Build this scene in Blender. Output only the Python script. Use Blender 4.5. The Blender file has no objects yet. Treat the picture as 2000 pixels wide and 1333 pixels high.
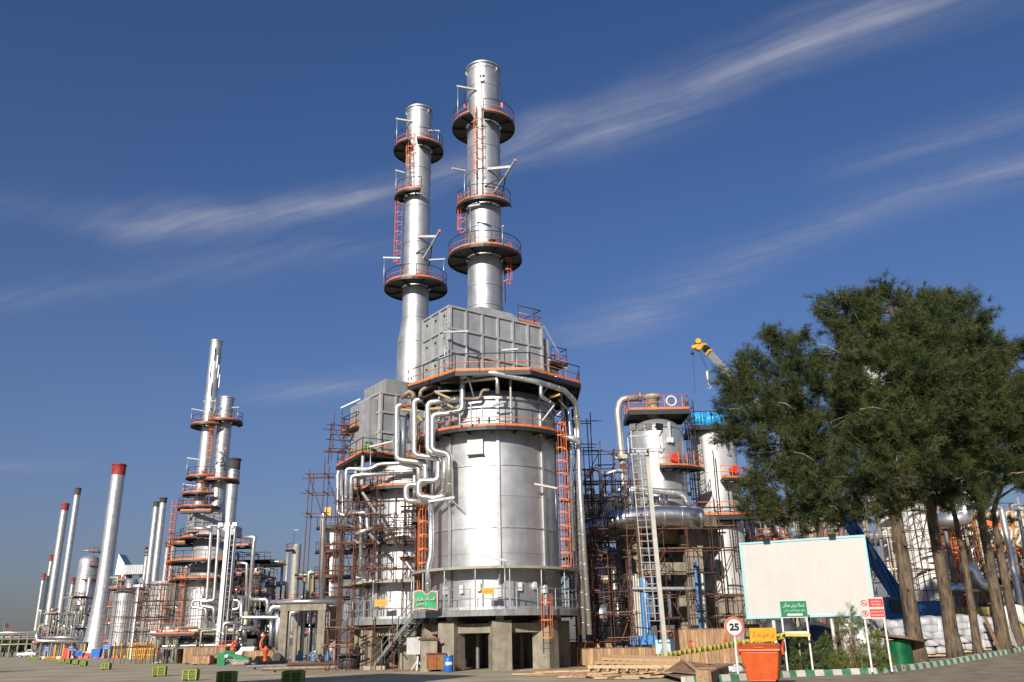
import bpy, math, random
import numpy as np
from mathutils import Vector, Matrix

# ------------------------------------------------------------------ camera, sky, sun
sc = bpy.context.scene
col = sc.collection
random.seed(7)
R = math.radians
EYE = Vector((0, 0, 1.65))
FPX, TILT, ROLL = 1689.0, R(19.13), R(-1.12)
CAM = Matrix.Rotation(math.pi / 2 + TILT, 3, 'X') @ Matrix.Rotation(ROLL, 3, 'Z')
cd = bpy.data.cameras.new('camera')
cam = bpy.data.objects.new('camera', cd)
col.objects.link(cam)
cam.matrix_world = Matrix.Translation(EYE) @ CAM.to_4x4()
cd.sensor_width = 36.0
cd.lens = FPX / 2000 * 36
cd.clip_end = 6000
sc.camera = cam

SUN_AZ, SUN_EL = R(21), R(24)          # sun behind the camera, to the left
w = bpy.data.worlds.new('World'); sc.world = w; w.use_nodes = True
nt = w.node_tree; N = nt.nodes; L = nt.links
N.clear()
def nd(t, **k):
    n = N.new(t)
    for a, v in k.items(): setattr(n, a, v)
    return n
out = nd('ShaderNodeOutputWorld'); bg = nd('ShaderNodeBackground')
sky = nd('ShaderNodeTexSky', sky_type='NISHITA')
sky.sun_disc = False; sky.sun_elevation = SUN_EL; sky.sun_rotation = math.pi + SUN_AZ
sky.altitude = 1100; sky.air_density = 1.0; sky.dust_density = 0.5; sky.ozone_density = 4.0
bg.inputs['Strength'].default_value = 0.088
# thin cirrus on a plane 1 unit overhead: direction -> (x/z, y/z)
tc = nd('ShaderNodeTexCoord'); sep = nd('ShaderNodeSeparateXYZ'); L.new(tc.outputs['Generated'], sep.inputs[0])
def mth(op, a, b=None, clamp=False):
    n = nd('ShaderNodeMath', operation=op); n.use_clamp = clamp
    for i, v in ((0, a), (1, b)):
        if v is None: continue
        if isinstance(v, (int, float)): n.inputs[i].default_value = v
        else: L.new(v, n.inputs[i])
    return n.outputs[0]
zc = mth('MAXIMUM', sep.outputs[2], 0.02)
U = mth('DIVIDE', sep.outputs[0], zc); V = mth('DIVIDE', sep.outputs[1], zc)
cmb = nd('ShaderNodeCombineXYZ'); L.new(U, cmb.inputs[0]); L.new(V, cmb.inputs[1])
wob = nd('ShaderNodeTexNoise'); wob.inputs['Scale'].default_value = 1.3; wob.inputs['Detail'].default_value = 3
L.new(cmb.outputs[0], wob.inputs['Vector'])
wv = mth('SUBTRACT', wob.outputs[0], 0.5)
def cloud_uv(px, py):
    d = CAM @ Vector(((px - 1000) / FPX, -(py - 666.5) / FPX, -1))
    return d.x / d.z, d.y / d.z
total = None
STREAKS = [  # end, end (as seen), half width, strength
    ((150, 455), (520, 430), 0.10, 0.42), ((250, 470), (800, 372), 0.075, 0.75), ((560, 400), (1010, 305), 0.055, 0.5),
    ((880, 318), (1330, 185), 0.062, 0.85), ((1180, 225), (1760, 0), 0.062, 0.80), ((1560, 75), (2400, -190), 0.07, 0.5),
    ((1060, 300), (1420, 160), 0.09, 0.35),
    ((1110, 672), (1290, 600), 0.13, 0.62), ((1240, 612), (1480, 490), 0.12, 0.5), ((1400, 520), (1800, 380), 0.10, 0.32), ((1700, 420), (2500, 170), 0.09, 0.5),
    ((460, 782), (790, 735), 0.12, 0.45), ((-200, 925), (160, 905), 0.20, 0.25), ((-400, 640), (700, 500), 0.10, 0.2),
    ((1640, 345), (2400, 90), 0.075, 0.42), ((-500, 300), (160, 420), 0.10, 0.2), ((300, 520), (760, 470), 0.07, 0.22),
]
for (a, b, hw, st) in STREAKS:
    ax, ay = cloud_uv(*a); bx, by = cloud_uv(*b)
    dx, dy = bx - ax, by - ay; ln = math.hypot(dx, dy); dx, dy = dx / ln, dy / ln
    rx_ = mth('SUBTRACT', U, ax); ry_ = mth('SUBTRACT', V, ay)
    s = mth('ADD', mth('MULTIPLY', rx_, dx), mth('MULTIPLY', ry_, dy))
    t = mth('ADD', mth('MULTIPLY', rx_, -dy), mth('MULTIPLY', ry_, dx))
    t = mth('ADD', t, mth('MULTIPLY', wv, 0.20))
    across = mth('SUBTRACT', 1.0, mth('MULTIPLY', mth('ABSOLUTE', t), 1 / (hw * 2.0)), True)
    across = mth('POWER', across, 1.7)
    e0 = mth('ADD', mth('MULTIPLY', s, 2.2 / ln), 0.3, True)
    e1 = mth('ADD', mth('MULTIPLY', mth('SUBTRACT', ln, s), 2.2 / ln), 0.3, True)
    k = mth('MULTIPLY', mth('MULTIPLY', across, mth('MULTIPLY', e0, e1)), st)
    total = k if total is None else mth('ADD', total, k)
u0, u1 = cloud_uv(880, 318), cloud_uv(1760, 0); ang = math.atan2(u1[1]-u0[1], u1[0]-u0[0]); cs, sn = math.cos(ang), math.sin(ang)
cv = nd('ShaderNodeCombineXYZ')
L.new(mth('ADD', mth('MULTIPLY', U, 1.3*cs), mth('MULTIPLY', V, 1.3*sn)), cv.inputs[0])
L.new(mth('ADD', mth('MULTIPLY', mth('ADD', mth('MULTIPLY', U, -sn), mth('MULTIPLY', V, cs)), 13.0), mth('MULTIPLY', wv, 3.5)), cv.inputs[1])
nz = nd('ShaderNodeTexNoise'); nz.inputs['Scale'].default_value = 1.4; nz.inputs['Detail'].default_value = 6; nz.inputs['Roughness'].default_value = 0.62
L.new(cv.outputs[0], nz.inputs['Vector'])
nb = nd('ShaderNodeTexNoise'); nb.inputs['Scale'].default_value = 2.6; nb.inputs['Detail'].default_value = 5; nb.inputs['Roughness'].default_value = .6
L.new(cmb.outputs[0], nb.inputs['Vector'])
total = mth('MULTIPLY', mth('MINIMUM', total, 0.8), mth('ADD', mth('MULTIPLY', nz.outputs[0], 1.9), -0.38, True))
total = mth('MULTIPLY', total, mth('ADD', mth('MULTIPLY', nb.outputs[0], 1.9), -0.2, True))
mx = nd('ShaderNodeMix', data_type='RGBA'); L.new(total, mx.inputs['Factor'])
tint = nd('ShaderNodeMix', data_type='RGBA', blend_type='MULTIPLY'); tint.inputs['Factor'].default_value = 1
tint.inputs['B'].default_value = (0.97, 0.935, 1.08, 1); hsv = nd('ShaderNodeHueSaturation'); hsv.inputs['Saturation'].default_value = 1.13; hsv.inputs['Value'].default_value = .95
L.new(sky.outputs[0], hsv.inputs['Color']); L.new(hsv.outputs[0], tint.inputs['A'])
hz = nd('ShaderNodeMix', data_type='RGBA')          # dusty air low over the horizon
L.new(mth('MULTIPLY', mth('POWER', 2.718, mth('MULTIPLY', mth('MAXIMUM', sep.outputs[2], 0.0), -4.8)), 1.0), hz.inputs['Factor'])
L.new(tint.outputs['Result'], hz.inputs['A']); hz.inputs['B'].default_value = (1.55, 1.42, 1.38, 1)
L.new(hz.outputs['Result'], mx.inputs['A']); mx.inputs['B'].default_value = (4.6, 4.6, 5.3, 1)
L.new(mx.outputs['Result'], bg.inputs['Color']); L.new(bg.outputs[0], out.inputs[0])

sd = bpy.data.lights.new('sun', 'SUN'); sd.energy = 5.0; sd.angle = R(0.53); sd.color = (1.0, 0.93, 0.82)
sun = bpy.data.objects.new('sun', sd); col.objects.link(sun)
to_sun = Vector((-math.sin(SUN_AZ) * math.cos(SUN_EL), -math.cos(SUN_AZ) * math.cos(SUN_EL), math.sin(SUN_EL)))
sun.rotation_euler = to_sun.to_track_quat('Z', 'Y').to_euler()
sun.location = (-30, -40, 60)
vs = sc.view_settings
vs.view_transform = 'Standard'; vs.look = 'None'; vs.exposure = 0.2; vs.gamma = 1.0; vs.use_curve_mapping = False
sc.cycles.max_bounces = 6; sc.cycles.diffuse_bounces = 3; sc.cycles.glossy_bounces = 3
sc.cycles.transparent_max_bounces = 8; sc.cycles.use_denoising = True

# ------------------------------------------------------------------ placing helpers
def ray(px, py): return CAM @ Vector(((px - 1000) / FPX, -(py - 666.5) / FPX, -1))
def at(px, py, Y):                      # point of the sight line at distance Y
    d = ray(px, py); return EYE + d * (Y / d.y)
def az(px, py, z):                      # point of the sight line at height z
    d = ray(px, py); return EYE + d * ((z - EYE.z) / d.z)
def zat(px, py, Y): return at(px, py, Y).z
def xat(px, py, Y): return at(px, py, Y).x

# ------------------------------------------------------------------ mesh helpers
class MB:
    def __init__(s): s.v = []; s.f = []; s.sm = []
    def face(s, idx, smooth=False): s.f.append(tuple(idx)); s.sm.append(smooth)
    def quad(s, a, b, c, d, smooth=False):
        n = len(s.v); s.v += [tuple(a), tuple(b), tuple(c), tuple(d)]; s.face((n, n+1, n+2, n+3), smooth); return s
    def hexa(s, p):                     # 8 points: bottom 4 ccw, top 4 ccw
        n = len(s.v); s.v += [tuple(q) for q in p]
        for f in ((3,2,1,0),(4,5,6,7),(0,1,5,4),(1,2,6,5),(2,3,7,6),(3,0,4,7)): s.face([n+i for i in f])
        return s
    def box(s, x0, x1, y0, y1, z0, z1):
        return s.hexa([(x0,y0,z0),(x1,y0,z0),(x1,y1,z0),(x0,y1,z0),(x0,y0,z1),(x1,y0,z1),(x1,y1,z1),(x0,y1,z1)])
    def obox(s, c, sx, sy, sz, yaw=0.0, m=None):   # centred box, turned
        r = m if m is not None else Matrix.Rotation(yaw, 3, 'Z'); c = Vector(c)
        return s.hexa([c + r @ Vector((a*sx/2, b*sy/2, d*sz/2)) for d in (-1, 1) for (a, b) in ((-1,-1),(1,-1),(1,1),(-1,1))])
    def bar(s, p0, p1, w, h=None, up=(0,0,1)):     # square section beam
        p0 = Vector(p0); p1 = Vector(p1); d = (p1-p0); h = h or w
        if d.length < 1e-6: return s
        d.normalize(); u = Vector(up)
        if abs(d.dot(u)) > .98: u = Vector((1,0,0))
        a = d.cross(u).normalized()*(w/2); b = a.cross(d).normalized()*(h/2)
        return s.hexa([p0-a-b, p0+a-b, p1+a-b, p1-a-b, p0-a+b, p0+a+b, p1+a+b, p1-a+b])
    def cyl(s, p0, p1, r0, r1=None, seg=12, cap=True):
        r1 = r0 if r1 is None else r1
        return s.sweep([Vector(p0), Vector(p1)], [r0, r1], seg, cap)
    def sweep(s, pts, rad, seg=10, cap=True):
        n0 = len(s.v); m = len(pts); u = None
        for i, p in enumerate(pts):
            d = (pts[min(i+1, m-1)] - pts[max(i-1, 0)]).normalized()
            if u is None:
                u = d.orthogonal().normalized() if abs(d.z) < .99 else Vector((1,0,0))
            u = (u - d*u.dot(d)).normalized(); w_ = d.cross(u)
            for k in range(seg):
                a = 2*math.pi*k/seg
                s.v.append(tuple(p + (u*math.cos(a) + w_*math.sin(a))*rad[i]))
        for i in range(m-1):
            for k in range(seg):
                k2 = (k+1) % seg; s.face((n0+i*seg+k, n0+i*seg+k2, n0+(i+1)*seg+k2, n0+(i+1)*seg+k), True)
        if cap:
            s.face([n0+k for k in range(seg)][::-1]); s.face([n0+(m-1)*seg+k for k in range(seg)])
        return s
    def pipe(s, pts, r, seg=12, bend=None, n=5, cap=True):
        pts = [Vector(p) for p in pts]; bend = bend or r*1.7; P = [pts[0]]
        for i in range(1, len(pts)-1):
            a = pts[i-1]-pts[i]; b = pts[i+1]-pts[i]; la, lb = a.length, b.length
            if la < 1e-4 or lb < 1e-4: continue
            a.normalize(); b.normalize()
            dd = min(bend, la*.49, lb*.49); q0 = pts[i]+a*dd; q1 = pts[i]+b*dd
            for k in range(n+1):
                t = k/n; P.append(q0*(1-t)**2 + pts[i]*2*t*(1-t) + q1*t*t)
        P.append(pts[-1])
        return s.sweep(P, [r]*len(P), seg, cap)
    def lathe(s, prof, cx=0, cy=0, seg=32, a0=0, a1=360, smooth=True, capt=False, capb=False):
        full = abs(a1-a0) >= 359.9; n = seg if full else seg+1; n0 = len(s.v)
        for (r, z) in prof:
            for k in range(n):
                a = R(a0 + (a1-a0)*k/seg); s.v.append((cx + r*math.cos(a), cy + r*math.sin(a), z))
        for i in range(len(prof)-1):
            for k in range(seg):
                k2 = (k+1) % n; s.face((n0+i*n+k, n0+i*n+k2, n0+(i+1)*n+k2, n0+(i+1)*n+k), smooth)
        if full and capt: s.face([n0+(len(prof)-1)*n+k for k in range(n)])
        if full and capb: s.face([n0+k for k in range(n)][::-1])
        return s
    def lathe_s(s, prof, cx=0, cy=0, seg=32):       # lathe with hard edges where the profile turns sharply
        runs = [[prof[0], prof[1]]]
        for i in range(1, len(prof)-1):
            a, b, c = prof[i-1], prof[i], prof[i+1]
            t = abs(math.atan2(c[0]-b[0], c[1]-b[1])-math.atan2(b[0]-a[0], b[1]-a[1]))
            if t > .07: runs.append([b, c])
            else: runs[-1].append(c)
        for r_ in runs: s.lathe(r_, cx, cy, seg)
        return s
    def ringsec(s, cx, cy, r0, r1, z0, z1, a0=0, a1=360, seg=32):   # solid ring sector
        full = abs(a1-a0) >= 359.9; n = seg if full else seg+1; n0 = len(s.v)
        for (r, z) in ((r0,z0),(r1,z0),(r1,z1),(r0,z1)):
            for k in range(n):
                a = R(a0 + (a1-a0)*k/seg); s.v.append((cx + r*math.cos(a), cy + r*math.sin(a), z))
        for i in range(4):
            j = (i+1) % 4
            for k in range(seg):
                k2 = (k+1) % n; s.face((n0+i*n+k, n0+i*n+k2, n0+j*n+k2, n0+j*n+k), False)
        if not full:
            s.face([n0+i*n for i in range(4)][::-1]); s.face([n0+i*n+n-1 for i in range(4)])
        return s
    def prism(s, pts, z0, z1):
        n = len(pts); n0 = len(s.v)
        s.v += [(p[0], p[1], z0) for p in pts] + [(p[0], p[1], z1) for p in pts]
        s.face([n0+i for i in range(n)][::-1]); s.face([n0+n+i for i in range(n)])
        for i in range(n):
            j = (i+1) % n; s.face((n0+i, n0+j, n0+n+j, n0+n+i))
        return s
    def mesh(s, name, mat):
        me = bpy.data.meshes.new(name); me.from_pydata(s.v, [], s.f)
        me.polygons.foreach_set('use_smooth', s.sm)
        me.materials.append(mat); return me
    def build(s, name, mat, parent=None):
        return put(name, s.mesh(name, mat), parent)

ORG = {}
def put(name, me, parent=None, loc=(0,0,0), rot=None, scale=None):
    o = bpy.data.objects.new(name, me); col.objects.link(o); l = Vector(loc)
    if parent is not None:
        o.parent = parent; l = l - ORG[parent.name]
    ORG[o.name] = Vector(loc)
    o.location = l
    if rot is not None: o.rotation_euler = rot
    if scale is not None: o.scale = scale
    return o
def tag(o, label, cat, group=None):
    o['label'] = label; o['category'] = cat
    if group: o['group'] = group
    return o
def thing(name, loc, label, cat, group=None):
    o = bpy.data.objects.new(name, None); col.objects.link(o); o.location = loc; o.empty_display_size = .2
    ORG[o.name] = Vector(loc); return tag(o, label, cat, group)
def struct(o): o['kind'] = 'structure'; return o
def stuff(o): o['kind'] = 'stuff'; return o

# ------------------------------------------------------------------ materials
MATS = {}
def mat(name, c, rough=.6, metal=0.0, var=.12, scale=3.0, bump=0.0, bscale=40.0, rnd=0.0, c2=None, lo=.35, hi=.65, stretch=(1,1,1), spec=.5, streak=0.0, detail=5, objc=False):
    m = bpy.data.materials.new(name); m.use_nodes = True; MATS[name] = m
    t = m.node_tree; b = t.nodes['Principled BSDF']; ln = t.links
    b.inputs['Roughness'].default_value = rough; b.inputs['Metallic'].default_value = metal
    b.inputs['Specular IOR Level'].default_value = spec
    if objc:
        tcn = t.nodes.new('ShaderNodeTexCoord'); pos = tcn.outputs['Object']
    else:
        geo = t.nodes.new('ShaderNodeNewGeometry'); pos = geo.outputs['Position']
    mp = t.nodes.new('ShaderNodeMapping'); mp.inputs['Scale'].default_value = stretch; ln.new(pos, mp.inputs['Vector'])
    nz = t.nodes.new('ShaderNodeTexNoise'); nz.inputs['Scale'].default_value = scale; nz.inputs['Detail'].default_value = detail; nz.inputs['Roughness'].default_value = .62
    ln.new(mp.outputs[0], nz.inputs['Vector'])
    rp = t.nodes.new('ShaderNodeMapRange'); rp.inputs[1].default_value = lo; rp.inputs[2].default_value = hi; ln.new(nz.outputs[0], rp.inputs[0])
    mixn = t.nodes.new('ShaderNodeMix'); mixn.data_type = 'RGBA'; ln.new(rp.outputs[0], mixn.inputs['Factor'])
    ca = [min(1, x*(1-var)) for x in c]; cb = list(c2) if c2 else [min(1, x*(1+var)) for x in c]
    mixn.inputs['A'].default_value = (*ca, 1); mixn.inputs['B'].default_value = (*cb, 1)
    colr = mixn.outputs['Result']
    if streak:                          # vertical dirt runs
        ms = t.nodes.new('ShaderNodeMapping'); ms.inputs['Scale'].default_value = (2.2, 2.2, .16); ln.new(pos, ms.inputs['Vector'])
        n2 = t.nodes.new('ShaderNodeTexNoise'); n2.inputs['Scale'].default_value = 1.6; n2.inputs['Detail'].default_value = 6; ln.new(ms.outputs[0], n2.inputs['Vector'])
        r2 = t.nodes.new('ShaderNodeMapRange'); r2.inputs[1].default_value = .35; r2.inputs[2].default_value = .7; r2.inputs[3].default_value = 1; r2.inputs[4].default_value = 1-streak; ln.new(n2.outputs[0], r2.inputs[0])
        mm = t.nodes.new('ShaderNodeMix'); mm.data_type = 'RGBA'; mm.blend_type = 'MULTIPLY'; mm.inputs['Factor'].default_value = 1
        ln.new(colr, mm.inputs['A']); ln.new(r2.outputs[0], mm.inputs['B']); colr = mm.outputs['Result']
    if rnd:
        oi = t.nodes.new('ShaderNodeObjectInfo'); r3 = t.nodes.new('ShaderNodeMapRange'); r3.inputs[3].default_value = 1-rnd; r3.inputs[4].default_value = 1+rnd
        ln.new(oi.outputs['Random'], r3.inputs[0])
        mm = t.nodes.new('ShaderNodeMix'); mm.data_type = 'RGBA'; mm.blend_type = 'MULTIPLY'; mm.inputs['Factor'].default_value = 1
        ln.new(colr, mm.inputs['A']); ln.new(r3.outputs[0], mm.inputs['B']); colr = mm.outputs['Result']
    ln.new(colr, b.inputs['Base Color'])
    if rough > .05:
        rr = t.nodes.new('ShaderNodeMapRange'); rr.inputs[3].default_value = max(.03, rough*.8); rr.inputs[4].default_value = min(1, rough*1.2); ln.new(nz.outputs[0], rr.inputs[0]); ln.new(rr.outputs[0], b.inputs['Roughness'])
    if bump:
        n3 = t.nodes.new('ShaderNodeTexNoise'); n3.inputs['Scale'].default_value = bscale; n3.inputs['Detail'].default_value = 4; ln.new(mp.outputs[0], n3.inputs['Vector'])
        bp = t.nodes.new('ShaderNodeBump'); bp.inputs['Strength'].default_value = min(1, bump*10); bp.inputs['Distance'].default_value = bump; ln.new(n3.outputs[0], bp.inputs['Height']); ln.new(bp.outputs[0], b.inputs['Normal'])
    return m

silver   = mat('silver_paint', (.58,.58,.575), .49, .80, .10, .9, .0025, 1.1, rnd=.06, streak=.13)
silver2  = mat('bright_silver_paint', (.58,.58,.575), .45, .72, .10, .9, .004, 2.0, rnd=.08, streak=.12)
clad     = mat('aluminium_jacket', (.74,.735,.72), .34, .85, .10, 2.0, .010, 3.5, rnd=.06)
cladrib  = mat('ridged_aluminium_jacket', (.62,.63,.64), .30, .95, .12, 2.0, .01, 5.0, rnd=.06)
panelg   = mat('grey_panel_paint', (.40,.41,.415), .50, .25, .12, 1.2, .004, 2.0, rnd=.12, streak=.20)
beamg    = mat('light_grey_steel_paint', (.44,.445,.44), .52, .2, .12, 2.0, .0, 1, rnd=.06, streak=.18)
galv     = mat('galvanised_steel', (.44,.45,.46), .45, .7, .18, 6.0)
steel    = mat('weathered_grey_steel', (.17,.165,.16), .6, .35, .25, 3.0, rnd=.25)
dark     = mat('black_steel_paint', (.025,.027,.03), .5, .1, .2, 5.0)
grate    = mat('dark_grating', (.055,.058,.06), .6, .3, .3, 8.0, .004, 60)
orange   = mat('orange_safety_paint', (.72,.17,.035), .5, 0, .16, 4.0, rnd=.10)
redor    = mat('faded_red_orange_paint', (.62,.12,.05), .5, 0, .2, 4.0, rnd=.12)
rust     = mat('rusty_scaffold_tube', (.115,.048,.028), .75, .2, .35, 6.0, rnd=.35)
rustpl   = mat('weathered_scaffold_plank', (.20,.12,.075), .85, 0, .35, 5.0, rnd=.25)
concrete = mat('concrete', (.28,.242,.185), .85, 0, .24, 1.6, .01, 14, streak=.28, rnd=.05)  # base colour darkened, partly standing in for tree shade on the furnace base
concd    = mat('dusty_concrete', (.36,.31,.245), .9, 0, .22, 2.5, .01, 20, rnd=.06)
wood     = mat('crate_wood', (.34,.205,.11), .75, 0, .38, 2.2, .006, 9, rnd=.32, stretch=(6,6,.5))
woodl    = mat('pale_plank_wood', (.50,.34,.19), .8, 0, .28, 3.0, .006, 9, rnd=.25, stretch=(1,6,6))
woodb    = mat('brown_board_wood', (.25,.14,.085), .8, 0, .3, 3.0, .006, 9, rnd=.25)
white    = mat('white_paint', (.70,.69,.64), .5, 0, .05, 2.0, rnd=.03)
lampw    = mat('grey_white_enamel', (.52,.52,.49), .5, 0, .08, 3.0)
cream    = mat('board_white', (.50,.485,.445), .55, 0, .03, 1.2, streak=.05)
cyan     = mat('pale_cyan_frame', (.28,.55,.62), .5, 0, .08, 4.0)
binor    = mat('orange_bin_plastic', (.56,.085,.008), .45, 0, .10, 2.5, .002, 20, streak=.15)
redp     = mat('red_paint', (.60,.035,.025), .45, 0, .15, 3.0, rnd=.1)
redtop   = mat('sooty_red_paint', (.24,.025,.022), .7, 0, .5, .6)
sootrust = mat('sooty_rust', (.11,.065,.05), .8, .1, .4, .9)
soot     = mat('soot_black', (.05,.045,.04), .8, 0, .4, .9)
yellow   = mat('yellow_paint', (.66,.36,.02), .5, 0, .12, 4.0, rnd=.08)
olive    = mat('olive_panel_paint', (.34,.30,.10), .6, .1, .2, 2.0, rnd=.1, streak=.25)
bluep    = mat('blue_paint', (.02,.14,.50), .45, 0, .15, 4.0, rnd=.08)
blued    = mat('deep_blue_paint', (.022,.12,.30), .4, .1, .2, 2.0, rnd=.05)
bluel    = mat('light_blue_paint', (.06,.22,.52), .5, 0, .15, 4.0, rnd=.08)
panelb   = mat('pale_blue_panel', (.46,.62,.68), .5, 0, .05, 2.0)
tarp     = mat('blue_tarpaulin', (.03,.36,.72), .35, 0, .2, 3.0, .03, 4)
greenm   = mat('machine_green', (.012,.20,.07), .4, .1, .18, 4.0)
greens   = mat('sign_green', (.025,.22,.115), .4, 0, .05, 3.0)
greend   = mat('drum_green', (.008,.13,.05), .32, .35, .2, 2.0)
lime     = mat('lime_plastic', (.14,.22,.02), .5, 0, .15, 8.0, rnd=.15)
limey    = mat('yellow_green_plastic', (.36,.34,.04), .5, 0, .12, 8.0, rnd=.1)
black    = mat('black_print', (.012,.012,.012), .5, 0, .1)
bark     = mat('pine_bark', (.105,.075,.048), .9, 0, .6, 6.0, .09, 11, stretch=(1,1,.22), c2=(.19,.135,.085))
branchm  = mat('dead_branch', (.30,.22,.16), .9, 0, .3, 5.0)
plastic  = mat('grey_plastic_sheet', (.46,.47,.50), .22, 0, .22, 1.5, .03, 4, spec=.7)
sack     = mat('white_woven_sack', (.46,.455,.45), .7, 0, .12, 3.0, .02, 8, rnd=.1)
greyb    = mat('dark_grey_board', (.05,.053,.06), .55, 0, .2, 2.0)
skin     = mat('skin', (.42,.22,.14), .6, 0, .08, 6.0)
hair     = mat('dark_hair', (.02,.016,.012), .7, 0, .2, 9.0)
rusty    = mat('rusty_sheet', (.40,.22,.06), .7, .2, .35, 2.5, rnd=.1, c2=(.30,.06,.025))
tanpipe  = mat('tan_pipe_paint', (.50,.44,.32), .5, .2, .15, 3.0, rnd=.1)
brownpipe= mat('uncoated_brown_pipe', (.26,.20,.15), .6, .4, .25, 3.0, rnd=.1)
teal     = mat('teal_plastic', (.03,.33,.36), .5, 0, .1)

# ------------------------------------------------------------------ shared small pieces
UC = {}
def ucyl(m, seg=8):
    k = (m.name, seg)
    if k not in UC:
        b = MB(); b.sweep([Vector((0,0,0)), Vector((0,0,1))], [1,1], seg, True); UC[k] = b.mesh('tube', m)
    return UC[k]
def ubox(m):
    k = (m.name, 'box')
    if k not in UC: b = MB(); b.box(-.5,.5,-.5,.5,-.5,.5); UC[k] = b.mesh('bar', m)
    return UC[k]
def rod(name, p0, p1, r, m, parent, seg=8):
    p0 = Vector(p0); d = Vector(p1) - p0
    return put(name, ucyl(m, seg), parent, p0, d.to_track_quat('Z', 'Y').to_euler(), (r, r, d.length))
def slab(name, c, sx, sy, sz, m, parent, yaw=0, rot=None):
    return put(name, ubox(m), parent, c, rot if rot is not None else (0,0,yaw), (sx, sy, sz))
def beam(name, p0, p1, wd, ht, m, parent):
    p0 = Vector(p0); p1 = Vector(p1); d = p1-p0
    return put(name, ubox(m), parent, (p0+p1)/2, d.to_track_quat('X', 'Z').to_euler(), (d.length, wd, ht))

def railing(parent, pts, h=1.1, top=dark, mid=orange, toe=orange, post=dark, step=1.5, r=.035, toeh=.16, posts=True):
    pts = [Vector(p) for p in pts]; up = Vector((0,0,1))
    b = MB(); b.sweep([p+up*h for p in pts], [r]*len(pts), 6); b.build('handrail', top, parent)
    b = MB(); b.sweep([p+up*h*.52 for p in pts], [r*.9]*len(pts), 6); b.build('mid_rail', mid, parent)
    if toe is not None:
        b = MB()
        for a, c in zip(pts[:-1], pts[1:]): b.bar(a+up*(toeh/2+.03), c+up*(toeh/2+.03), .03, toeh)
        b.build('toe_board', toe, parent)
    if posts:
        ln = [0]
        for a, c in zip(pts[:-1], pts[1:]): ln.append(ln[-1] + (c-a).length)
        n = max(1, round(ln[-1]/step))
        for k in range(n+1):
            s = ln[-1]*k/n; i = max(j for j in range(len(pts)) if ln[j] <= s+1e-6); i = min(i, len(pts)-2)
            t = (s-ln[i])/max(1e-6, ln[i+1]-ln[i]); p = pts[i].lerp(pts[i+1], t)
            rod('post', p, p+up*h, r, post, parent, 6)

def arc(cx, cy, r, z, a0, a1, n=24):
    return [Vector((cx+r*math.cos(R(a0+(a1-a0)*k/n)), cy+r*math.sin(R(a0+(a1-a0)*k/n)), z)) for k in range(n+1)]

def ring_platform(parent, cx, cy, r0, r1, z, a0=0, a1=360, arms=8, deckm=grate, rim=dark, step=1.3, rail=(0,360), fascia=.2, h=1.1, seg=36, top=dark, mid=orange, toe=orange, armm=dark, railsegs=None, r=.035):
    b = MB(); b.ringsec(cx, cy, r0, r1-.02, z-.06, z, a0, a1, seg); d = b.build('platform', deckm, parent)
    b = MB(); b.ringsec(cx, cy, r1-.02, r1+.03, z-fascia, z+.02, a0, a1, seg); b.build('rim_beam', rim, d)
    for k in range(arms):
        a = R(a0 + (a1-a0)*(k+.5)/arms); c, s_ = math.cos(a), math.sin(a)
        beam('support_arm', (cx+(r0-.12)*c, cy+(r0-.12)*s_, z-.16), (cx+(r1-.03)*c, cy+(r1-.03)*s_, z-.13), .1, .18, armm, d)
    for (q0, q1) in (railsegs or [(a0, a1)]):
        railing(d, arc(cx, cy, r1-.05, z, q0, q1, max(4, int(seg*(q1-q0)/360))), h, top, mid, toe, top, step, r)
    return d

def poly_platform(parent, pts, z, open_edges=(), deckm=grate, rim=dark, rails=True, fascia=.2, toe=orange, mid=orange, top=dark, step=1.4, h=1.1, name='platform', r=.035):
    b = MB(); b.prism(pts, z-.06, z); d = b.build(name, deckm, parent)
    n = len(pts); b = MB()
    for i in range(n):
        p, q = pts[i], pts[(i+1) % n]; b.bar((p[0],p[1],z-fascia/2-.02), (q[0],q[1],z-fascia/2-.02), .1, fascia)
    b.build('rim_beam', rim, d)
    if rails:
        run = []
        for i in range(n):
            if i in open_edges:
                if len(run) > 1: railing(d, run, h, top, mid, toe, top, step, r)
                run = []
            else:
                p, q = pts[i], pts[(i+1) % n]
                if not run: run = [Vector((p[0],p[1],z))]
                run.append(Vector((q[0],q[1],z)))
        if len(run) > 1: railing(d, run, h, top, mid, toe, top, step, r)
    return d

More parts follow.
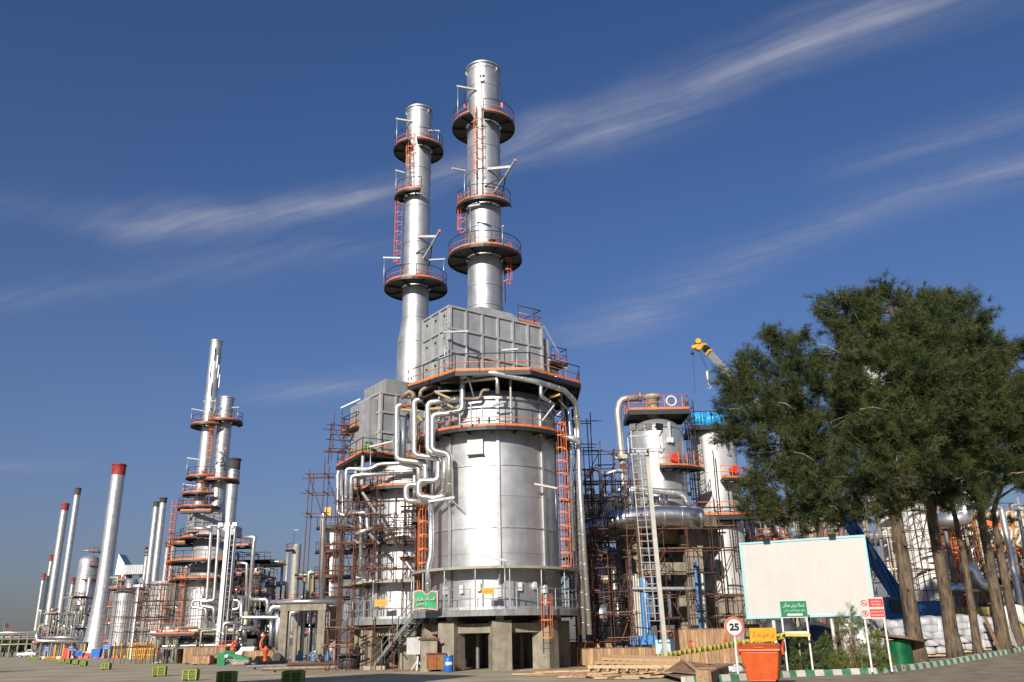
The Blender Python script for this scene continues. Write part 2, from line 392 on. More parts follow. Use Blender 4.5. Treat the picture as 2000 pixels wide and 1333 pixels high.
HOOP = {}
def hoop_mesh(m, r=.36):
    k = (m.name, r)
    if k not in HOOP:
        b = MB(); P = [Vector((-.22,0,0)), Vector((-.22,.15,0))] + [Vector((-r*math.cos(math.pi*t/10), .25 + r*math.sin(math.pi*t/10), 0)) for t in range(11)] + [Vector((.22,.15,0)), Vector((.22,0,0))]
        for a, c in zip(P[:-1], P[1:]): b.bar(a, c, .012, .07)
        HOOP[k] = b.mesh('cage_hoop', m)
    return HOOP[k]
def ladder(parent, x, y, z0, z1, face, cagem=orange, railm=dark, cage=True, cage0=2.2, hoopstep=.9, wid=.42):
    """ladder standing at x,y; 'face' is the direction (degrees) in which the cage bulges"""
    f = R(face); out_ = Vector((math.cos(f), math.sin(f), 0)); sd_ = Vector((-out_.y, out_.x, 0)); o = Vector((x, y, 0))
    b = MB()
    for s in (-1, 1): b.bar(o+sd_*s*wid/2+Vector((0,0,z0)), o+sd_*s*wid/2+Vector((0,0,z1+1.0)), .05, .07)
    d = b.build('ladder', railm, parent)
    b = MB(); n = int((z1-z0)/.3)
    for k in range(1, n+1): b.cyl(o-sd_*wid/2+Vector((0,0,z0+k*.3)), o+sd_*wid/2+Vector((0,0,z0+k*.3)), .016, seg=5)
    b.build('rungs', railm, d)
    if cage:
        zz = z0+cage0; me = hoop_mesh(cagem)
        while zz <= z1+1.0:
            put('cage_hoop', me, d, o+Vector((0,0,zz)), (0,0,f-math.pi/2)); zz += hoopstep
        for q in (-.33, -.2, 0, .2, .33):
            dd = .25 + math.sqrt(max(0, .36**2-q*q)); p = o + sd_*q + out_*dd
            rod('cage_strap', p+Vector((0,0,z0+cage0)), p+Vector((0,0,z1+1.0)), .016, cagem, d, 5)
    return d

def scaffold(name, label, o, yaw, xs, ys, zs, group=None, keep=.8, dense=.7, planks=0, seed=1, r=.038, over=.5, diag=4, m=rust, postkeep=1.0, zbase=None):
    """tube-and-coupler scaffold on a turned grid; every tube is a piece of its own"""
    rg = random.Random(seed); o = Vector(o); rm = Matrix.Rotation(R(yaw), 3, 'Z')
    t = thing(name, o, label, 'scaffold', group)
    def W(x, y, z): return o + rm @ Vector((x, y, z))
    for x in xs:
        for y in ys:
            if rg.random() > postkeep: continue
            z0 = zs[0] if zbase is None else zbase
            rod('tube', W(x+rg.uniform(-.05,.05), y, z0), W(x+rg.uniform(-.12,.12), y, zs[-1]+rg.uniform(.1, 1.3)), r, m, t)
    for z in zs[1:]:
        for y in ys:
            if rg.random() < dense and len(xs) > 1:
                a, b = (xs[0], xs[-1]) if rg.random() < .6 or len(xs) < 3 else (xs[0], xs[len(xs)//2])
                rod('tube', W(a-rg.uniform(.1,over), y+.05, z+rg.uniform(-.1,.1)), W(b+rg.uniform(.1,over), y+.05, z+rg.uniform(-.12,.12)), r*.95, m, t)
        for x in xs:
            if rg.random() < keep*dense and len(ys) > 1:
                rod('tube', W(x+.05, ys[0]-rg.uniform(.1,over), z+.09), W(x+.05, ys[-1]+rg.uniform(.1,over), z+.09+rg.uniform(-.06,.06)), r*.95, m, t)
    for k in range(diag):
        i = rg.randrange(max(1, len(xs)-1)); j = rg.randrange(len(zs)-1); y = rg.choice(ys)
        x1 = xs[min(i+1, len(xs)-1)]
        a, b = (xs[i], x1) if rg.random() < .5 else (x1, xs[i])
        rod('tube', W(a, y-.06, zs[j]), W(b, y-.06, zs[min(j+2, len(zs)-1)]), r*.9, m, t)
    for k in range(planks):
        z = rg.choice(zs[1:]); i = rg.randrange(max(1, len(xs)-1)); yy = rg.choice(ys)
        c = W((xs[i]+xs[min(i+1,len(xs)-1)])/2, yy+rg.uniform(0,.5), z+.14)
        slab('plank', c, abs(xs[min(i+1,len(xs)-1)]-xs[i])+.8, .26, .05, rustpl, t, R(yaw)+rg.uniform(-.05,.05))
    return t

def lamp_arm(parent, p, h, d, ln=1.5, m=galv):
    """slim post with a fluorescent tube lamp on an arm"""
    p = Vector(p); d = Vector(d).normalized(); top = p+Vector((0,0,h))
    b = MB(); b.cyl(p, top, .04, seg=6); po = b.build('lamp_post', m, parent)
    b = MB(); b.bar(top - d*.1, top + d*ln, .16, .12); b.build('lamp_housing', lampw, po)

# ------------------------------------------------------------------ ground
gm = mat('pale_dusty_paving', (.36,.302,.19), .9, 0, .3, .22, .006, 6, c2=(.49,.415,.272), lo=.3, hi=.66, detail=9)
dm = mat('sandy_dirt', (.24,.185,.125), .95, 0, .25, .9, .03, 5, c2=(.34,.27,.19), detail=8)
b = MB(); S = 3500
b.quad((-S,-300,0), (S,-300,0), (S,S,0), (-S,S,0)); struct(b.build('ground', gm))

rimg = mat('deck_rim_grey', (.25,.25,.24), .6, .2, .2, 2.0, streak=.3)
# ------------------------------------------------------------------ main fired heater
AX, AY = -1.45, 60.0
A = thing('fired_heater', (AX, AY, 0), 'tallest silver drum furnace in the centre with grey panelled box on top', 'furnace')
YAW = R(35.6)
ca, sa = math.cos(YAW), math.sin(YAW)
def rect_pts(p0, ln, wd):               # from the near corner: along the front face, then back
    d1 = Vector((ca, sa)); d2 = Vector((-sa, ca)); p0 = Vector((p0[0], p0[1]))
    return [p0, p0+d1*ln, p0+d1*ln+d2*wd, p0+d2*wd]

def concrete_legs(parent, cx, cy, r, angs, ztop, wd=1.15, beamz=(2.15, 2.7), skip=()):
    pts = []
    for a in angs:
        p = Vector((cx+r*math.cos(R(a)), cy+r*math.sin(R(a)), 0)); pts.append(p)
        slab('concrete_column', p+Vector((0,0,ztop/2)), wd, wd, ztop, concrete, parent, R(a)+.15)
    n = len(pts)
    for i in range(n):
        if i in skip: continue
        a, c = pts[i], pts[(i+1) % n]
        beam('concrete_beam', a+Vector((0,0,sum(beamz)/2)), c+Vector((0,0,sum(beamz)/2)), .55, beamz[1]-beamz[0], concrete, parent)

PLATE = {}
def drum(parent, cx, cy, r, zs, ribs, off, m=silver, ribw=.22, ribm=silver, gap=.008, rings=None):
    core = MB(); core.lathe([(r-.06, zs[0]), (r-.06, zs[-1])], cx, cy, 48); d = core.build('drum', m, parent)
    step = 360/ribs
    for j in range(len(zs)-1):
        key = (r, zs[j], zs[j+1], ribs, m.name)
        h_ = zs[j+1]-zs[j]; b = MB(); b.lathe([(r, gap), (r, h_-gap)], 0, 0, 10, .12, step-.12)
        b.lathe([(r-.05, gap), (r, gap)], 0, 0, 10, .12, step-.12, False); b.lathe([(r, h_-gap), (r-.05, h_-gap)], 0, 0, 10, .12, step-.12, False)
        me = b.mesh('shell_plate', m)
        for k in range(ribs): put('shell_plate', me, d, (cx, cy, zs[j]), (0,0,R(off+step*k)))
    for k in range(ribs):
        a = R(off+step*k); c, s_ = math.cos(a), math.sin(a); y = a
        slab('rib', (cx+(r+.05)*c, cy+(r+.05)*s_, (zs[0]+zs[-1])/2), .14, .07, zs[-1]-zs[0], ribm, d, a)
        slab('rib_flange', (cx+(r+.13)*c, cy+(r+.13)*s_, (zs[0]+zs[-1])/2), .03, ribw, zs[-1]-zs[0]+.004, ribm, d, a)
    for z in (rings or zs[1:-1]):
        b = MB(); b.ringsec(cx, cy, r, r+.07, z-.035, z+.035, seg=64); b.build('seam_ring', ribm, d)
    return d

angs = [230, 275, 320, 5, 50, 95, 140, 185]
concrete_legs(A, AX, AY, 4.15, angs, 2.85, 1.2)
for a in angs:
    slab('steel_foot', (AX+4.1*math.cos(R(a)), AY+4.1*math.sin(R(a)), 3.07), .5, .5, .44, beamg, A, R(a))
for k in (3, 4, 5, 6):                  # walls added across the open rear bays to keep the underside dark
    a0_, a1_ = angs[k], angs[k+1] if k < 7 else angs[0]
    p, q = [Vector((AX+4.1*math.cos(R(a)), AY+4.1*math.sin(R(a)), 1.1)) for a in (a0_, a1_)]
    beam('added_rear_wall', p, q, .3, 2.1, concrete, A)
b = MB(); b.lathe([(.01,2.3),(3.0,2.3),(3.2,2.5),(3.2,3.38)], AX, AY, 32); b.build('added_dark_core', dark, A)  # black core added below the deck so the underside looks dark
for k in range(9): a = R(40*k); run_ = [Vector((AX+2.2*math.cos(a),AY+2.2*math.sin(a),.05)), Vector((AX+2.2*math.cos(a),AY+2.2*math.sin(a),2.4))]; rod('burner_pipe', run_[0], run_[1], .12, steel, A)
deck = ring_platform(A, AX, AY, 1.2, 5.5, 3.45, arms=16, deckm=grate, rim=rimg, fascia=.34, step=1.45, top=galv, mid=galv, toe=galv, armm=beamg, seg=48, h=1.25)
for k in range(16):                     # tall posts that carry the rain hood
    a = R(11+22.5*k); p = Vector((AX+5.42*math.cos(a), AY+5.42*math.sin(a), 3.45)); rod('hood_post', p, p+Vector((0,0,2.45)), .05, galv, deck, 6)
dA = drum(A, AX, AY, 4.25, [3.5, 5.2, 6.9, 8.51, 10.5, 12.51, 14.8, 17.0], 8, 5, rings=(8.51, 12.51))
b = MB(); b.ringsec(AX, AY, 4.3, 5.5, 5.93, 5.98, seg=48); b.ringsec(AX, AY, 5.44, 5.56, 5.88, 6.04, seg=48); hood = b.build('rain_hood', mat('dusty_sheet', (.36,.33,.28), .7, .3, .15, 2), A)
for k in range(8):
    a = R(5+45*k); c, s_ = math.cos(a), math.sin(a)
    rod('hood_bracket', (AX+4.3*c, AY+4.3*s_, 4.9), (AX+5.1*c, AY+5.1*s_, 5.88), .07, beamg, hood, 6)
for a, z in ((258, 4.4), (243, 4.3), (292, 4.4), (306, 4.5), (225, 4.3), (318, 4.3)):   # burner boxes on the wall
    slab('observation_box', (AX+4.36*math.cos(R(a)), AY+4.36*math.sin(R(a)), z+.45), .2, .26, .5, white, dA, R(a))
p = at(930, 873, 55.9); a = math.atan2(p.y-AY, p.x-AX)
slab('explosion_door', (AX+4.36*math.cos(a), AY+4.36*math.sin(a), p.z), .26, 1.05, 1.0, white, dA, a)
slab('door_lip', (AX+4.46*math.cos(a), AY+4.46*math.sin(a), p.z-.54), .34, 1.15, .07, beamg, dA, a)
# upper ring platform
ring_platform(A, AX, AY, 4.3, 5.42, 14.82, arms=18, rim=dark, fascia=.24, seg=54, step=1.9, h=1.15, top=dark)
# section above and roof
b = MB(); b.lathe([(4.0,17.0),(4.0,17.6),(1.0,18.3)], AX, AY, 40); b.build('drum_roof', silver, A)
b = MB(); b.ringsec(AX, AY, 4.25, 4.45, 16.9, 17.05, seg=48); b.ringsec(AX, AY, 4.25, 4.36, 16.35, 16.42, seg=48); b.build('top_flange', silver, A)
# octagon platform under the box
oc = [(AX+.15+6.45*math.cos(R(22.5+45*k)), AY+6.3*math.sin(R(22.5+45*k))) for k in range(8)]
OP = poly_platform(A, oc, 18.42, step=1.6, fascia=.3, h=1.2)
for k in range(12):
    a = R(15+30*k); c, s_ = math.cos(a), math.sin(a)
    beam('joist', (AX+2*c, AY+2*s_, 18.2), (AX+6.0*c, AY+6.0*s_, 18.2), .14, .28, dark, OP)
    if k % 2 == 0: rod('strut', (AX+4.3*c, AY+4.3*s_, 16.9), (AX+5.7*c, AY+5.7*s_, 18.1), .06, beamg, OP, 6)
    if k % 2: rod('leg', (AX+5.0*c, AY+5.0*s_, 14.85), (AX+5.0*c, AY+5.0*s_, 18.1), .08, beamg, OP, 6)

def panel_box(parent, p0, ln, wd, z0, z1, nx, ny, nz, name='convection_box', m=panelg, bm=beamg):
    """box of stiffened plates: every plate and every stiffener its own piece"""
    q = rect_pts(p0, ln, wd); b = MB(); ins = .06
    c2 = sum((Vector(v) for v in q), Vector((0,0)))/4
    qi = [c2+(v-c2).normalized()*((v-c2).length-.09) for v in q]
    b.prism(qi, z0, z1-.02); d = b.build(name, m, parent)
    for side in range(4):
        a, c = q[side], q[(side+1) % 4]; n = nx if side % 2 == 0 else ny
        e = (c-a); le = e.length; e = e/le; nrm = Vector((e.y, -e.x)); yaw = math.atan2(e.y, e.x)
        pw, ph = le/n, (z1-z0)/nz
        for i in range(n):
            for j in range(nz):
                cc = a + e*(i+.5)*pw - nrm*.02
                slab('plate', (cc.x, cc.y, z0+(j+.5)*ph), pw-.02, .04, ph-.02, m, d, yaw)
        for i in range(n+1):
            cc = a + e*min(max(i*pw, .06), le-.06) + nrm*.05
            slab('stiffener', (cc.x, cc.y, (z0+z1)/2), .16, .1, z1-z0, bm, d, yaw)
        for j in range(nz+1):
            cc = (a+c)/2 + nrm*.055
            slab('stiffener', (cc.x, cc.y, min(max(z0+j*ph, z0+.06), z1-.06)), le+.16, .12, .13, bm, d, yaw)
    return d, q
P0 = (-4.3, 56.0)
BX, BQ = panel_box(A, P0, 8.03, 3.63, 18.75, 23.78, 6, 3, 3)
for k in range(16):                     # bolt row down the near corner and lifting eyes on the end plates
    z = 19.1+k*.29; slab('bolt', (P0[0]-.32*sa-.07*ca, P0[1]+.32*ca-.07*sa, z), .05, .06, .05, white, BX, YAW)
for i in range(3):
    for j in range(3):
        q = Vector(P0)+Vector((-sa,ca))*(.6+1.2*i)-Vector((ca,sa))*.06; slab('lifting_eye', (q.x,q.y,23.2-1.67*j), .06, .12, .14, dark, BX, YAW)
# roof hood between box and stack
SX, SY = -1.95, 60.0
b = MB(); z0, z1 = 23.76, 24.5
cen = Vector((SX, SY)); d1 = Vector((ca, sa)); d2 = Vector((-sa, ca))
bot = [cen+d1*x*2.6+d2*y*1.7 for x, y in ((-1,-1),(1,-1),(1,1),(-1,1))]
tp = [cen+d1*x*1.4+d2*y*1.4 for x, y in ((-1,-1),(1,-1),(1,1),(-1,1))]
b.hexa([(v.x,v.y,z0) for v in bot]+[(v.x,v.y,z1) for v in tp]); b.build('transition_hood', panelg, A)
# header boxes and small platforms at the far end of the box
e1 = BQ[1]; hb = [e1+d1*.1+d2*.3, e1+d1*.85+d2*.3, e1+d1*.85+d2*3.3, e1+d1*.1+d2*3.3]
b = MB(); b.prism(hb, 18.8, 23.0); b.build('header_box', mat('dusty_tan_panel', (.40,.37,.30), .6, .1, .12, 2, rnd=.05), A)
pl = [e1+d1*.9+d2*.1, e1+d1*2.4+d2*.1, e1+d1*2.4+d2*3.0, e1+d1*.9+d2*3.0]
poly_platform(A, pl, 21.3, open_edges=(3,), h=1.15)
for zz in (20.2, 19.4): 
    b = MB(); b.pipe([(*(e1+d1*.8+d2*1.0), zz+.7), (*(e1+d1*2.0+d2*1.0), zz+.7), (*(e1+d1*2.0+d2*1.0), zz-.3), (*(e1+d1*1.2+d2*1.0), zz-.5)], .22); b.build('pipe', brownpipe if zz < 20 else clad, A)
tl = [BQ[1]-d1*2.0+d2*.2, BQ[1]+d1*.1+d2*.2, BQ[1]+d1*.1+d2*3.2, BQ[1]-d1*2.0+d2*3.2]
tlp = poly_platform(A, tl, 23.95, open_edges=(3,), h=1.2)
rod('brace', (*(e1+d1*.2), 23.9), (*(e1+d1*1.6), 21.9), .05, beamg, tlp, 6)

# ------------------------------------------------------------------ stacks
def seam_rings(d, cx, cy, r, zz, m, hgt=.1, out_=.05):
    for z in zz:
        b = MB(); b.ringsec(cx, cy, r-.02, r+out_, z-hgt/2, z+hgt/2, seg=40); b.build('flange', m, d)
def stack(name, label, cx, cy, prof, bands, m=silver, seg=40, group=None, bandm=None, topring=True):
    t = thing(name, (cx, cy, prof[0][1]), label, 'chimney', group)
    b = MB(); b.lathe_s(prof, cx, cy, seg)
    rt, zt = prof[-1]
    b.lathe([(rt, zt), (rt-.06, zt), (rt-.06, zt-1.2), (0.01, zt-1.25)], cx, cy, seg)
    sh = b.build('shell', m, t)
    def rad(z):
        for (ra, za), (rb, zb) in zip(prof[:-1], prof[1:]):
            if za <= z <= zb: return ra+(rb-ra)*(z-za)/max(1e-6, zb-za)
        return rt
    for z in bands:
        b = MB(); r = rad(z); b.ringsec(cx, cy, r-.02, r+.045, z-.05, z+.05, seg=seg); b.build('flange', bandm or m, sh)
    if topring:
        b = MB(); b.ringsec(cx, cy, rt-.03, rt+.12, zt-.12, zt, seg=seg); b.ringsec(cx, cy, rt, rt+.05, zt-.45, zt-.38, seg=seg); b.build('top_rim', m, sh)
    return t, sh
zA = lambda y: zat(948, y, SY)
SA, SAs = stack('chimney_stack', 'tallest silver chimney rising from the central grey panelled box', SX, SY,
    [(1.30,24.4),(1.30,40),(1.33,46.05)], [25.0, 26.6, 31.4, 33.0, 36.2, 38.4, 40.0, 44.0], topring=True)
def platA(sh, cx, cy, r0, r1, z, a0, a1, **k): return ring_platform(sh, cx, cy, r0+.12, r1, z, a0, a1, **k)
ring_platform(SA, SX, SY, 1.42, 2.5, 40.6, 272, 608-2, arms=8, step=1.2, r=.03, fascia=.16)
ring_platform(SA, SX, SY, 1.42, 2.15, 33.3, 165, 345, arms=5, step=1.0, r=.03, fascia=.2)
ring_platform(SA, SX, SY, 1.42, 2.8, 29.05, 0, 360, arms=8, step=1.2, r=.03, fascia=.2)
ladder(SA, SX+1.5*math.cos(R(258)), SY+1.5*math.sin(R(258)), 33.4, 40.7, 258)
ladder(SA, SX+1.5*math.cos(R(196)), SY+1.5*math.sin(R(196)), 29.1, 33.4, 190, cagem=redor)
ladder(SA, SX+1.5*math.cos(R(345)), SY+1.5*math.sin(R(345)), 25.4, 29.1, 345, cagem=redor, cage0=1.6)
# clips, beacons and lifting lugs near the top
for a in range(0, 360, 45):
    c, s_ = math.cos(R(a+10)), math.sin(R(a+10)); slab('lug', (SX+1.38*c, SY+1.38*s_, 45.65), .12, .05, .3, silver, SAs, R(a+10))
for a in (185, 355):
    c, s_ = math.cos(R(a)), math.sin(R(a)); slab('beacon', (SX+1.5*c, SY+1.5*s_, 42.6), .16, .16, .5, redor, SAs)
    b = MB(); b.pipe([(SX+1.34*c,SY+1.34*s_,44.8),(SX+1.6*c,SY+1.6*s_,44.4),(SX+1.5*c,SY+1.5*s_,42.8)], .025, 5); b.build('conduit', dark, SAs)
for q in (262, 272):
    c, s_ = math.cos(R(q)), math.sin(R(q)); b = MB(); b.cyl((SX+1.36*c,SY+1.36*s_,44.6),(SX+1.42*c,SY+1.42*s_,44.6), .09, seg=10); b.build('nozzle', dark, SAs)
slab('instrument_box', (SX+1.42*math.cos(R(268)), SY+1.42*math.sin(R(268)), 44.15), .3, .2, .3, white, SAs)
rod('conduit', (SX+1.36*math.cos(R(266)), SY+1.36*math.sin(R(266)), 41.5), (SX+1.36*math.cos(R(266)), SY+1.36*math.sin(R(266)), 44.1), .025, dark, SAs, 5)
# fluorescent lamps on slim posts
def stack_lamps(t, cx, cy, L_):
    for (a, r, z, h, da, ln) in L_:
        c, s_ = math.cos(R(a)), math.sin(R(a)); lamp_arm(t, (cx+r*c, cy+r*s_, z), h, (math.cos(R(da)), math.sin(R(da)), -.12), ln, galv)
stack_lamps(SA, SX, SY, [(218, 2.5, 40.5, 3.0, 10, 1.5), (228, 2.15, 33.2, 2.6, 215, 1.1), (300, 2.8, 29, 1.6, 200, .01), (250, 2.8, 29, 3.2, 330, .9)])
def davit(t, cx, cy, a, r, z, reach=1.9):
    """trolley-beam davit: raking arm with three struts to the shell"""
    c, s_ = math.cos(R(a)), math.sin(R(a)); o = Vector((cx, cy, 0)); n = Vector((c, s_, 0)); sd_ = Vector((-s_, c, 0))
    foot = o+n*r+Vector((0,0,z)); tip = foot+n*reach+sd_*.5+Vector((0,0,2.0)); mid_ = foot.lerp(tip, .55)
    d = beam('davit_arm', foot, tip, .12, .14, galv, t)
    ORG[d.name] = ORG[d.name]
    for q in (-35, 40):
        cq, sq = math.cos(R(a+q)), math.sin(R(a+q)); rod('davit_strut', (cx+r*cq, cy+r*sq, z+.35 if q < 0 else z-.4), mid_, .05, dark, t, 6)
    beam('davit_beam', foot.lerp(tip, .8), (cx+r*math.cos(R(a-25)), cy+r*math.sin(R(a-25)), z+1.9), .1, .2, beamg, t)
    slab('davit_tip', tip, .18, .18, .18, redor, t)
davit(SA, SX, SY, 308, 1.35, 34.2, 2.0)
for (a, z) in ((285, 29.35), (292, 29.4)): slab('valve_cluster', (SX+1.75*math.cos(R(a)), SY+1.75*math.sin(R(a)), z+.25), .5, .3, .4, dark, SA, R(a)); slab('valve_wheel', (SX+1.95*math.cos(R(a)), SY+1.95*math.sin(R(a)), z+.3), .08, .3, .3, redp, SA, R(a))

# second heater, behind to the left, with the other tall stack
CX, CY = -7.85, 66.0
C = thing('fired_heater', (CX, CY, 0), 'smaller silver drum furnace half hidden behind the left side of the central furnace', 'furnace')
concrete_legs(C, CX, CY, 3.5, [230, 275, 320, 5, 50, 140, 185], 2.6, 1.1)
for k in (3, 4, 5):
    an_ = [5, 50, 140, 185][k-3:k-1]; p, q = [Vector((CX+3.4*math.cos(R(a)), CY+3.4*math.sin(R(a)), 1.0)) for a in an_]; beam('added_rear_wall', p, q, .3, 1.9, concrete, C)  # added walls, shut the see-through rear so the space stays dark
b = MB(); b.lathe([(.01,2.1),(2.5,2.1),(2.7,2.3),(2.7,3.1)], CX, CY, 28); b.build('added_dark_core', dark, C)  # added black filler that darkens the space among the legs
for a in (230, 275, 320, 185): slab('steel_foot', (CX+3.4*math.cos(R(a)), CY+3.4*math.sin(R(a)), 2.82), .45, .45, .42, beamg, C, R(a))
ring_platform(C, CX, CY, 1.0, 4.75, 3.2, arms=14, rim=rimg, fascia=.34, top=galv, mid=galv, toe=galv, armm=beamg, h=1.25)
dC = drum(C, CX, CY, 3.55, [3.25, 6.9, 10.4, 13.6], 8, 12, m=silver2)
b = MB(); b.ringsec(CX, CY, 3.6, 4.7, 5.7, 5.75, seg=40); b.ringsec(CX, CY, 4.66, 4.76, 5.6, 5.82, seg=40); b.build('rain_hood', MATS['dusty_sheet'], C)
ring_platform(C, CX, CY, 3.65, 4.75, 12.25, arms=14, seg=44, step=1.6)
ring_platform(C, CX, CY, 3.6, 4.5, 8.4, 150, 300, arms=8, rim=dark, mid=rust, toe=rust)
b = MB(); b.lathe([(3.55,13.6),(3.5,14.2),(1,15)], CX, CY, 36); b.build('drum_roof', silver2, C)
PC0 = (-9.91, 62.5)
BC, CQ = panel_box(C, PC0, 6.4, 3.7, 14.9, 19.5, 5, 2, 3)
b = MB(); b.prism([CQ[0]-d2*0+d1*.4, CQ[1]-d1*.4, CQ[2]-d1*.4, CQ[3]+d1*.4], 19.48, 20.6); b.build('transition_hood', panelg, C)
hb2 = [CQ[3]-d1*.7+d2*.0, CQ[3]-d1*.05, CQ[0]-d1*.05+d2*.4, CQ[0]-d1*.7+d2*.4]
b = MB(); b.prism(hb2[::-1], 15.2, 19.0); b.build('header_box', panelg, C)
# left platforms of the second heater
PA_ = az(708, 884, 14.6); PB_ = az(657, 912, 14.6)
dd = Vector((PB_.x-PA_.x, PB_.y-PA_.y)); 
pc = [Vector((PA_.x, PA_.y)), Vector((PA_.x, PA_.y))+d1*6.5, Vector((PA_.x, PA_.y))+d1*6.5+d2*1.6, Vector((PA_.x, PA_.y))+d2*1.6+d1*1.2, Vector((PB_.x, PB_.y))+d1*1.2, Vector((PB_.x, PB_.y))]
lp = poly_platform(C, pc, 14.6, open_edges=(1,2,3), step=1.5)
pu = az(695, 832, 17.2)
pv = Vector((pu.x, pu.y)); pcu = [pv, pv+d1*1.9, pv+d1*1.9+d2*2.6, pv+d2*2.6]
up_ = poly_platform(C, pcu, 17.2, open_edges=(1,), step=1.2)
for q in (pcu[0]+d1*.2+d2*.1, pcu[3]+d1*.2-d2*.1, pc[0]+d2*.1+d1*.1, pc[5]+d1*.2-d2*.2):
    rod('platform_leg', (q.x, q.y, 12.3 if q is not pc[0] else 11), (q.x, q.y, 17.1 if q in pcu else 14.5), .13, beamg, C, 8)
for i in range(5):                      # manifold of bare pipes on the upper platform
    o_ = pv+d1*(.4+.1*i)+d2*(.5+.42*i); b = MB()
    b.pipe([(o_.x,o_.y,17.3),(o_.x,o_.y,18.5+.12*(i%3)),(o_.x+.5*ca,o_.y+.5*sa,18.6+.12*(i%3)),(o_.x+1.2*ca,o_.y+1.2*sa,18.2)], .09, 8); b.build('manifold_pipe', tanpipe, C)
lamp_arm(C, (pcu[3].x, pcu[3].y, 17.2), 2.0, (.9,-.2,.35), 1.6, rust)
lamp_arm(C, (pc[0].x+.6, pc[0].y-.05, 12.4), 2.6, (1,.1,.25), 1.6)
lamp_arm(C, (*(pcu[0]+d1*1.9), 14.6), 2.6, (1,.2,-.5), .9)
b = MB(); q = pc[0]+d1*.7+d2*.5; b.lathe([(.3,14.6),(.3,15.45),(.26,15.5),(0.01,15.5)], q.x, q.y, 14); tag(b.build('oil_drum', mat('green_drum_paint', (.02,.22,.06), .4, .1, .15, 4)), 'green oil drum standing on the platform beside the left furnace box', 'drum')

SC, SCs = stack('chimney_stack', 'second tall silver chimney, widening at its foot, left of the tallest one', CX, CY,
    [(1.42,19.8),(1.42,24.3),(1.08,26.5),(1.08,40),(1.12,46.3)], [24.3, 26.5, 29.9, 33.2, 36.6, 40.2, 43.4])
ring_platform(SC, CX, CY, 1.2, 2.15, 42.3, 272, 610, arms=8, step=1.1, r=.03, fascia=.16)
ring_platform(SC, CX, CY, 1.2, 1.95, 37.6, 160, 285, arms=4, step=.9, r=.03, fascia=.2)
ring_platform(SC, CX, CY, 1.2, 2.58, 29.3, 0, 360, arms=8, step=1.2, r=.03, fascia=.2)
ladder(SC, CX+1.28*math.cos(R(250)), CY+1.28*math.sin(R(250)), 37.7, 42.4, 250)
ladder(SC, CX+1.28*math.cos(R(188)), CY+1.28*math.sin(R(188)), 29.4, 37.7, 188, cagem=redor)
stack_lamps(SC, CX, CY, [(214, 2.15, 42.2, 2.6, 8, 1.4), (205, 1.95, 37.5, 2.4, 20, .7), (200, 2.7, 29.2, 2.5, 350, 1.4), (330, 2.1, 42.4, 1.2, 200, .9), (340, 2.5, 29.6, 1.9, 190, 1.2)])
davit(SC, CX, CY, 308, 1.12, 31.6, 1.6)
for a in range(0, 360, 60): slab('lug', (CX+1.17*math.cos(R(a+20)), CY+1.17*math.sin(R(a+20)), 45.9), .1, .05, .3, silver, SCs, R(a+20))
for a in (282, 290): slab('valve_cluster', (CX+1.5*math.cos(R(a)), CY+1.5*math.sin(R(a)), 29.7), .4, .3, .35, dark, SC, R(a)); slab('valve_wheel', (CX+1.7*math.cos(R(a)), CY+1.7*math.sin(R(a)), 29.8), .08, .25, .25, redp, SC, R(a))

# ------------------------------------------------------------------ piping of the two heaters (traced runs at their own depths)
def z8(x, y): return 740+x/4.444, 700+y/4.444
def run(parent, pts, r, m=clad, name='pipe', seg=14, bend=None):
    if parent is A: r *= .64
    elif parent is C: r *= .62
    b = MB(); b.pipe(pts, r, seg, bend); o = b.build(name, m, parent)
    if m is clad and r > .11 and EYE.y+90 > Vector(pts[0]).y:      # jacket lap joints
        b = MB(); k = 0
        for a, c in zip(pts[:-1], pts[1:]):
            a = Vector(a); c = Vector(c); ln = (c-a).length; d = (c-a)/max(ln, 1e-6); q = .6+r*2
            while q < ln-r*2:
                b.cyl(a+d*q, a+d*(q+.05), r*1.045, seg=12); q += .95; k += 1
        if k: b.build('jacket_bands', clad, o)
    return o
def tr8(pts, Y): return [at(*z8(x, y), Y) for x, y in pts]
run(A, tr8([(1010,135),(760,150),(725,165),(725,455),(620,478),(468,492),(465,800),(612,832),(612,1165)], 55.6), .30)
run(A, tr8([(790,345),(426,385),(426,812),(570,842),(570,1185)], 56.2), .31)
run(A, tr8([(385,365),(308,362),(308,842),(516,868),(516,1062),(345,1062),(345,1200),(500,1215),(682,1152)], 56.9), .31)
run(A, tr8([(230,410),(156,410),(156,880),(404,910),(404,1095),(236,1100),(236,1238),(440,1245)], 57.6), .31)
run(A, tr8([(188,640),(188,915),(345,948),(345,1070)], 58.0), .24)
run(A, tr8([(212,530),(212,862)], 57.9), .27, m=mat('bluish_pipe_paint', (.30,.34,.38), .45, .5, .1, 2))
run(A, tr8([(250,440),(250,690),(268,740)], 58.8), .22)
run(A, tr8([(310,930),(310,1210)], 58.9), .2)
run(A, [at(842,975,56.4), at(842,1085,56.4), at(836,1108,56.4), at(836,1165,56.6)], .29)
run(A, [at(868,960,55.9), at(868,880,55.9)], .2)
run(A, tr8([(190,340),(270,290),(300,310),(300,360)], 57.5), .30, m=brownpipe)
run(A, tr8([(360,340),(360,285),(480,215),(720,195)], 56.5), .22, m=brownpipe)
run(A, tr8([(185,415),(270,410),(320,420),(380,330)], 57.4), .18, m=rusty)
def z3(x, y): return 620+x*.2852, 580+y*.2852
H = lambda x, y, Y: at(*z3(x, y), Y)
run(A, [H(985,545,55.2), H(1200,520,54.2), H(1500,580,54.6), H(1690,640,56.3), H(1765,720,57.8), H(1785,900,58.6), H(1800,1333,58.6), at(1151,1240,58.6)], .29)
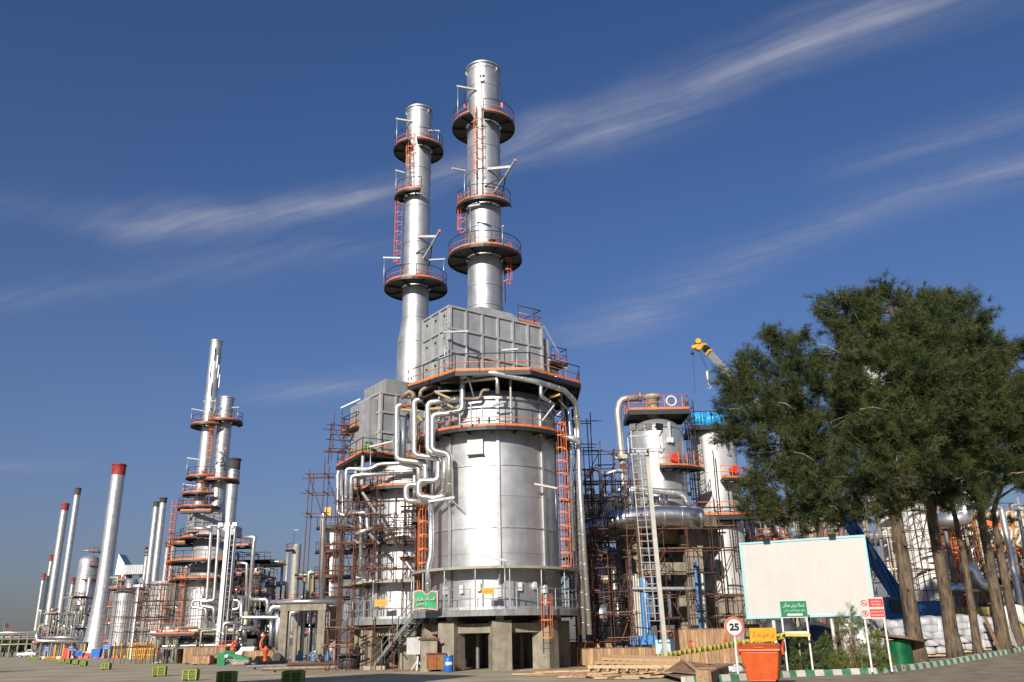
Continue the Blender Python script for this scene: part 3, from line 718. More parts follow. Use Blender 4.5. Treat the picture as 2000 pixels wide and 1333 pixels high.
run(A, [H(1010,580,55.4), H(1230,555,54.5), H(1235,660,54.5)], .2, m=clad)
run(A, [H(1500,590,54.9), H(1530,600,55), H(1530,680,55), H(1620,740,56)], .2)
run(A, [H(1180,640,55.2), H(1130,640,55.3), H(1110,700,55.3), H(1000,700,55.4)], .17, m=brownpipe)
run(A, [at(1120,800,59.4), at(1127,880,59.4), at(1140,1240,59.4)], .27)
run(A, [at(1105,775,60.2), at(1112,860,60.2), at(1130,1240,60.2)], .25)
run(A, [H(1650,700,58), H(1720,780,58.6), H(1735,1000,58.6), at(1119,1090,58.6)], .12)
run(A, [H(1700,960,57.6), H(1780,980,57.8), H(1800,1010,57.9)], .34)
# pipe bracket and its supports
beam('pipe_bracket', at(838, 980, 56.2), at(888, 972, 55.9), .2, .15, beamg, A)
rod('bracket_strut', at(888,1005,56.6), at(868,975,55.8), .07, beamg, A, 6)
rod('bracket_strut', at(912,1008,56.2), at(880,974,55.6), .05, beamg, A, 6)
# clutter between ring platform and octagon: yellowish beams and brackets
for (x0,y0,x1,y1,Y) in ((810,655,910,700,55.4),(770,770,850,765,56),(1590,690,1660,670,56.2),(890,740,930,760,55.6),(1020,570,1070,560,55),(580,775,700,785,57),(640,790,720,850,57)):
    beam('timber', H(x0,y0,Y), H(x1,y1,Y), .25, .14, yellow if x0 in (1590,) else mat('raw_timber_%d' % x0, (.42,.31,.13), .8, 0, .2, 4), A)
for (x0,y0,x1,y1,Y) in ((1540,850,1620,745,55.5),(1640,820,1690,760,57.5),(975,800,975,880,54.7),(1130,745,1130,835,54.7),(1050,735,1055,880,54.6),(720,690,810,650,57),(800,650,1000,640,56),(1200,745,1290,720,54.9)):
    rod('strut', H(x0,y0,Y), H(x1,y1,Y), .07, beamg, A, 6)
# ladders beside the drums
lx = at(1097, 1000, 57.2)
ladder(A, lx.x, lx.y, 5.3, 14.6, 300, cagem=orange, cage0=.8, hoopstep=.85)
lx = at(832, 1050, 58.6)
ladder(A, lx.x, lx.y, 6.0, 14.4, 230, cagem=orange, cage0=.6, hoopstep=.9)
lx = at(1067, 1210, 54.6)
ladder(A, lx.x, lx.y, .9, 3.3, 275, cagem=orange, cage0=.9, hoopstep=1.0)
lamp_arm(A, at(987, 1185, 54.45), 2.7, (-1,0,.25), 1.45)
lamp_arm(A, (BQ[0].x+1.2, BQ[0].y-.6, 18.4), 3.2, (-.9,-.3,-.1), .05)
q = az(868, 735, 18.42); lamp_arm(A, (q.x, q.y, 18.42), 3.1, (.95,.2,.1), 1.6)
q = az(1010, 735, 18.42); lamp_arm(A, (q.x, q.y, 18.42), 1.9, (-.98,-.1,-.1), 1.0)
lamp_arm(A, (*(e1+d1*2.3+d2*.2), 18.4), 2.6, (-.9,-.5,.3), 1.6)
lamp_arm(A, (AX+5.5*math.cos(R(318)), AY+5.5*math.sin(R(318)), 9.0), 2.0, (-1,-.1,.2), 1.4)

# ------------------------------------------------------------------ left: far units
def vessel(name, label, cx, cy, r, z0, z1, dome=None, m=silver2, rings=(), plats=(), seg=32, group=None, cat='vessel', skirt=False, ladders=(), r0=None):
    t = thing(name, (cx, cy, z0), label, cat, group); dome = r*.55 if dome is None else dome
    prof = [((r0 or r), z0), (r, z0+.01 if r0 is None else z0+(z1-z0)*.12), (r, z1-dome)] + [(max(.01, r*math.cos(R(a))), z1-dome+dome*math.sin(R(a))) for a in (12,25,38,50,62,74,84,90)]
    b = MB(); b.lathe_s(prof[:3], cx, cy, seg); b.lathe(prof[2:], cx, cy, seg); sh = b.build('shell', m, t)
    for z in rings:
        b = MB(); b.ringsec(cx, cy, r-.02, r+.05, z-.04, z+.04, seg=seg); b.build('seam_ring', m, sh)
    for (z, w, a0, a1) in plats:
        ring_platform(t, cx, cy, r+.08, r+w, z, a0, a1, arms=max(3, int((a1-a0)/45)), step=1.2, mid=redor, toe=redor, seg=max(8, int((a1-a0)/15)))
    for (a, za, zb) in ladders:
        ladder(t, cx+(r+.15)*math.cos(R(a)), cy+(r+.15)*math.sin(R(a)), za, zb, a, cagem=redor)
    return t, sh

def far_stack(label, top, botpx, wpx, Y, cap=None, caph=3.0, m=silver2, flare=None, bands=10, zb=0.0, group=None):
    mid_ = ((top[0]+botpx[0])/2, (top[1]+botpx[1])/2); c = at(*mid_, Y); zt = zat(top[0], top[1], Y)
    dep = Y*math.cos(TILT) + zt*.75*math.sin(TILT); r = wpx/2*dep/FPX
    zb = max(zb, 0)
    prof = [(r, zb), (r, zt)] if flare is None else [(r*flare, zb), (r*(1+(flare-1)*.62), zb+zt*.10), (r*(1+(flare-1)*.3), zb+zt*.22), (r*(1+(flare-1)*.1), zb+zt*.34), (r*1.02, zb+zt*.48), (r, zt)]
    t, sh = stack('chimney_stack', label, c.x, Y, prof, [zb+(zt-zb)*(k+1)/(bands+1) for k in range(bands)], m=m, seg=24, group=group, topring=False)
    if cap is not None:
        b = MB(); b.lathe([(r+.03, zt-caph), (r+.03, zt+.05), (r-.05, zt+.05)], c.x, Y, 24); b.build('painted_top', cap, sh)
        b = MB(); b.ringsec(c.x, Y, r, r+.12, zt-.25, zt, seg=24); b.build('top_rim', cap, sh)
    return t, c.x, r, zt
GS = None
far_stack('slim red-topped chimney, leftmost of all the chimneys', (87,1121), (71,1214), 6.5, 262, redtop, 1.9, zb=7)
far_stack('red-topped chimney, second from the left edge', (102,1084), (85,1198), 8, 264, redtop, 2.0, zb=7)
far_stack('wide chimney with red and black top, third from the left edge', (130,984), (96,1183), 14, 258, redtop, 2.0, zb=7)
far_stack('pale chimney with rusty black top left of the red-topped flared one', (154,954), (120,1169), 11.5, 250, sootrust, 2.0, m=silver2, bands=14, zb=8)
far_stack('short red-topped chimney in front of the far silver column', (144,1129), (134,1194), 7, 236, redtop, 1.7, zb=6)
far_stack('short plain silver chimney right of the far silver column', (176,1129), (168,1182), 8, 228, None, zb=6)
BST, bx_, br_, bz_ = far_stack('tall silver chimney with flared base and bright red top on the left', (232.5,908), (196,1200), 25.5, 213, mat('bright_red_cap', (.30,.018,.02), .65, 0, .45, .8), 2.7, flare=2.05, bands=13)
b = MB(); b.lathe([(br_*2.06, 0), (br_*2.06, .9)], bx_, 213, 32); b.build('base_ring', redp, BST)
slab('base_opening', (bx_-1.0, 213-br_*1.98, 2.3), .9, .3, 2.0, dark, BST)
far_stack('left one of the two tall sooty-topped chimneys behind the flared one', (304,981), (292,1127), 11.5, 190, soot, 1.1, bands=14, zb=14)
far_stack('right one of the two tall sooty-topped chimneys behind the flared one', (318,973), (303,1133), 13, 188, soot, 1.1, bands=14, zb=13)
far_stack('short sooty-topped chimney just left of the two tall sooty ones', (288,1069), (283,1125), 8, 195, soot, 2.0, zb=14)
far_stack('left one of two short chimneys beside the left furnace', (328,1060), (319,1165), 10, 168, soot, 1.1, zb=9)
far_stack('right one of two short chimneys beside the left furnace', (339,1053), (331,1165), 9.5, 166, soot, 1.1, zb=9)

# far columns
c = at(170, 1130, 232)
vessel('column_vessel', 'far silver column with small platforms left of the flared chimney', c.x, 232, 2.5, zat(165,1182,232), zat(174,1085,232), 1.6, silver2, (18, 22, 26), ((22, 1.6, 300, 420), (25.5, 1.6, 290, 420), (18.5, 1.8, 280, 420)))
rod_p = at(176, 1085, 232)
c2_ = at(243, 1200, 176)
CV, _ = vessel('column_vessel', 'wide bright silver vessel wrapped in thin tubes right of the flared chimney', c2_.x, 176, 2.35, zat(238,1262,176), zat(247,1150,176), 1.5, silver2, (4, 7, 10), ((12.6, .9, 150, 390),))
b = MB(); b.lathe([(1.0, zat(247,1152,176)-.8), (1.1, zat(250,1132,176)), (.01, zat(250,1130,176))], c2_.x+.6, 176, 20); b.build('top_nozzle', silver2, CV)
# grey sloped duct house
d0 = at(224, 1123, 200); d1_ = at(279, 1124, 200)
t = thing('duct_housing', (d0.x, 200, d0.z), 'pale grey sheet-metal duct housing with a sloping left end', 'duct')
zt = zat(228, 1082, 200); zr = zat(243, 1101, 200); x1 = xat(243, 1101, 200); x2 = xat(280, 1103, 200)
b = MB(); z0 = d0.z
b.hexa([(d0.x,200,z0),(x1,200,z0),(x1,204,z0),(d0.x,204,z0),(d0.x+.3,200,zt),(x1,200,zr),(x1,204,zr),(d0.x+.3,204,zt)]); b.build('sloped_end', silver2, t)
for k in range(9):
    xa = x1+.03+(x2-x1)*k/9; slab('sheet', ((xa+(x2-x1)/18), 201.5, (z0+zr)/2-.15), (x2-x1)/9-.05, 3.0, zr-z0-.4, beamg, t)
for xx in (d0.x+1.2, x1+.5, x2-.6): 
    b = MB(); b.cyl((xx, 202, 2), (xx, 202, z0+.1), .75, seg=16); b.build('duct_leg', silver2, t)

def unit(name, label, x0, x1, y0, y1, zs, nx, seed, steel=steel, pm=(clad, silver2, tanpipe), npipe=14, nv=8, drums=3, rails=redor, cat='pipe rack', nside=3, colw=.22):
    """open steel frame full of pipes: posts, beams, pipe runs, walkways, small drums"""
    rg = random.Random(seed); t = thing(name, ((x0+x1)/2, (y0+y1)/2, 0), label, cat)
    xs = [x0+(x1-x0)*k/nx for k in range(nx+1)]
    for x in xs:
        for y in (y0, y1): beam('column', (x, y, 0), (x, y, zs[-1]), colw, colw, steel, t)
    for z in zs:
        for y in (y0, y1): beam('beam', (x0, y, z), (x1, y, z), colw, colw*1.2, steel, t)
        for x in xs: beam('cross_beam', (x, y0, z-.02), (x, y1, z-.02), colw*.9, colw, steel, t)
    for k in range(npipe):
        z = rg.choice(zs)+rg.uniform(.15,.35); y = rg.uniform(y0, y1); r = rg.choice((.08,.1,.14,.2,.26)); a = x0-rg.uniform(-.5, 1); c_ = x1+rg.uniform(-.5, 1)
        pts = [Vector((a, y, z)), Vector((c_, y, z))]
        if rg.random() < .45: pts.insert(0, Vector((a, y, max(.3, z-rg.uniform(1,3)))))
        if rg.random() < .45: pts.append(Vector((c_, y, z+rg.uniform(-2.5,2.5))))
        run(t, pts, r, rg.choice(pm), seg=8)
    for k in range(nv):
        x = rg.uniform(x0, x1); y = y0-rg.uniform(.1,.5); za = rg.choice([.2]+list(zs[:-1])); zb = rg.choice([z for z in zs if z > za] or [zs[-1]])+rg.uniform(0,1.2); r = rg.choice((.07,.1,.14,.2))
        run(t, [Vector((x, y, za)), Vector((x, y, zb)), Vector((x+rg.choice((-1,1))*rg.uniform(.6,2), y+rg.uniform(0,.6), zb))], r, rg.choice(pm), seg=8)
    for k in range(nside):
        z = rg.choice(zs); i = rg.randrange(nx); xa, xb = xs[i], xs[min(nx, i+rg.choice((1,2)))]
        poly_platform(t, [(xa, y0-1.1), (xb, y0-1.1), (xb, y0-.12), (xa, y0-.12)], z+.05, open_edges=(2,), mid=rails, toe=rails, top=rails if rg.random()<.4 else dark)
    for k in range(drums):
        x = rg.uniform(x0+.5, x1-.5); z = rg.choice(zs[:-1] or zs); r = rg.uniform(.4,.8); h = rg.uniform(1.2, 2.6); y = rg.uniform(y0+.3, y1)
        b = MB(); b.lathe([(r*.5,z+.1),(r,z+.4),(r,z+h),(r*.6,z+h+.3),(.01,z+h+.35)], x, y, 16); b.build('drum_vessel', rg.choice((silver2, clad)), t)
    return t
def at_x(px, Y): return xat(px, 1250, Y)
unit('pipe_rack', 'cluttered steel frame with pipes under the red-topped chimneys on the far left', at_x(68,245), at_x(118,245), 245, 262, [3.5, 7.5, 11], 4, 11, npipe=14, nv=14, drums=4, nside=5)
unit('pipe_rack', 'steel frame with red walkways left of the flared chimney base', at_x(112,225), at_x(160,225), 225, 240, [3, 6.5, 10, 14], 4, 12, npipe=14, nv=16, drums=5, nside=7)
unit('pipe_rack', 'steel frame with pipes between flared chimney and wide silver vessel', at_x(208,200), at_x(232,200), 200, 212, [3, 7, 11, 16], 2, 13, npipe=8, nv=8, drums=2, nside=4)
unit('pipe_rack', 'low steel frame with pipes in front of the grey scaffolded furnace casing', at_x(262,165), at_x(300,165), 165, 172, [2.5, 5], 3, 14, npipe=8, nv=10, drums=2, nside=3)
# long pipe bridge to the left edge
t = thing('pipe_bridge', (at_x(20,262), 262, 0), 'long low pipe bridge running off the left edge of the picture', 'pipe rack')
xa, xb = at_x(-60,262), at_x(70,262)
for k in range(9):
    x = xa+(xb-xa)*k/8
    for y in (262, 266): beam('column', (x,y,0), (x,y,6.3), .35, .35, steel, t)
    beam('cross_beam', (x,262,5.0), (x,266,5.0), .3, .3, steel, t)
for y, z, r in ((261.8,6.6,.34),(263,6.5,.25),(264,6.5,.3),(262.4,5.4,.2),(263.6,5.4,.25),(262,3.4,.18)):
    run(t, [Vector((xa,y,z)), Vector((xb,y,z))], r, clad if r > .22 else tanpipe, seg=8)
for z in (4.9, 6.15): beam('beam', (xa,262,z), (xb,262,z), .3, .35, steel, t)
t = thing('pipe_header', (at_x(110,222), 222, 0), 'two long low silver pipes running towards the flared chimney base', 'pipe')
run(t, [at(72,1234,222), at(72,1252,222), at(163,1253,222)], .35, clad); run(t, [at(72,1245,223), at(163,1246,223)], .28, clad)
for px in (80, 100, 120, 140, 158):
    p = at(px, 1253, 222); beam('support_post', (p.x,222.4,0), (p.x,222.4,p.z-.3), .3, .3, steel, t)

# scaffolded grey furnace casing
t = thing('furnace_casing', (at_x(312,160), 160, 0), 'grey panelled furnace casing wrapped in thin tubes left of the twin-stack furnace', 'furnace')
def octo(cx, cy, r, n=8, o=22.5): return [(cx+r*math.cos(R(o+360/n*k)), cy+r*math.sin(R(o+360/n*k))) for k in range(n)]
cx_ = at_x(314,160); r_ = 3.4
ztop = zat(314,1175,157)
for j, (za, zb) in enumerate(((1.6, ztop*.5), (ztop*.5+.03, ztop))):
    pts = octo(cx_, 160, r_)
    for k in range(8):
        p, q = Vector(pts[k]), Vector(pts[(k+1)%8]); m_ = (p+q)/2; yaw = math.atan2((q-p).y, (q-p).x)
        slab('casing_panel', (m_.x, m_.y, (za+zb)/2), (q-p).length-.04, .25, zb-za, panelg if (j+k)%3 else beamg, t, yaw)
b = MB(); b.prism(octo(cx_,160,r_+.1), ztop, ztop+.2); b.build('roof', rustpl, t)
b = MB(); b.prism(octo(cx_-2.4,166,2.6), 2, zat(296,1137,166)); b.build('rear_casing', panelg, t)
for k in range(7):
    zz = 1.5+k*(ztop-1)/7
    if k % 2 == 0: b = MB(); b.prism(octo(cx_,160,r_+.25), zz, zz+.1); b.build('casing_band', rust, t)
scaffold('tube_scaffold', 'thin tube scaffold around the grey furnace casing on the left', (cx_, 155.4, 0), 0, [-4.2,-2.8,-1.4,0,1.4,2.8,4.2], [0, 1.0], [0, 2.2,4.2,6.2,8.2,10.2,12], keep=.9, dense=.95, seed=4, r=.04, planks=8)
scaffold('tube_scaffold', 'thin tube scaffold around the wide bright silver vessel', (c2_.x, 172.6, 0), 0, [-2.8,-1.4,0,1.4,2.8], [0], [0,2.2,4.2,6.2,8.2,10.2,12], keep=.9, dense=1, seed=5, r=.035, diag=2)

# ------------------------------------------------------------------ left furnace with twin stacks
def z7(x, y): return 250+x/3.573, 960+y/3.573
BXc, BYc = xat(402,1180,105), 105.0
B = thing('fired_heater', (BXc, BYc, 0), 'left furnace drum with twin slim chimneys, orange platforms and looping pipes', 'furnace')
concrete_legs(B, BXc, BYc, 2.5, [230, 310, 20, 90, 160], 1.9, .9, (1.4, 1.85))
ring_platform(B, BXc, BYc, .8, 3.9, 2.4, arms=10, rim=rimg, fascia=.3, top=galv, mid=rust, toe=rust, armm=beamg)
drum(B, BXc, BYc, 2.75, [2.5, 5.6, 9.0], 8, 10, m=silver2)
ring_platform(B, BXc, BYc, 2.85, 4.2, zat(*z7(530,608),101.5), arms=12)
zU = zat(*z7(520,480),102)
b = MB(); b.lathe([(2.7,9.0),(2.5,9.6),(2.3,10),(2.3,zU+3.2),(1.5,zU+4.0)], BXc+.2, BYc, 32); b.build('upper_drum', panelg, B)
ring_platform(B, BXc-.2, BYc, 2.45, 4.6, zU-.1, 170, 350, arms=10)
ring_platform(B, BXc+.2, BYc, 2.45, 3.9, zU+2.6, 150, 300, arms=6)
uz = zat(*z7(500,210),103)
panel_box(B, (BXc-1.6, BYc-2.2), 3.2, 2.4, zU+3.4, uz+1.2, 3, 2, 2)
poly_platform(B, [(BXc-3.0,BYc-3.0),(BXc+.6,BYc-3.0),(BXc+.6,BYc-2.3),(BXc-3.0,BYc-2.3)], zat(*z7(500,135),102), open_edges=(2,), h=1.2)
poly_platform(B, [(BXc-4.2,BYc-2.6),(BXc-2.2,BYc-2.6),(BXc-2.2,BYc+.5),(BXc-4.2,BYc+.5)], zat(*z7(430,360),103), open_edges=(1,))
poly_platform(B, [(BXc+2.6,BYc-1.6),(BXc+5.0,BYc-1.6),(BXc+5.0,BYc+.5),(BXc+2.6,BYc+.5)], zat(*z7(800,375),103), open_edges=(3,))
b = MB(); b.prism([(BXc-2.2,BYc-1.2),(BXc+2.9,BYc-1.2),(BXc+2.9,BYc+2),(BXc-2.2,BYc+2)], zU+3.0, zat(*z7(640,225),104)-.2); b.build('duct_block', panelg, B)
ladder(B, BXc-3.7, BYc-2.7, 2.5, zU+6, 270, cagem=orange); ladder(B, BXc-1.6, BYc-3.1, 2.5, 9, 270, cagem=orange)
T7 = lambda pts, Y: [at(*z7(x,y), Y) for x, y in pts]
for pts, r in (([(405,262),(585,250),(578,300),(550,755),(450,765),(445,810),(545,818),(545,930)], .17), ([(630,260),(632,300),(600,760),(510,770),(510,800),(600,812),(598,920)], .17),
               ([(740,255),(748,300),(712,755),(780,765),(775,820),(700,830),(690,920)], .19), ([(690,250),(690,330),(650,740)], .2),
               ([(800,318),(890,320),(880,350),(838,860)], .22), ([(760,500),(830,502),(822,840)], .16), ([(795,740),(788,880),(1060,880),(1062,1120)], .22),
               ([(640,345),(740,348)], .15), ([(420,255),(580,262)], .2), ([(850,755),(975,755),(970,860)], .2), ([(985,860),(1005,805),(1360,815)], .28), ([(600,955),(870,955)], .24),
               ([(1000,870),(995,1080)], .2), ([(1020,870),(1015,1090)], .2), ([(1045,860),(1040,1100)], .24), ([(810,900),(808,1050)], .26)):
    run(B, T7(pts, 100.2+random.uniform(-.6,.9)), r, clad, seg=10)
stB1 = at(413, 770, 106)
S1, S1s = stack('chimney_stack', 'taller of the twin slim chimneys on the left furnace', stB1.x, 106, [(.86, zat(393,990,106)), (.8, zat(405,860,106)), (.72, zat(427,667,106))], [zat(413,y,106) for y in (700,730,760,790,820,850,890,930,970)], seg=24)
stB2 = at(434, 880, 106.5)
S2, S2s = stack('chimney_stack', 'shorter of the twin slim chimneys on the left furnace', stB2.x, 106.5, [(1.12, zat(424,1020,106.5)), (.9, zat(428,975,106.5)), (.88, zat(443,778,106.5))], [zat(434,y,106.5) for y in (806,850,885,925,975)], seg=24)
def zz6(y, Y=106): return zat(420, 640+y/3.703, Y)
ring_platform(S1, stB1.x, 106, .95, 2.1, zz6(715), 120, 330, arms=5, r=.03); ring_platform(S2, stB2.x, 106.5, 1.0, 2.2, zz6(690,106.5), 150, 420, arms=6, r=.03)
ring_platform(S1, stB1.x, 106, 1.0, 2.0, zz6(1090), 150, 330, arms=5, r=.03); ring_platform(S2, stB2.x, 106.5, 1.05, 2.4, zz6(1115,106.5), 150, 400, arms=6, r=.03)
ring_platform(S1, stB1.x, 106, 1.0, 2.2, zz6(1210), 150, 330, arms=5, r=.03); ring_platform(S1, stB1.x, 106, 1.0, 2.6, zz6(1310), 150, 350, arms=5, r=.03)
ladder(S1, stB1.x+.9, 105.0, zz6(1090), zz6(700), 285); ladder(S1, stB1.x+.3, 105.0, zz6(1310), zz6(1100), 280)
stack_lamps(S1, stB1.x, 106, [(200, 2.1, zz6(720), 2.2, 20, 1.4), (200, 2.0, zz6(1100), 2.6, 10, 1.4), (210, 2.2, zz6(1230), 1.5, 10, 1.5)]); stack_lamps(S2, stB2.x, 106.5, [(250, 2.2, zz6(700), 2.6, 200, 1.4), (330, 2.2, zz6(690), 1.8, 200, .8)])
for (x,y,h) in ((410,290,60),(440,160,60),(462,225,50),(477,360,60),(470,290,60),(415,415,60)):   # strakes
    p = at(300+x/3.703, 640+(y+h/2)/3.703, 105.15); slab('strake', (p.x, p.y, p.z), .05, .28, 1.7, silver, S1s)
t3, x3, r3, zt3 = far_stack('stubby chimney with black top behind the left furnace', (456.5,897), (449,1022), 23, 124, soot, 1.6, bands=5, zb=10)
davit(S2, stB2.x, 106.5, 285, .95, zz6(1010), 1.2)
# lamp mast with ladder
def lamp_mast(label, px0, py0, px1, py1, Y, w=.5, head=True, lad=1):
    p0 = at(px0, py0, Y); p1 = at(px1, py1, Y); x = (p0.x+p1.x)/2; zt = p1.z; t = thing('lamp_mast', (x, Y, 0), label, 'lamp mast')
    b = MB(); b.bar((x,Y,0), (x,Y,zt), w, w*.8); b.build('mast', galv, t)
    b = MB()
    for s in (-.22,.22): b.bar((x-lad*(w/2+.35)+s, Y-.1, 1.5), (x-lad*(w/2+.35)+s, Y-.1, zt), .06, .05)
    ld = b.build('ladder', galv, t)
    b = MB(); z = 1.8
    while z < zt: b.cyl((x-lad*(w/2+.35)-.22,Y-.1,z), (x-lad*(w/2+.35)+.22,Y-.1,z), .025, seg=5); z += .62
    b.build('rungs', galv, ld)
    return t, x, zt
mt, mx_, mzt = lamp_mast('grey ladder mast standing in front of the left furnace', 428, 1262, 443, 1030, 99, .5, lad=-1)
for s in (-.8, 0, .8): slab('floodlight', (mx_+s, 98.8, mzt+.25), .5, .3, .4, galv, mt)
slab('head_frame', (mx_, 99, mzt), 2.2, .15, .12, galv, mt)
mt2, mx2, mz2 = lamp_mast('slim leaning lamp pole in front of the wide silver vessel', 253, 1282, 273, 1147, 150, .3)
slab('floodlight', (mx2, 149.8, mz2+.2), 1.6, .3, .35, galv, mt2)
# frames, vessels behind
unit('pipe_rack', 'steel frame full of pipes right of the left furnace', BXc+3.4, BXc+6.6, 104, 110, [2.6, 5, 7.5, 9.5], 2, 21, npipe=12, nv=12, drums=3, nside=5, colw=.18)
unit('pipe_rack', 'low pipe frame in front of the left furnace base', BXc-3.0, BXc+6, 99.0, 101.8, [1.6, 3.0], 4, 22, npipe=12, nv=14, drums=2, nside=2, colw=.14)
scaffold('tube_scaffold', 'rusty tube scaffold across the left furnace front', (BXc-.5, 100.6, 0), 0, [-5,-3.5,-2,-.5,1,2.5,4,6], [0,.9], [0,1.8,3.4,5,6.6,8.4], dense=.75, seed=9, planks=14, diag=6)
scaffold('tube_scaffold', 'rusty tube scaffold left of the left furnace above the yellow railings', (BXc-7.5, 104, 0), 0, [-2.5,-1.2,0,1.2,2.5], [0,1], [0,1.8,3.4,5,6.6,8.2], dense=.8, seed=10, planks=10, diag=6)
c = at(521, 1150, 128); v, _ = vessel('storage_vessel', 'dark brown cylindrical vessel between left furnace and concrete bridge', c.x, 128, 1.25, 1, zat(521,1126,128), .3, mat('dark_brown_vessel', (.075,.065,.05), .6, .2, .25, 1.5, streak=.3), (4, 7))
railing(v, arc(c.x, 128, 1.35, zat(521,1126,128)-.1, 180, 360, 10), 1.0, dark, dark, None, step=.8)
p = at(533, 1115, 127); lamp_arm(v, (p.x, 127.5, zat(533,1130,127)), 2.2, (.9,0,.05), .6, dark)
dullcol = mat('dull_grey_column', (.36,.35,.31), .6, .3, .15, 2); c = at(577, 1110, 175); v, _ = vessel('column_vessel', 'slim pale column far behind the concrete pipe bridge', c.x, 175, .85, 3, zat(577,1062,175), .3, dullcol, (8, 12, 16), ((zat(577,1075,175), 1.3, 150, 260), (zat(577,1130,175), 1.2, 300, 420)))
run(v, [Vector((c.x-1.4,174,4)), Vector((c.x-1.4,174,zat(570,1080,174)))], .28, dullcol); lamp_arm(v, (c.x-.4, 174, zat(577,1062,175)-.5), 3, (1,0,0), .8, dark)
unit('pipe_rack', 'low far pipe frame behind the concrete pipe bridge', at_x(530,150), at_x(640,150), 150, 158, [3.5, 6.5, 8.5], 5, 24, npipe=14, nv=18, drums=3, nside=5)
unit('pipe_rack', 'yellowish far steel frame left of the narrow platform column', at_x(588,120), at_x(622,120), 120, 126, [4, 7, 10.5], 2, 25, steel=mat('ochre_steel', (.36,.22,.06), .6, .1, .2, 2), npipe=8, nv=8, drums=2, nside=4)
# concrete pipe bridge
Yb = 93; xl, xr = at_x(553,Yb), at_x(627,Yb); zb_ = zat(590,1193,Yb)
t = thing('concrete_pipe_bridge', ((xl+xr)/2, Yb, 0), 'beige concrete portal carrying silver pipes left of the narrow column', 'pipe rack')
for x in (xl, xr):
    for y in (Yb, Yb+6): slab('concrete_column', (x, y, zb_/2), .75, .75, zb_, concrete, t)
for y in (Yb, Yb+6): slab('concrete_beam', ((xl+xr)/2, y, zb_+.3), xr-xl+.9, .8, .62, concrete, t)
for k in range(7): run(t, [Vector((xl-1.5, Yb-.2+k*.8, zb_+.9)), Vector((xr+1.5, Yb-.2+k*.8, zb_+.9))], .2+.04*(k%3), (clad, tanpipe)[k%2])
for k in range(8): run(t, [Vector((xl+.8+k*.42, Yb+2.5+(k%3), .1)), Vector((xl+.8+k*.42, Yb+2.5+(k%3), zb_+.6))], .08+.03*(k%3), (clad, galv, bluel)[k%3], seg=8)
run(t, [Vector((xl+.7,Yb-.5,.4)), Vector((xl+.7,Yb-.5,zb_-.2)), Vector((xl+1.6,Yb-.5,zb_-.1))], .12, clad)
for k in range(5): 
    b = MB(); x = xl+1+k*.75; b.lathe([(.28,.1),(.28,.6),(.15,.75),(.15,1.1),(.01,1.12)], x, Yb+3+(k%2), 12); b.build('pump', (bluel, galv)[k%2], t)

unit('pipe_rack', 'dark pipe frame directly behind the left furnace', BXc-6, BXc+5.5, 111, 117, [3, 6, 9, 11.5], 5, 61, npipe=18, nv=24, drums=6, nside=10, colw=.2)
unit('pipe_rack', 'pipe frame with red walkways behind the wide silver vessel', at_x(205,192), at_x(300,192), 192, 200, [3, 6.5, 10, 13], 6, 62, npipe=18, nv=26, drums=5, nside=10)
unit('pipe_rack', 'pipe frame behind the red-topped chimneys, farthest to the left', at_x(80,268), at_x(165,268), 268, 276, [3, 6.5, 10, 13], 6, 63, npipe=18, nv=26, drums=6, nside=10)

# ------------------------------------------------------------------ narrow column and clutter left of the second heater
def z4(x, y): return 600+x*.3248, 900+y*.3248
c = at(650, 1120, 106)
F, Fs = vessel('column_vessel', 'narrow silver column with three orange platforms left of the central furnaces', c.x, 106, 1.3, .5, zat(652,1030,106), .4, silver2, (4, 8), ladders=((250, 1, 12),))
for y, w in ((1030, .55), (1077, .6), (1126, .6), (1168, .6)):
    z = zat(650, y, 104.5); ring_platform(F, c.x, 106, 1.4, 2.2, z, 180, 400, arms=6, step=.8, mid=orange, toe=rust, r=.03)
for a, z in ((250, 6.6), (275, 6.8), (255, 9), (235, 4.6)): slab('valve', (c.x+1.6*math.cos(R(a)), 106+1.6*math.sin(R(a)), z*1.3), .4, .4, .4, redp if z > 6.7 else dark, F)
run(F, [at(629,1170,104), at(631,1010,104), at(634,1000,104)], .38, clad); slab('yellow_box', at(641,1000,104), .8, .5, 1.0, yellow, F)
T4 = lambda pts, Y: [at(*z4(x,y), Y) for x, y in pts]
for pts, Y, r in (([(235,380),(235,50),(380,52),(430,22),(570,15),(640,30)], 61, .24), ([(195,60),(185,80),(185,320),(310,350),(318,420)], 61.5, .26), ([(265,300),(265,95),(330,85),(640,75)], 60.8, .22),
                  ([(245,315),(360,315),(362,410),(400,408)], 60.6, .24), ([(300,330),(322,340),(322,690)], 60.4, .2), ([(290,440),(390,405)], 60, .2), ([(215,60),(215,350),(270,395),(330,395)], 62.5, .2)):
    run(C, T4(pts, Y), r)
for x0,y0,x1,y1 in ((330,190,420,325),(280,480,345,520),(370,440,430,500)): beam('strut', at(*z4(x0,y0),60.2), at(*z4(x1,y1),60.6), .16, .16, beamg, C)
ladder(C, at(*z4(700,560),59.5).x, 59.5, 3.3, 9.5, 270, cagem=orange, cage0=.6)
poly_platform(C, [at(806,1020,59.3).xy, at(835,1020,59.3).xy, at(835,1020,60.6).xy, at(806,1020,60.6).xy], 9.6, open_edges=(2,), mid=dark, toe=dark)
lamp_arm(C, at(727,1208,61.3), 2.4, (-1,0,.25), 1.3); lamp_arm(C, at(803,1195,60.6), 2.7, (-.6,0,.8), .7)

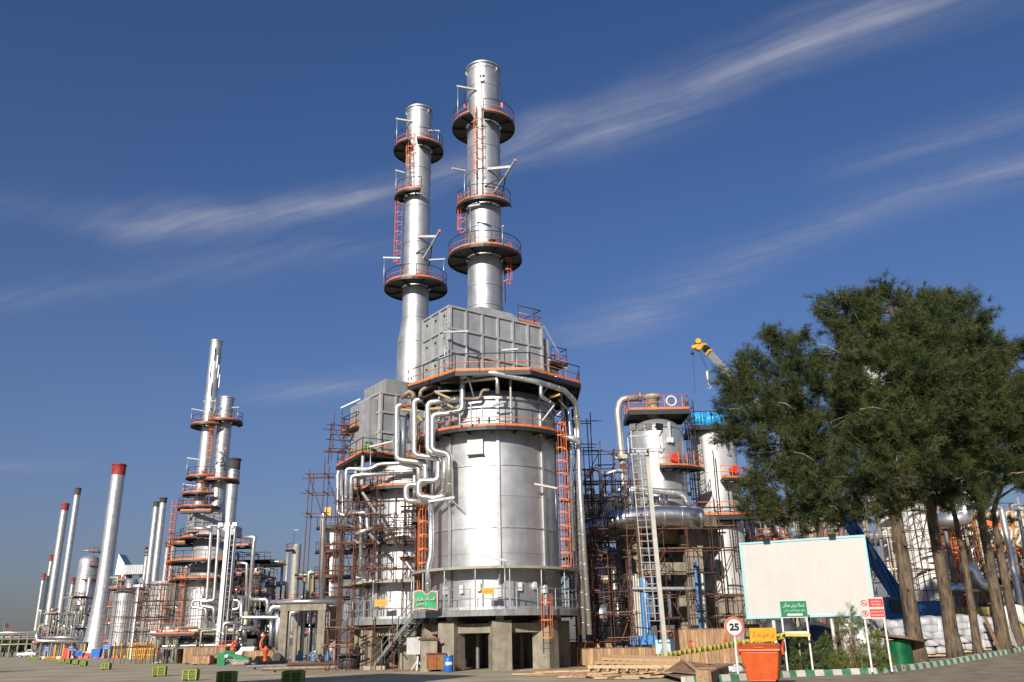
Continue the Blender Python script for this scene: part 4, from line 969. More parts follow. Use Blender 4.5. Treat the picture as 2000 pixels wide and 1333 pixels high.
# scaffolds of the centre
scaffold('tube_scaffold', 'rusty tube scaffold in front of the smaller central drum', (xat(735,1100,60.2), 60.2, 0), 0, [-2.9,-1.6,-.2,1.2,2.6], [0,.9], [5.5,6.4,7.3,8.2,9.1,10,11], dense=.85, seed=31, planks=8, diag=5, over=.9)
scaffold('tube_scaffold', 'rusty tube scaffold between the narrow column and the smaller central drum', (xat(694,1100,68), 68, 0), 0, [-1.2,-.2,.8], [0,1.0], [0,1.8,3.4,5,6.6,8.2,9.8], dense=.6, seed=32, planks=5, diag=3, over=.8)
scaffold('tube_scaffold', 'rusty tube scaffold standing against the sky left of the silver pipes', (xat(645,1000,66), 66, 0), 0, [-1.8,-.6,.6,2.0], [0,1.2], [9.5,11,12.6,14], dense=.85, seed=33, planks=2, diag=4, over=1.0, zbase=6)
scaffold('tube_scaffold', 'rusty tube scaffold hanging off the top left platform of the smaller furnace', (xat(662,850,64), 64, 0), 20, [-.5,.5,1.7], [0,1.4], [14.6,15.6,16.6,17.3], dense=.95, seed=34, planks=5, diag=2, over=.7)
scaffold('tube_scaffold', 'rusty tube scaffold climbing beside the tall risers right of the central drum', (xat(1150,950,61.5), 61.5, 0), 0, [-1.6,-.5,.3], [0,1.2], [3,5,7,9,11,13,15,16.8], dense=.95, seed=35, planks=5, diag=4, over=1.2)
scaffold('tube_scaffold', 'low rusty tube scaffold beside the concrete legs of the smaller furnace', (xat(690,1250,60.5), 60.5, 0), 0, [-1.8,-.4,1.2,2.6], [0,1.0], [0,1.5,2.6], dense=.9, seed=36, planks=4, diag=2, over=.6)
# tubes over the right riser bundle, lower part
scaffold('tube_scaffold', 'rusty tube scaffold at the foot of the tall risers', (xat(1150,1150,60), 60, 0), 0, [-.9,.3,1.5,2.8], [0,1.1], [0,1.6,3.2,4.6,6.2], dense=.95, seed=37, planks=6, diag=4, over=.7)

# ------------------------------------------------------------------ right: two vessels on and beside the concrete table
DX, DY = 12.55, 75.0
dullp = mat('dull_steel_pipe', (.46,.44,.40), .5, .6, .12, 2, rnd=.05)
D, Ds = vessel('process_vessel', 'left one of the two big silver domed vessels, standing on a concrete table', DX, DY, 2.36, 11.2, 20.2, 2.0, silver2, (13.5, 16.2, 18.9), r0=2.3)
zp = zat(1270, 801, 73)
pq = [(DX-2.5, DY-2.1), (DX+2.7, DY-2.1), (DX+2.7, DY+2.0), (DX-2.5, DY+2.0)]
dp = poly_platform(D, pq, zp, mid=orange, top=orange, toe=orange, step=1.5, fascia=.4, h=1.25)
b = MB(); b.lathe([(.55,19.9),(.55,21.7),(.75,21.75),(.75,22.05),(.01,22.1)], DX-.2, DY-.6, 20); b.build('top_nozzle', tanpipe, D)
b = MB(); P = arc(0,0,.42,0,0,360,18); b.sweep([Vector((DX+1.2+v.x*.0+v.x, DY-2.16, zp+.72+v.y)) for v in P], [.08]*19, 6, False); b.build('life_ring', white, D)
zmid = zat(1330, 915, 72.5)
ring_platform(D, DX, DY, 2.45, 4.0, zmid, 262, 335, arms=4, mid=orange, top=orange, toe=orange, step=.9, seg=10, rim=dark)
b = MB(); b.cyl((DX+1.0,DY-2.2,zmid+.9),(DX+1.1,DY-2.6,zmid+.9),.35,seg=16); b.build('manhole', redp, D)
ladder(D, DX+1.6, DY-2.9, 11.5, zmid, 290, cagem=dark); ladder(D, DX+2.7, DY-1.2, zmid-3, zp, 320, cagem=dark)
run(D, [at(1248,777,74), at(1213,780,74), at(1206,800,74), at(1215,895,74), at(1219,960,74), at(1221,1000,74)], .31, dullp, bend=.9)
b = MB(); q0 = at(1249,776,74); b.cyl(q0-Vector((.1,0,0)), q0+Vector((.15,0,0)), .55, seg=16); b.build('flange', brownpipe, D)
slab('valve', at(1212,893,73.6), 1.1, .5, .35, tanpipe, D); slab('valve', at(1217,912,73.6), .5, .4, .5, rust, D)
slab('bracket', at(1307,843,72.6), .22, .2, 1.6, silver2, D); slab('junction_box', at(1305,860,72.5), .25, .2, .4, white, D); slab('junction_box', at(1312,860,72.5), .25, .2, .4, white, D)
# concrete table
tb = thing('concrete_table', (DX, DY, 0), 'beige concrete table frame under the left domed vessel', 'structure frame')
b = MB(); b.prism(octo(DX, DY, 4.6), 10.3, 11.15); b.build('table_slab', concrete, tb)
b = MB(); b.lathe([(2.0,9.0),(2.9,9.6),(2.9,10.28)], DX, DY, 24); b.build('table_boss', concrete, tb)
cols = [(xat(1240,1150,71.5), 71.5), (xat(1358,1150,72), 72), (xat(1165,1150,76), 78), (xat(1335,1150,80), 79.5)]
for i, (x, y) in enumerate(cols):
    slab('concrete_column', (x, y, 5.1), 1.35, 1.35, 10.2, concrete, tb)
    b = MB(); b.prism([(x-1.0,y-.75),(x+.75,y-.75),(x+.75,y+.75),(x-1.0,y+.75)], 8.4, 9.5); b.build('corbel', concrete, tb)
beam('concrete_beam', (cols[0][0], 71.6, 6.9), (cols[1][0], 72, 6.9), .7, .95, concrete, tb)
beam('concrete_beam', (cols[0][0], 71.5, 6.9), (cols[2][0], 78, 6.9), .7, .95, concrete, tb); beam('concrete_beam', (cols[1][0], 72, 6.9), (cols[3][0], 79.5, 6.9), .7, .95, concrete, tb)
b = MB(); b.prism([(cols[0][0]-4, 70.4), (cols[0][0]-1.2, 70.1), (cols[0][0]-1.2, 70.8), (cols[0][0]-4, 71.1)], 9.1, 10.0); b.build('precast_lintel', concd, tb)
# big duct
Y_ = 69.0
du = thing('insulated_duct', (xat(1260,1010,Y_), Y_, 0), 'fat polished silver duct lying across the front of the concrete table', 'pipe')
run(du, [at(1120,1062,Y_+3), at(1155,1040,Y_+1), at(1205,1017,Y_), at(1260,1008,Y_), at(1318,1008,Y_), at(1366,1012,Y_)], .82, cladrib, seg=24, bend=2.0)
b = MB(); e_ = at(1366,1012,Y_); b.sweep([e_-Vector((.1,0,0)), e_+Vector((.25,0,-.02)), e_+Vector((.42,0,-.03))], [.84,.7,.3], 24); b.build('end_cap', cladrib, du)
for k, px in enumerate((1175,1200,1230,1262,1295,1330)):
    q = at(px, 1010+max(0,(1215-px))*.4, Y_); b = MB(); b.ringsec(0,0,.82,.86,-.03,.03,seg=20); o_ = b.build('jacket_band', clad, du); o_.rotation_euler = (0, math.pi/2, 0); o_.location = q-ORG[du.name]
Z1 = lambda x, y: (1120+x/3.703, 740+y/3.703)
pb = thing('pipe_bank', (xat(1210,1000,70), 70, 0), 'bank of silver pipes looping down between the risers and the concrete table', 'pipe')
T1 = lambda pts, Y: [at(*Z1(x,y), Y) for x, y in pts]
for pts, Y, r in (([(265,990),(262,840),(300,835),(420,870)], 70, .2), ([(312,990),(308,830),(340,825),(440,850)], 70.6, .2), ([(360,970),(356,825),(420,815)], 71, .16), ([(412,910),(408,800),(440,795),(770,830),(800,850),(850,930)], 69.6, .27),
        ([(640,820),(640,910)], 70.5, .14), ([(670,830),(668,920)], 70.5, .16), ([(104,720),(104,670),(170,650),(195,680),(200,860)], 70, .17), ([(280,680),(285,830)], 70.5, .16), ([(160,1010),(158,870),(250,865)], 71, .2), ([(105,1000),(105,880),(140,875)], 71, .2),
        ([(210,700),(330,660),(390,680)], 71.5, .2), ([(460,830),(780,850)], 71.5, .25), ([(560,860),(560,940)], 71, .3), ([(600,855),(602,930)], 71, .25)):
    run(pb, T1(pts, Y), r)
for i, px in enumerate((1166,1178,1196,1211,1226,1183,1204,1219,1240,1190,1172)):
    Y = 69.5+(i%4)*.9; y0 = (1075,1090,1070,1068,1075,1150,1140,1160,1170,1180,1200)[i]
    run(pb, [at(px, y0, Y), at(px+(1255-y0)*.06, 1262, Y)], (.2,.16,.24,.22,.24,.2,.22,.2,.15,.18,.14)[i], clad)
run(pb, [at(1160,1131,69), at(1235,1131,69)], .3, tanpipe)
b = MB(); q0 = at(1160,1200,68.5); b.cyl(q0, at(1186,1200,68.5), .72, seg=22); b.build('horizontal_drum', silver2, pb)
b = MB(); q1 = at(1186,1200,68.5); b.sweep([q1, q1+Vector((.15,0,0)), q1+Vector((.3,0,0))], [.74,.6,.2], 22); b.build('drum_head', silver2, pb)
# electric conduits and boxes
eb = thing('electrical_stand', (xat(1255,1250,66), 66, 0), 'grey and blue conduits with a row of blue junction boxes below the concrete table', 'electrical stand')
for k, (px, y0, m_) in enumerate(((1237,1125,galv),(1242,1122,tanpipe),(1247,1130,galv),(1253,1128,bluel),(1259,1130,galv),(1263,1135,bluel))):
    p = at(px, y0, 66); q = at(px+6, 1258, 66); rod('conduit', (p.x,66+.05*k,q.z-1.2), (p.x,66+.05*k,p.z), .13 if m_ is bluel else .1, m_, eb)
rod('cross_tray', at(1235,1150,65.8), at(1352,1150,65.8), .14, galv, eb)
for px in (1238, 1258, 1274): p = at(px, 1251, 65.6); slab('blue_box', p, .58, .4, .6, bluel, eb)
p = at(1364, 1180, 70.5); rod('blue_pipe', (p.x,70.5,1.5), (p.x,70.5,7.4), .13, bluel, eb); rod('grey_pipe', (p.x+.4,70.5,1.5), (p.x+.5,70.5,6.4), .16, galv, eb)

EX, EY = 18.2, 78.0
white2 = mat('pale_aluminium_paint', (.60,.60,.585), .5, .35, .08, .9, rnd=.05, streak=.12)
E, Es = vessel('process_vessel', 'right one of the two big silver domed vessels, partly behind the pine', EX, EY, 1.98, 5.1, 20.15, 1.1, white2, (8.5, 12, 15.5), ladders=())
zE = zat(1370, 832, 76)
ep = poly_platform(E, [(EX-2.3,EY-2.3),(EX+2.6,EY-2.3),(EX+2.6,EY+2),(EX-2.3,EY+2)], zE, mid=dark, toe=None, fascia=.4, h=1.25)
b = MB(); n = 16; hh = 1.2
for i in range(n):
    x0, x1 = EX-2.25+4.9*i/n, EX-2.25+4.9*(i+1)/n; f = lambda k: EY-2.36+.06*math.sin(k*2.1)+.03*math.sin(k*5)
    b.quad((x0,f(i),zE+.05+.1*math.sin(i)), (x1,f(i+1),zE+.05+.1*math.sin(i+1)), (x1,f(i+1)+.05,zE+hh-.1*abs(math.sin(i*1.3+1.3))), (x0,f(i)+.05,zE+hh-.1*abs(math.sin(i*1.3))), True)
tg = b.build('tarpaulin', tarp); tag(tg, 'crumpled bright blue tarpaulin tied to the railing on top of the right vessel', 'tarpaulin')
sm = tg.modifiers.new('thick', 'SOLIDIFY'); sm.thickness = .02
ladder(E, EX-2.05, EY-1.0, 11, zE, 210, cagem=dark); ladder(E, EX+.6, EY-2.2, 7, 13.2, 280, cagem=dark, cage=False)
ring_platform(E, EX, EY, 2.1, 3.4, zat(1420,937,75.5), 265, 370, arms=4, mid=orange, top=orange, toe=orange, step=1.0, seg=12)
zl = zat(1410, 1008, 75.5)
poly_platform(E, [(EX-2.6,EY-3.3),(EX+3.6,EY-3.3),(EX+3.6,EY-2.1),(EX-2.6,EY-2.1)], zl, open_edges=(2,), mid=orange, top=orange, toe=orange, fascia=.4, step=1.1)
b = MB(); b.cyl((EX+1.0,EY-2.0,zl+4),(EX+1.15,EY-2.4,zl+4),.35,seg=14); b.build('manhole', redp, E)
b = MB(); b.prism(octo(EX, EY, 3.1), 2.6, 5.05); b.build('concrete_plinth', concrete, E); b = MB(); b.prism(octo(EX, EY, 2.4), 0, 2.58); b.build('concrete_pedestal', concrete, E)
rod('scaffold_tube', at(1392,880,75), at(1420,1210,74), .06, rust, E)

# scaffolds of the right half
xr_ = xat(1300,1100,68)
scaffold('tube_scaffold', 'rusty tube scaffold in front of the concrete table legs', (xr_, 67.5, 0), 0, [-5.6,-3.8,-2,0,1.8,3.6,5.4], [0,1.2], [1.2,3,4.6,6.2,8,9.6], dense=.75, keep=.7, postkeep=.75, seed=41, planks=14, diag=14, over=1.2)
scaffold('tube_scaffold', 'rusty tube scaffold around the silver pipe bank beside the risers', (xat(1185,1050,67.5), 67.5, 0), 0, [-2.2,-1,.2,1.5,2.7], [0,1.3,2.6], [1,2.6,4.2,5.8,7.4,9,10.6,12,13.4], dense=.9, seed=42, planks=12, diag=8, over=.7)
scaffold('tube_scaffold', 'rusty tube scaffold wrapped round the lower right vessel', (xat(1410,1080,74.5), 74.5, 0), 0, [-2.6,-1.3,0,1.4,2.8], [0,1.2], [1.5,3.4,5.2,7,8.8,10.6,12.2], dense=.5, postkeep=.4, seed=43, planks=3, diag=4, over=.9)
scaffold('tube_scaffold', 'rusty tube scaffold left of the left domed vessel under the gooseneck pipe', (xat(1200,930,73), 73, 0), 0, [-2.6,-1.2,0,1.4], [0,1.2], [11,12.6,14.2,15.6,16.8], dense=.8, seed=44, planks=4, diag=3, over=.8, zbase=8)
# mid-depth clutter behind: frame full of pipes
unit('pipe_rack', 'dense pipe frame behind the risers and the concrete table', xat(1140,1100,84), xat(1345,1100,84), 84, 92, [3,6,9,12,14.5], 6, 45, npipe=26, nv=24, drums=6, nside=8, rails=orange)
# tall lamp mast
Y_ = 52.5; p0 = at(1297, 1246, Y_); p1 = at(1263, 885, Y_)
m2 = thing('lamp_mast', (p0.x+.02, Y_, 0), 'tall pale lamp mast with ladder and square lamp cage in front of the concrete table', 'lamp mast')
b = MB(); b.bar((p0.x+.03,Y_,0), p1, .32, .25); b.build('mast', mat('pale_mast_paint', (.50,.48,.43), .5, .2, .1, 2, streak=.2), m2)
b = MB(); u = Vector((-.45,-.1,0)); w2 = Vector((-.95,-.1,0))
for q in (u, w2): b.bar(Vector((p0.x,Y_,2.6))+q*1.0, Vector(p1)+q, .05, .05)
ld = b.build('ladder', galv, m2)
for k in range(24):
    t_ = k/24; s0 = Vector((p0.x,Y_,2.6)).lerp(p1, t_); rod('rung', s0+u+Vector((.3,0,0)), s0+w2, .035, galv, m2, 6)
zc = p1.z
b = MB()
for z in (zc+.1, zc+1.25):
    for (ax_, ay_, bx2, by2) in ((-1,-.8,1,-.8),(1,-.8,1,.8),(1,.8,-1,.8),(-1,.8,-1,-.8)): b.bar((p1.x+ax_,Y_+ay_,z),(p1.x+bx2,Y_+by2,z),.07)
for ax_ in (-1,1):
    for ay_ in (-.8,.8): b.bar((p1.x+ax_,Y_+ay_,zc+.1),(p1.x+ax_,Y_+ay_,zc+1.25),.07)
b.bar((p1.x,Y_-.8,zc+.1),(p1.x,Y_+.8,zc+.1),.12); b.bar((p1.x-1,Y_,zc+.1),(p1.x+1,Y_,zc+.1),.12); b.build('lamp_cage', galv, m2)
for ax_ in (-.85,-.4,.1,.75):
    slab('floodlight', (p1.x+ax_, Y_-.85, zc+1.45), .38, .3, .34, galv if ax_ < .5 else dark, m2, 0, (R(25),0,ax_*.4))

# ------------------------------------------------------------------ right background behind the pines
def bgx(px, Y): return xat(px, 1150, Y)
unit('pipe_rack', 'orange-railed pipe frame behind the white billboard', bgx(1470,88), bgx(1700,88), 88, 96, [4,7.5,10.5,12.5], 6, 51, steel=galv, npipe=40, nv=48, drums=6, nside=14, rails=orange)
unit('pipe_rack', 'dense pipe frame behind the pine trunks', bgx(1700,96), bgx(1940,96), 96, 104, [4,8,11.5,15], 7, 52, steel=galv, npipe=40, nv=48, drums=6, nside=14, rails=orange)
unit('pipe_rack', 'orange-beamed pipe frame at the right edge of the picture', bgx(1925,84), bgx(2080,84), 84, 92, [3,6,9.0,12], 4, 53, steel=mat('ochre_orange_steel', (.40,.17,.05), .6, .1, .2, 2), npipe=26, nv=20, drums=3, nside=8, rails=orange, pm=(clad, tanpipe, tanpipe))
w1 = at(1815, 1120, 86)
wv_, _ = vessel('column_vessel', 'white square-sided vessel between the two nearest pine trunks', w1.x, 86, 1.9, .3, zat(1795,985,86), .4, white, (4, 8, 11), ())
w2_ = at(1895, 1050, 92); vessel('column_vessel', 'white column behind the thin pine trunk', w2_.x, 92, 1.7, .3, zat(1880,930,92), .5, white, (6, 9, 12, 15), ((9, 1.2, 180, 360), (13, 1.2, 180, 360)))
w3_ = at(1725, 900, 100); vessel('column_vessel', 'tall white column glimpsed through gaps in the pine crown', w3_.x, 100, 1.6, .3, zat(1690,665,100), .6, white, (10, 16, 22, 28), ((zat(1690,690,100)-1, 1.3, 180, 360), (24, 1.3, 180, 360)), ladders=((250, 18, 28),))
scaffold('tube_scaffold', 'dense rusty tube scaffold around the white vessels behind the pine trunks', (w1.x+1.0, 82.5, 0), 0, [-5,-3.8,-2.6,-1.3,0,1.3,2.6,4.0,5.2], [0,1.2], [0,1.8,3.6,5.4,7.2,9,10.8,12.6], dense=.95, seed=54, planks=14, diag=12, over=.7)
scaffold('tube_scaffold', 'rusty tube scaffold behind the billboard and blue crane boom', (bgx(1600,82), 82, 0), 0, [-7,-5,-3,-1,1,3,5,7], [0,1.3], [0,2,4,6,8,10,12], dense=.85, seed=55, planks=14, diag=10, over=.9)
scaffold('tube_scaffold', 'rusty tube scaffold at the far right behind the last pine', (bgx(1950,82), 82, 0), 0, [-3,-1.5,0,1.5,3,4.5], [0,1.3], [0,2,4,6,8,10], dense=.85, seed=56, planks=8, diag=6, over=.9)
for px, Y, za, zb, lab in ((1878,80,4,11.5,'orange caged ladder left of the white column'),(1850,80,3.5,10,'orange caged ladder between the pine trunks'),(1600,85,4,9,'orange caged ladder behind the billboard top')):
    t = thing('caged_ladder', (bgx(px,Y), Y, 0), lab, 'ladder'); ladder(t, bgx(px,Y), Y, za, zb, 270, cagem=orange, railm=orange, cage0=.3)
    for s in (-.2,.2): rod('support_tube', (bgx(px,Y)+s, Y+.1, 0), (bgx(px,Y)+s, Y+.1, za), .05, orange, t)
t = thing('pipe_loop', (bgx(1860,78), 78, 0), 'fat polished pipe bending down like a hook behind the thin pine trunk', 'pipe')
run(t, [at(1820,972,78), at(1860,972,78), at(1884,980,78), at(1884,1010,78), at(1866,1016,78), at(1830,1018,79)], .72, clad, seg=20, bend=1.5); rod('pipe_stand', at(1840,1000,79), (at(1840,1000,79).x,79,0), .2, steel, t)
t = thing('pipe_loop', (bgx(1900,78), 78, 0), 'lower polished s-shaped pipe between the right pine trunks', 'pipe')
run(t, [at(1880,1108,78), at(1898,1112,78), at(1912,1142,78), at(1935,1146,78)], .55, clad, seg=20, bend=1.2); run(t, [at(1850,1152,79), at(1925,1147,79)], .5, cladrib); rod('pipe_stand', at(1900,1150,79), (at(1900,1150,79).x,79,0), .2, steel, t)
t = thing('pipe_riser', (bgx(1985,76), 76, 0), 'tall thin silver pipe with hooked top at the right edge', 'pipe')
run(t, [at(1936,1000,76), at(1938,990,76), at(1955,990,76), at(1990,1165,76), at(1994,1195,76)], .26, clad); rod('pipe_stand', (at(1992,1180,76).x,76,0), at(1992,1180,76), .2, clad, t)
t = thing('lamp_post', (bgx(2000,70), 70, 0), 'slim grey pole at the right edge', 'pole'); rod('pole', (bgx(2012,70),70,0), at(1989,998,70), .14, galv, t); slab('pole_cap', at(1989,997,70), .35, .35, .12, galv, t)
t = thing('pipe_coil', (bgx(1965,80), 80, 0), 'row of tan pipe loops on the rack at the right edge', 'pipe')
for k in range(5):
    px = 1928+k*18; run(t, [at(px,1052,80), at(px+3,1034,80), at(px+11,1034,80), at(px+12,1050,80), at(px+3,1064,80), at(px+14,1068,80)], .16, tanpipe, bend=.35)
    run(t, [at(px,1012,81), at(px+2,1000,81), at(px+13,1000,81), at(px+14,1012,81)], .14, tanpipe, bend=.3)
for px in (1930,1975,2010): rod('rack_post', (at(px,1070,80.3).x,80.3,0), at(px,1035,80.3), .15, steel, t)
beam('rack_beam', at(1920,1072,80.4), at(2030,1068,80.4), .3, .4, orange, t); beam('rack_beam', at(1920,1020,81.3), at(2030,1050,81.3), .3, .5, orange, t)
# olive sheet-pile fence, each sheet its own piece
t = thing('sheet_fence', (bgx(1920,66), 66, 0), 'olive green corrugated metal fence behind the wrapped pallets', 'fence')
n_ = 26; xa, xb = bgx(1825,66), bgx(2080,66)
b = MB(); w_ = (xb-xa)/n_; b.prism([(0,0),(w_*.3,0),(w_*.4,-.12),(w_*.9,-.12),(w_*.995,0),(w_*.995,.05),(0,.05)], 0, 3.3); sme = b.mesh('fence_sheet', olive)
for k in range(n_): put('fence_sheet', sme, t, (xa+k*w_, 66, .05))
beam('fence_rail', (xa,66.12,3.1), (xb,66.12,3.1), .1, .12, olive, t)
# mobile crane with blue lower boom
t = thing('mobile_crane', (bgx(1790,60), 60, 0), 'blue mobile crane with long raised boom and yellow boom tip', 'crane')
b0 = at(1790, 1218, 59); b1 = at(1618, 962, 62.5); b2 = at(1470, 783, 66); b3 = at(1388, 692, 68)
up = Vector((0,-.4,1))
b = MB(); b.bar(b0, b1, .6, .68, up); bm_ = b.build('boom_base', blued, t)
b = MB(); b.bar(b1.lerp(b0,.02), b2, .48, .56, up); b.build('boom_section', mat('grey_boom_paint', (.33,.33,.31), .5, .2, .12, 2), t)
b = MB(); b.bar(b2.lerp(b1,.02), b3, .36, .42, up); b.build('boom_section', MATS['grey_boom_paint'], t)
dv = (b3-b2).normalized(); nv_ = dv.cross(Vector((0,1,0))).normalized()
for k in range(3): b = MB(); b.bar(b3+dv*(.1+.4*k), b3+dv*(.32+.4*k), .42, .48, up); b.build('tip_band', yellow if k % 2 == 0 else dark, t)
tip = b3+dv*1.2
b = MB(); b.bar(tip, tip+Vector((-.9,0,-.25)), .3, .25); b.build('tip_jib', yellow, t)
for dz in (-.3,.25): b = MB(); q = tip+Vector((-.35,0,dz)); b.cyl(q-Vector((0,.3,0)), q+Vector((0,.3,0)), .22, seg=14); b.build('sheave', yellow, t)
hk = at(1382, 735, 68); rod('hook_cable', tip+Vector((-.3,0,-.4)), hk+Vector((0,0,.5)), .03, dark, t, 5)
b = MB(); b.sweep([hk+Vector((0,0,.55)), hk+Vector((0,0,.35)), hk+Vector((0,0,-.35)), hk+Vector((0,0,-.55))], [.06,.17,.17,.06], 10); b.pipe([hk+Vector((0,0,-.5)), hk+Vector((0,0,-.75)), hk+Vector((.22,0,-.95)), hk+Vector((.05,0,-1.1)), hk+Vector((-.15,0,-1.0))], .06, 6); b.build('hook_block', galv, t)
rod('trailing_rope', tip+Vector((-.85,0,-.4)), Vector((tip.x-.95, tip.y, zE+1)), .02, dark, t, 5)
b = MB(); q = tip+Vector((-.87,0,-.75)); b.lathe([(.01,q.z-.16),(.14,q.z-.08),(.14,q.z+.08),(.01,q.z+.16)], q.x, q.y, 10); b.build('anti_two_block_weight', dark, t)
rod('lift_cylinder', at(1760,1190,58.6), at(1712,1095,60), .2, blued, t); rod('lift_rod', at(1712,1095,60), at(1698,1065,60.4), .1, galv, t)
for k in range(6):
    p_ = b0.lerp(b1, .12+.14*k); b = MB(); b.bar(p_+Vector((-.08,-.33,.08)), p_+(b1-b0).normalized()*1.3+Vector((-.08,-.33,.08)), .04, .3, up); b.build('boom_plate', dark if k%2 else bluel, t)
cx0, cx1 = bgx(1722,58), bgx(1812,58)
b = MB(); b.box(cx0, cx1+.6, 58.2, 61, 1.5, 2.4); b.build('upper_deck', blued, t)
b = MB(); b.hexa([(cx0,58.1,2.4),(cx0+1.9,58.1,2.4),(cx0+1.9,59.6,2.4),(cx0,59.6,2.4),(cx0+.3,58.2,3.9),(cx0+1.8,58.2,3.9),(cx0+1.8,59.5,3.9),(cx0+.3,59.5,3.9)]); b.build('cab', blued, t)
b = MB(); b.box(cx0+.45, cx0+1.65, 58.06, 58.09, 2.9, 3.7); b.build('cab_window', greyb, t)
b = MB(); b.box(cx1-1.2, cx1+1.0, 58.4, 61, 2.4, 3.6); b.build('counterweight', blued, t); b = MB(); b.box(cx0-2, cx1+3, 58.3, 60.9, .8, 1.45); b.build('chassis', dark, t)
for k in range(5):
    x_ = cx0-1.3+k*1.6; b = MB(); b.cyl((x_,58.1,.6),(x_,58.55,.6),.6,seg=20); wh = b.build('wheel', dark, t); b = MB(); b.cyl((x_,58.05,.6),(x_,58.12,.6),.3,seg=14); b.build('rim', galv, wh)

scaffold('tube_scaffold', 'rusty tube scaffold reaching above the pipes between risers and left domed vessel', (xat(1175,980,71.5), 71.5, 0), 0, [-2.4,-1.2,0,1.2,2.4], [0,1.2], [6,7.6,9.2,10.8,12.4,14], dense=.95, seed=46, planks=8, diag=6, over=.9, zbase=4)
scaffold('tube_scaffold', 'rusty tube scaffold between the right vessel and the billboard top', (bgx(1500,78), 78, 0), 0, [-2.4,-1.2,0,1.2,2.4,3.6], [0,1.2], [0,2,4,6,8,10,11.5], dense=.95, seed=57, planks=10, diag=8, over=.8)
scaffold('tube_scaffold', 'dense rusty tube scaffold behind the paired trunk at the right', (bgx(1890,88), 88, 0), 0, [-3.6,-2.4,-1.2,0,1.2,2.4,3.6], [0,1.2], [0,1.8,3.6,5.4,7.2,9,10.8,12.6,14.4], dense=.95, seed=58, planks=10, diag=8, over=.7)

scaffold('tube_scaffold', 'rusty tube scaffold high between the two central furnaces', (xat(822,1000,61.2), 61.2, 0), 0, [-1.2,-.2,.8], [0,.8], [6,7.2,8.4,9.6,10.8,12], dense=.95, seed=38, planks=6, diag=5, over=.6, zbase=3.4)
scaffold('tube_scaffold', 'rusty tube scaffold left of the smaller central drum', (xat(692,1060,62.5), 62.5, 0), 0, [-.9,.1,1.0,1.9], [0,.8], [4,5.4,6.8,8.2,9.6,11,12.4], dense=.9, seed=39, planks=7, diag=6, over=.6, zbase=0)

# ------------------------------------------------------------------ right foreground: kerb, bed, dirt
KP = [(1340,1339,35.0),(1450,1331,36.6),(1560,1323,39.0),(1720,1317,40.6),(1795,1308,43.4),(1850,1300,46.2),(1900,1291,49.0),(1950,1282,52.2),(2000,1272,56),(2060,1262,60)]
K3 = []
for px, py, Y in KP:
    p = at(px, py, Y); p.z = max(p.z, .004); K3.append(p)
def resample(P, step):
    out_ = [P[0].copy()]; acc = 0.0
    for a, c in zip(P[:-1], P[1:]):
        ln = (c-a).length; d = step-acc
        while d <= ln: out_.append(a.lerp(c, d/ln)); d += step
        acc = (acc+ln) % step
    return out_
kt = thing('striped_kerb', K3[3].copy(), 'low kerb painted in green and white blocks along the planting bed', 'kerb')
kg = mat('chipped_green_paint', (.06,.25,.13), .8, 0, .2, 6, c2=(.22,.30,.20), lo=.5, hi=.75, rnd=.12); kw = mat('chipped_white_paint', (.62,.60,.52), .8, 0, .12, 6, c2=(.40,.36,.28), lo=.5, hi=.75, rnd=.1)
RS = resample(K3, .48)
for i, (a, c) in enumerate(zip(RS[:-1], RS[1:])):
    d = (c-a); b = MB(); n = Vector((-d.y, d.x, 0)).normalized()*.26; g = d*.012; h = .24+.02*random.random(); lift = Vector((0,0,h))
    q = [a+g-Vector((0,0,.1)), c-g-Vector((0,0,.1)), c-g+n-Vector((0,0,.1)), a+g+n-Vector((0,0,.1))]
    b.hexa(q+[q[0]+lift+Vector((0,0,.1))+n*.25, q[1]+lift+Vector((0,0,.1))+n*.25, q[2]+lift+Vector((0,0,.1)), q[3]+lift+Vector((0,0,.1))]); b.build('kerb_block', kg if i % 2 else kw, kt)
b = MB(); soil = mat('planting_soil', (.20,.155,.105), .95, 0, .3, 1.5, .04, 6, c2=(.29,.23,.165))
bk = [p+Vector((-.1,.2,.16)) for p in K3]; far = [Vector((p.x*1.06-.5, p.y+9, p.z+.22)) for p in K3]
for i in range(len(bk)-1):
    for j in range(6):
        f0, f1 = j/6, (j+1)/6; b.quad(bk[i].lerp(far[i],f0), bk[i+1].lerp(far[i+1],f0), bk[i+1].lerp(far[i+1],f1), bk[i].lerp(far[i],f1))
struct(b.build('planting_bed', soil))
b = MB(); fr = [Vector((p.x*.75+3, 18, .012)) for p in K3]
for i in range(len(K3)-1):
    for j in range(8):
        f0, f1 = j/8, (j+1)/8; z = Vector((0,0,.008)); b.quad(fr[i].lerp(K3[i]+z,f0), fr[i+1].lerp(K3[i+1]+z,f0), fr[i+1].lerp(K3[i+1]+z,f1), fr[i].lerp(K3[i]+z,f1))
struct(b.build('dirt_road', dm))
# far ground behind the right bed rises a little
b = MB(); b.quad((far[4].x-1, far[4].y-.5, .10), (far[-1].x+8, far[-1].y-.5, far[-1].z-.05), (90, 82, .3), (20, 82, .1)); struct(b.build('yard_ground', dm))
def bedz(x, y):
    best = min(K3, key=lambda p: abs(p.x-x)); return best.z+.17+.024*max(0, y-best.y)

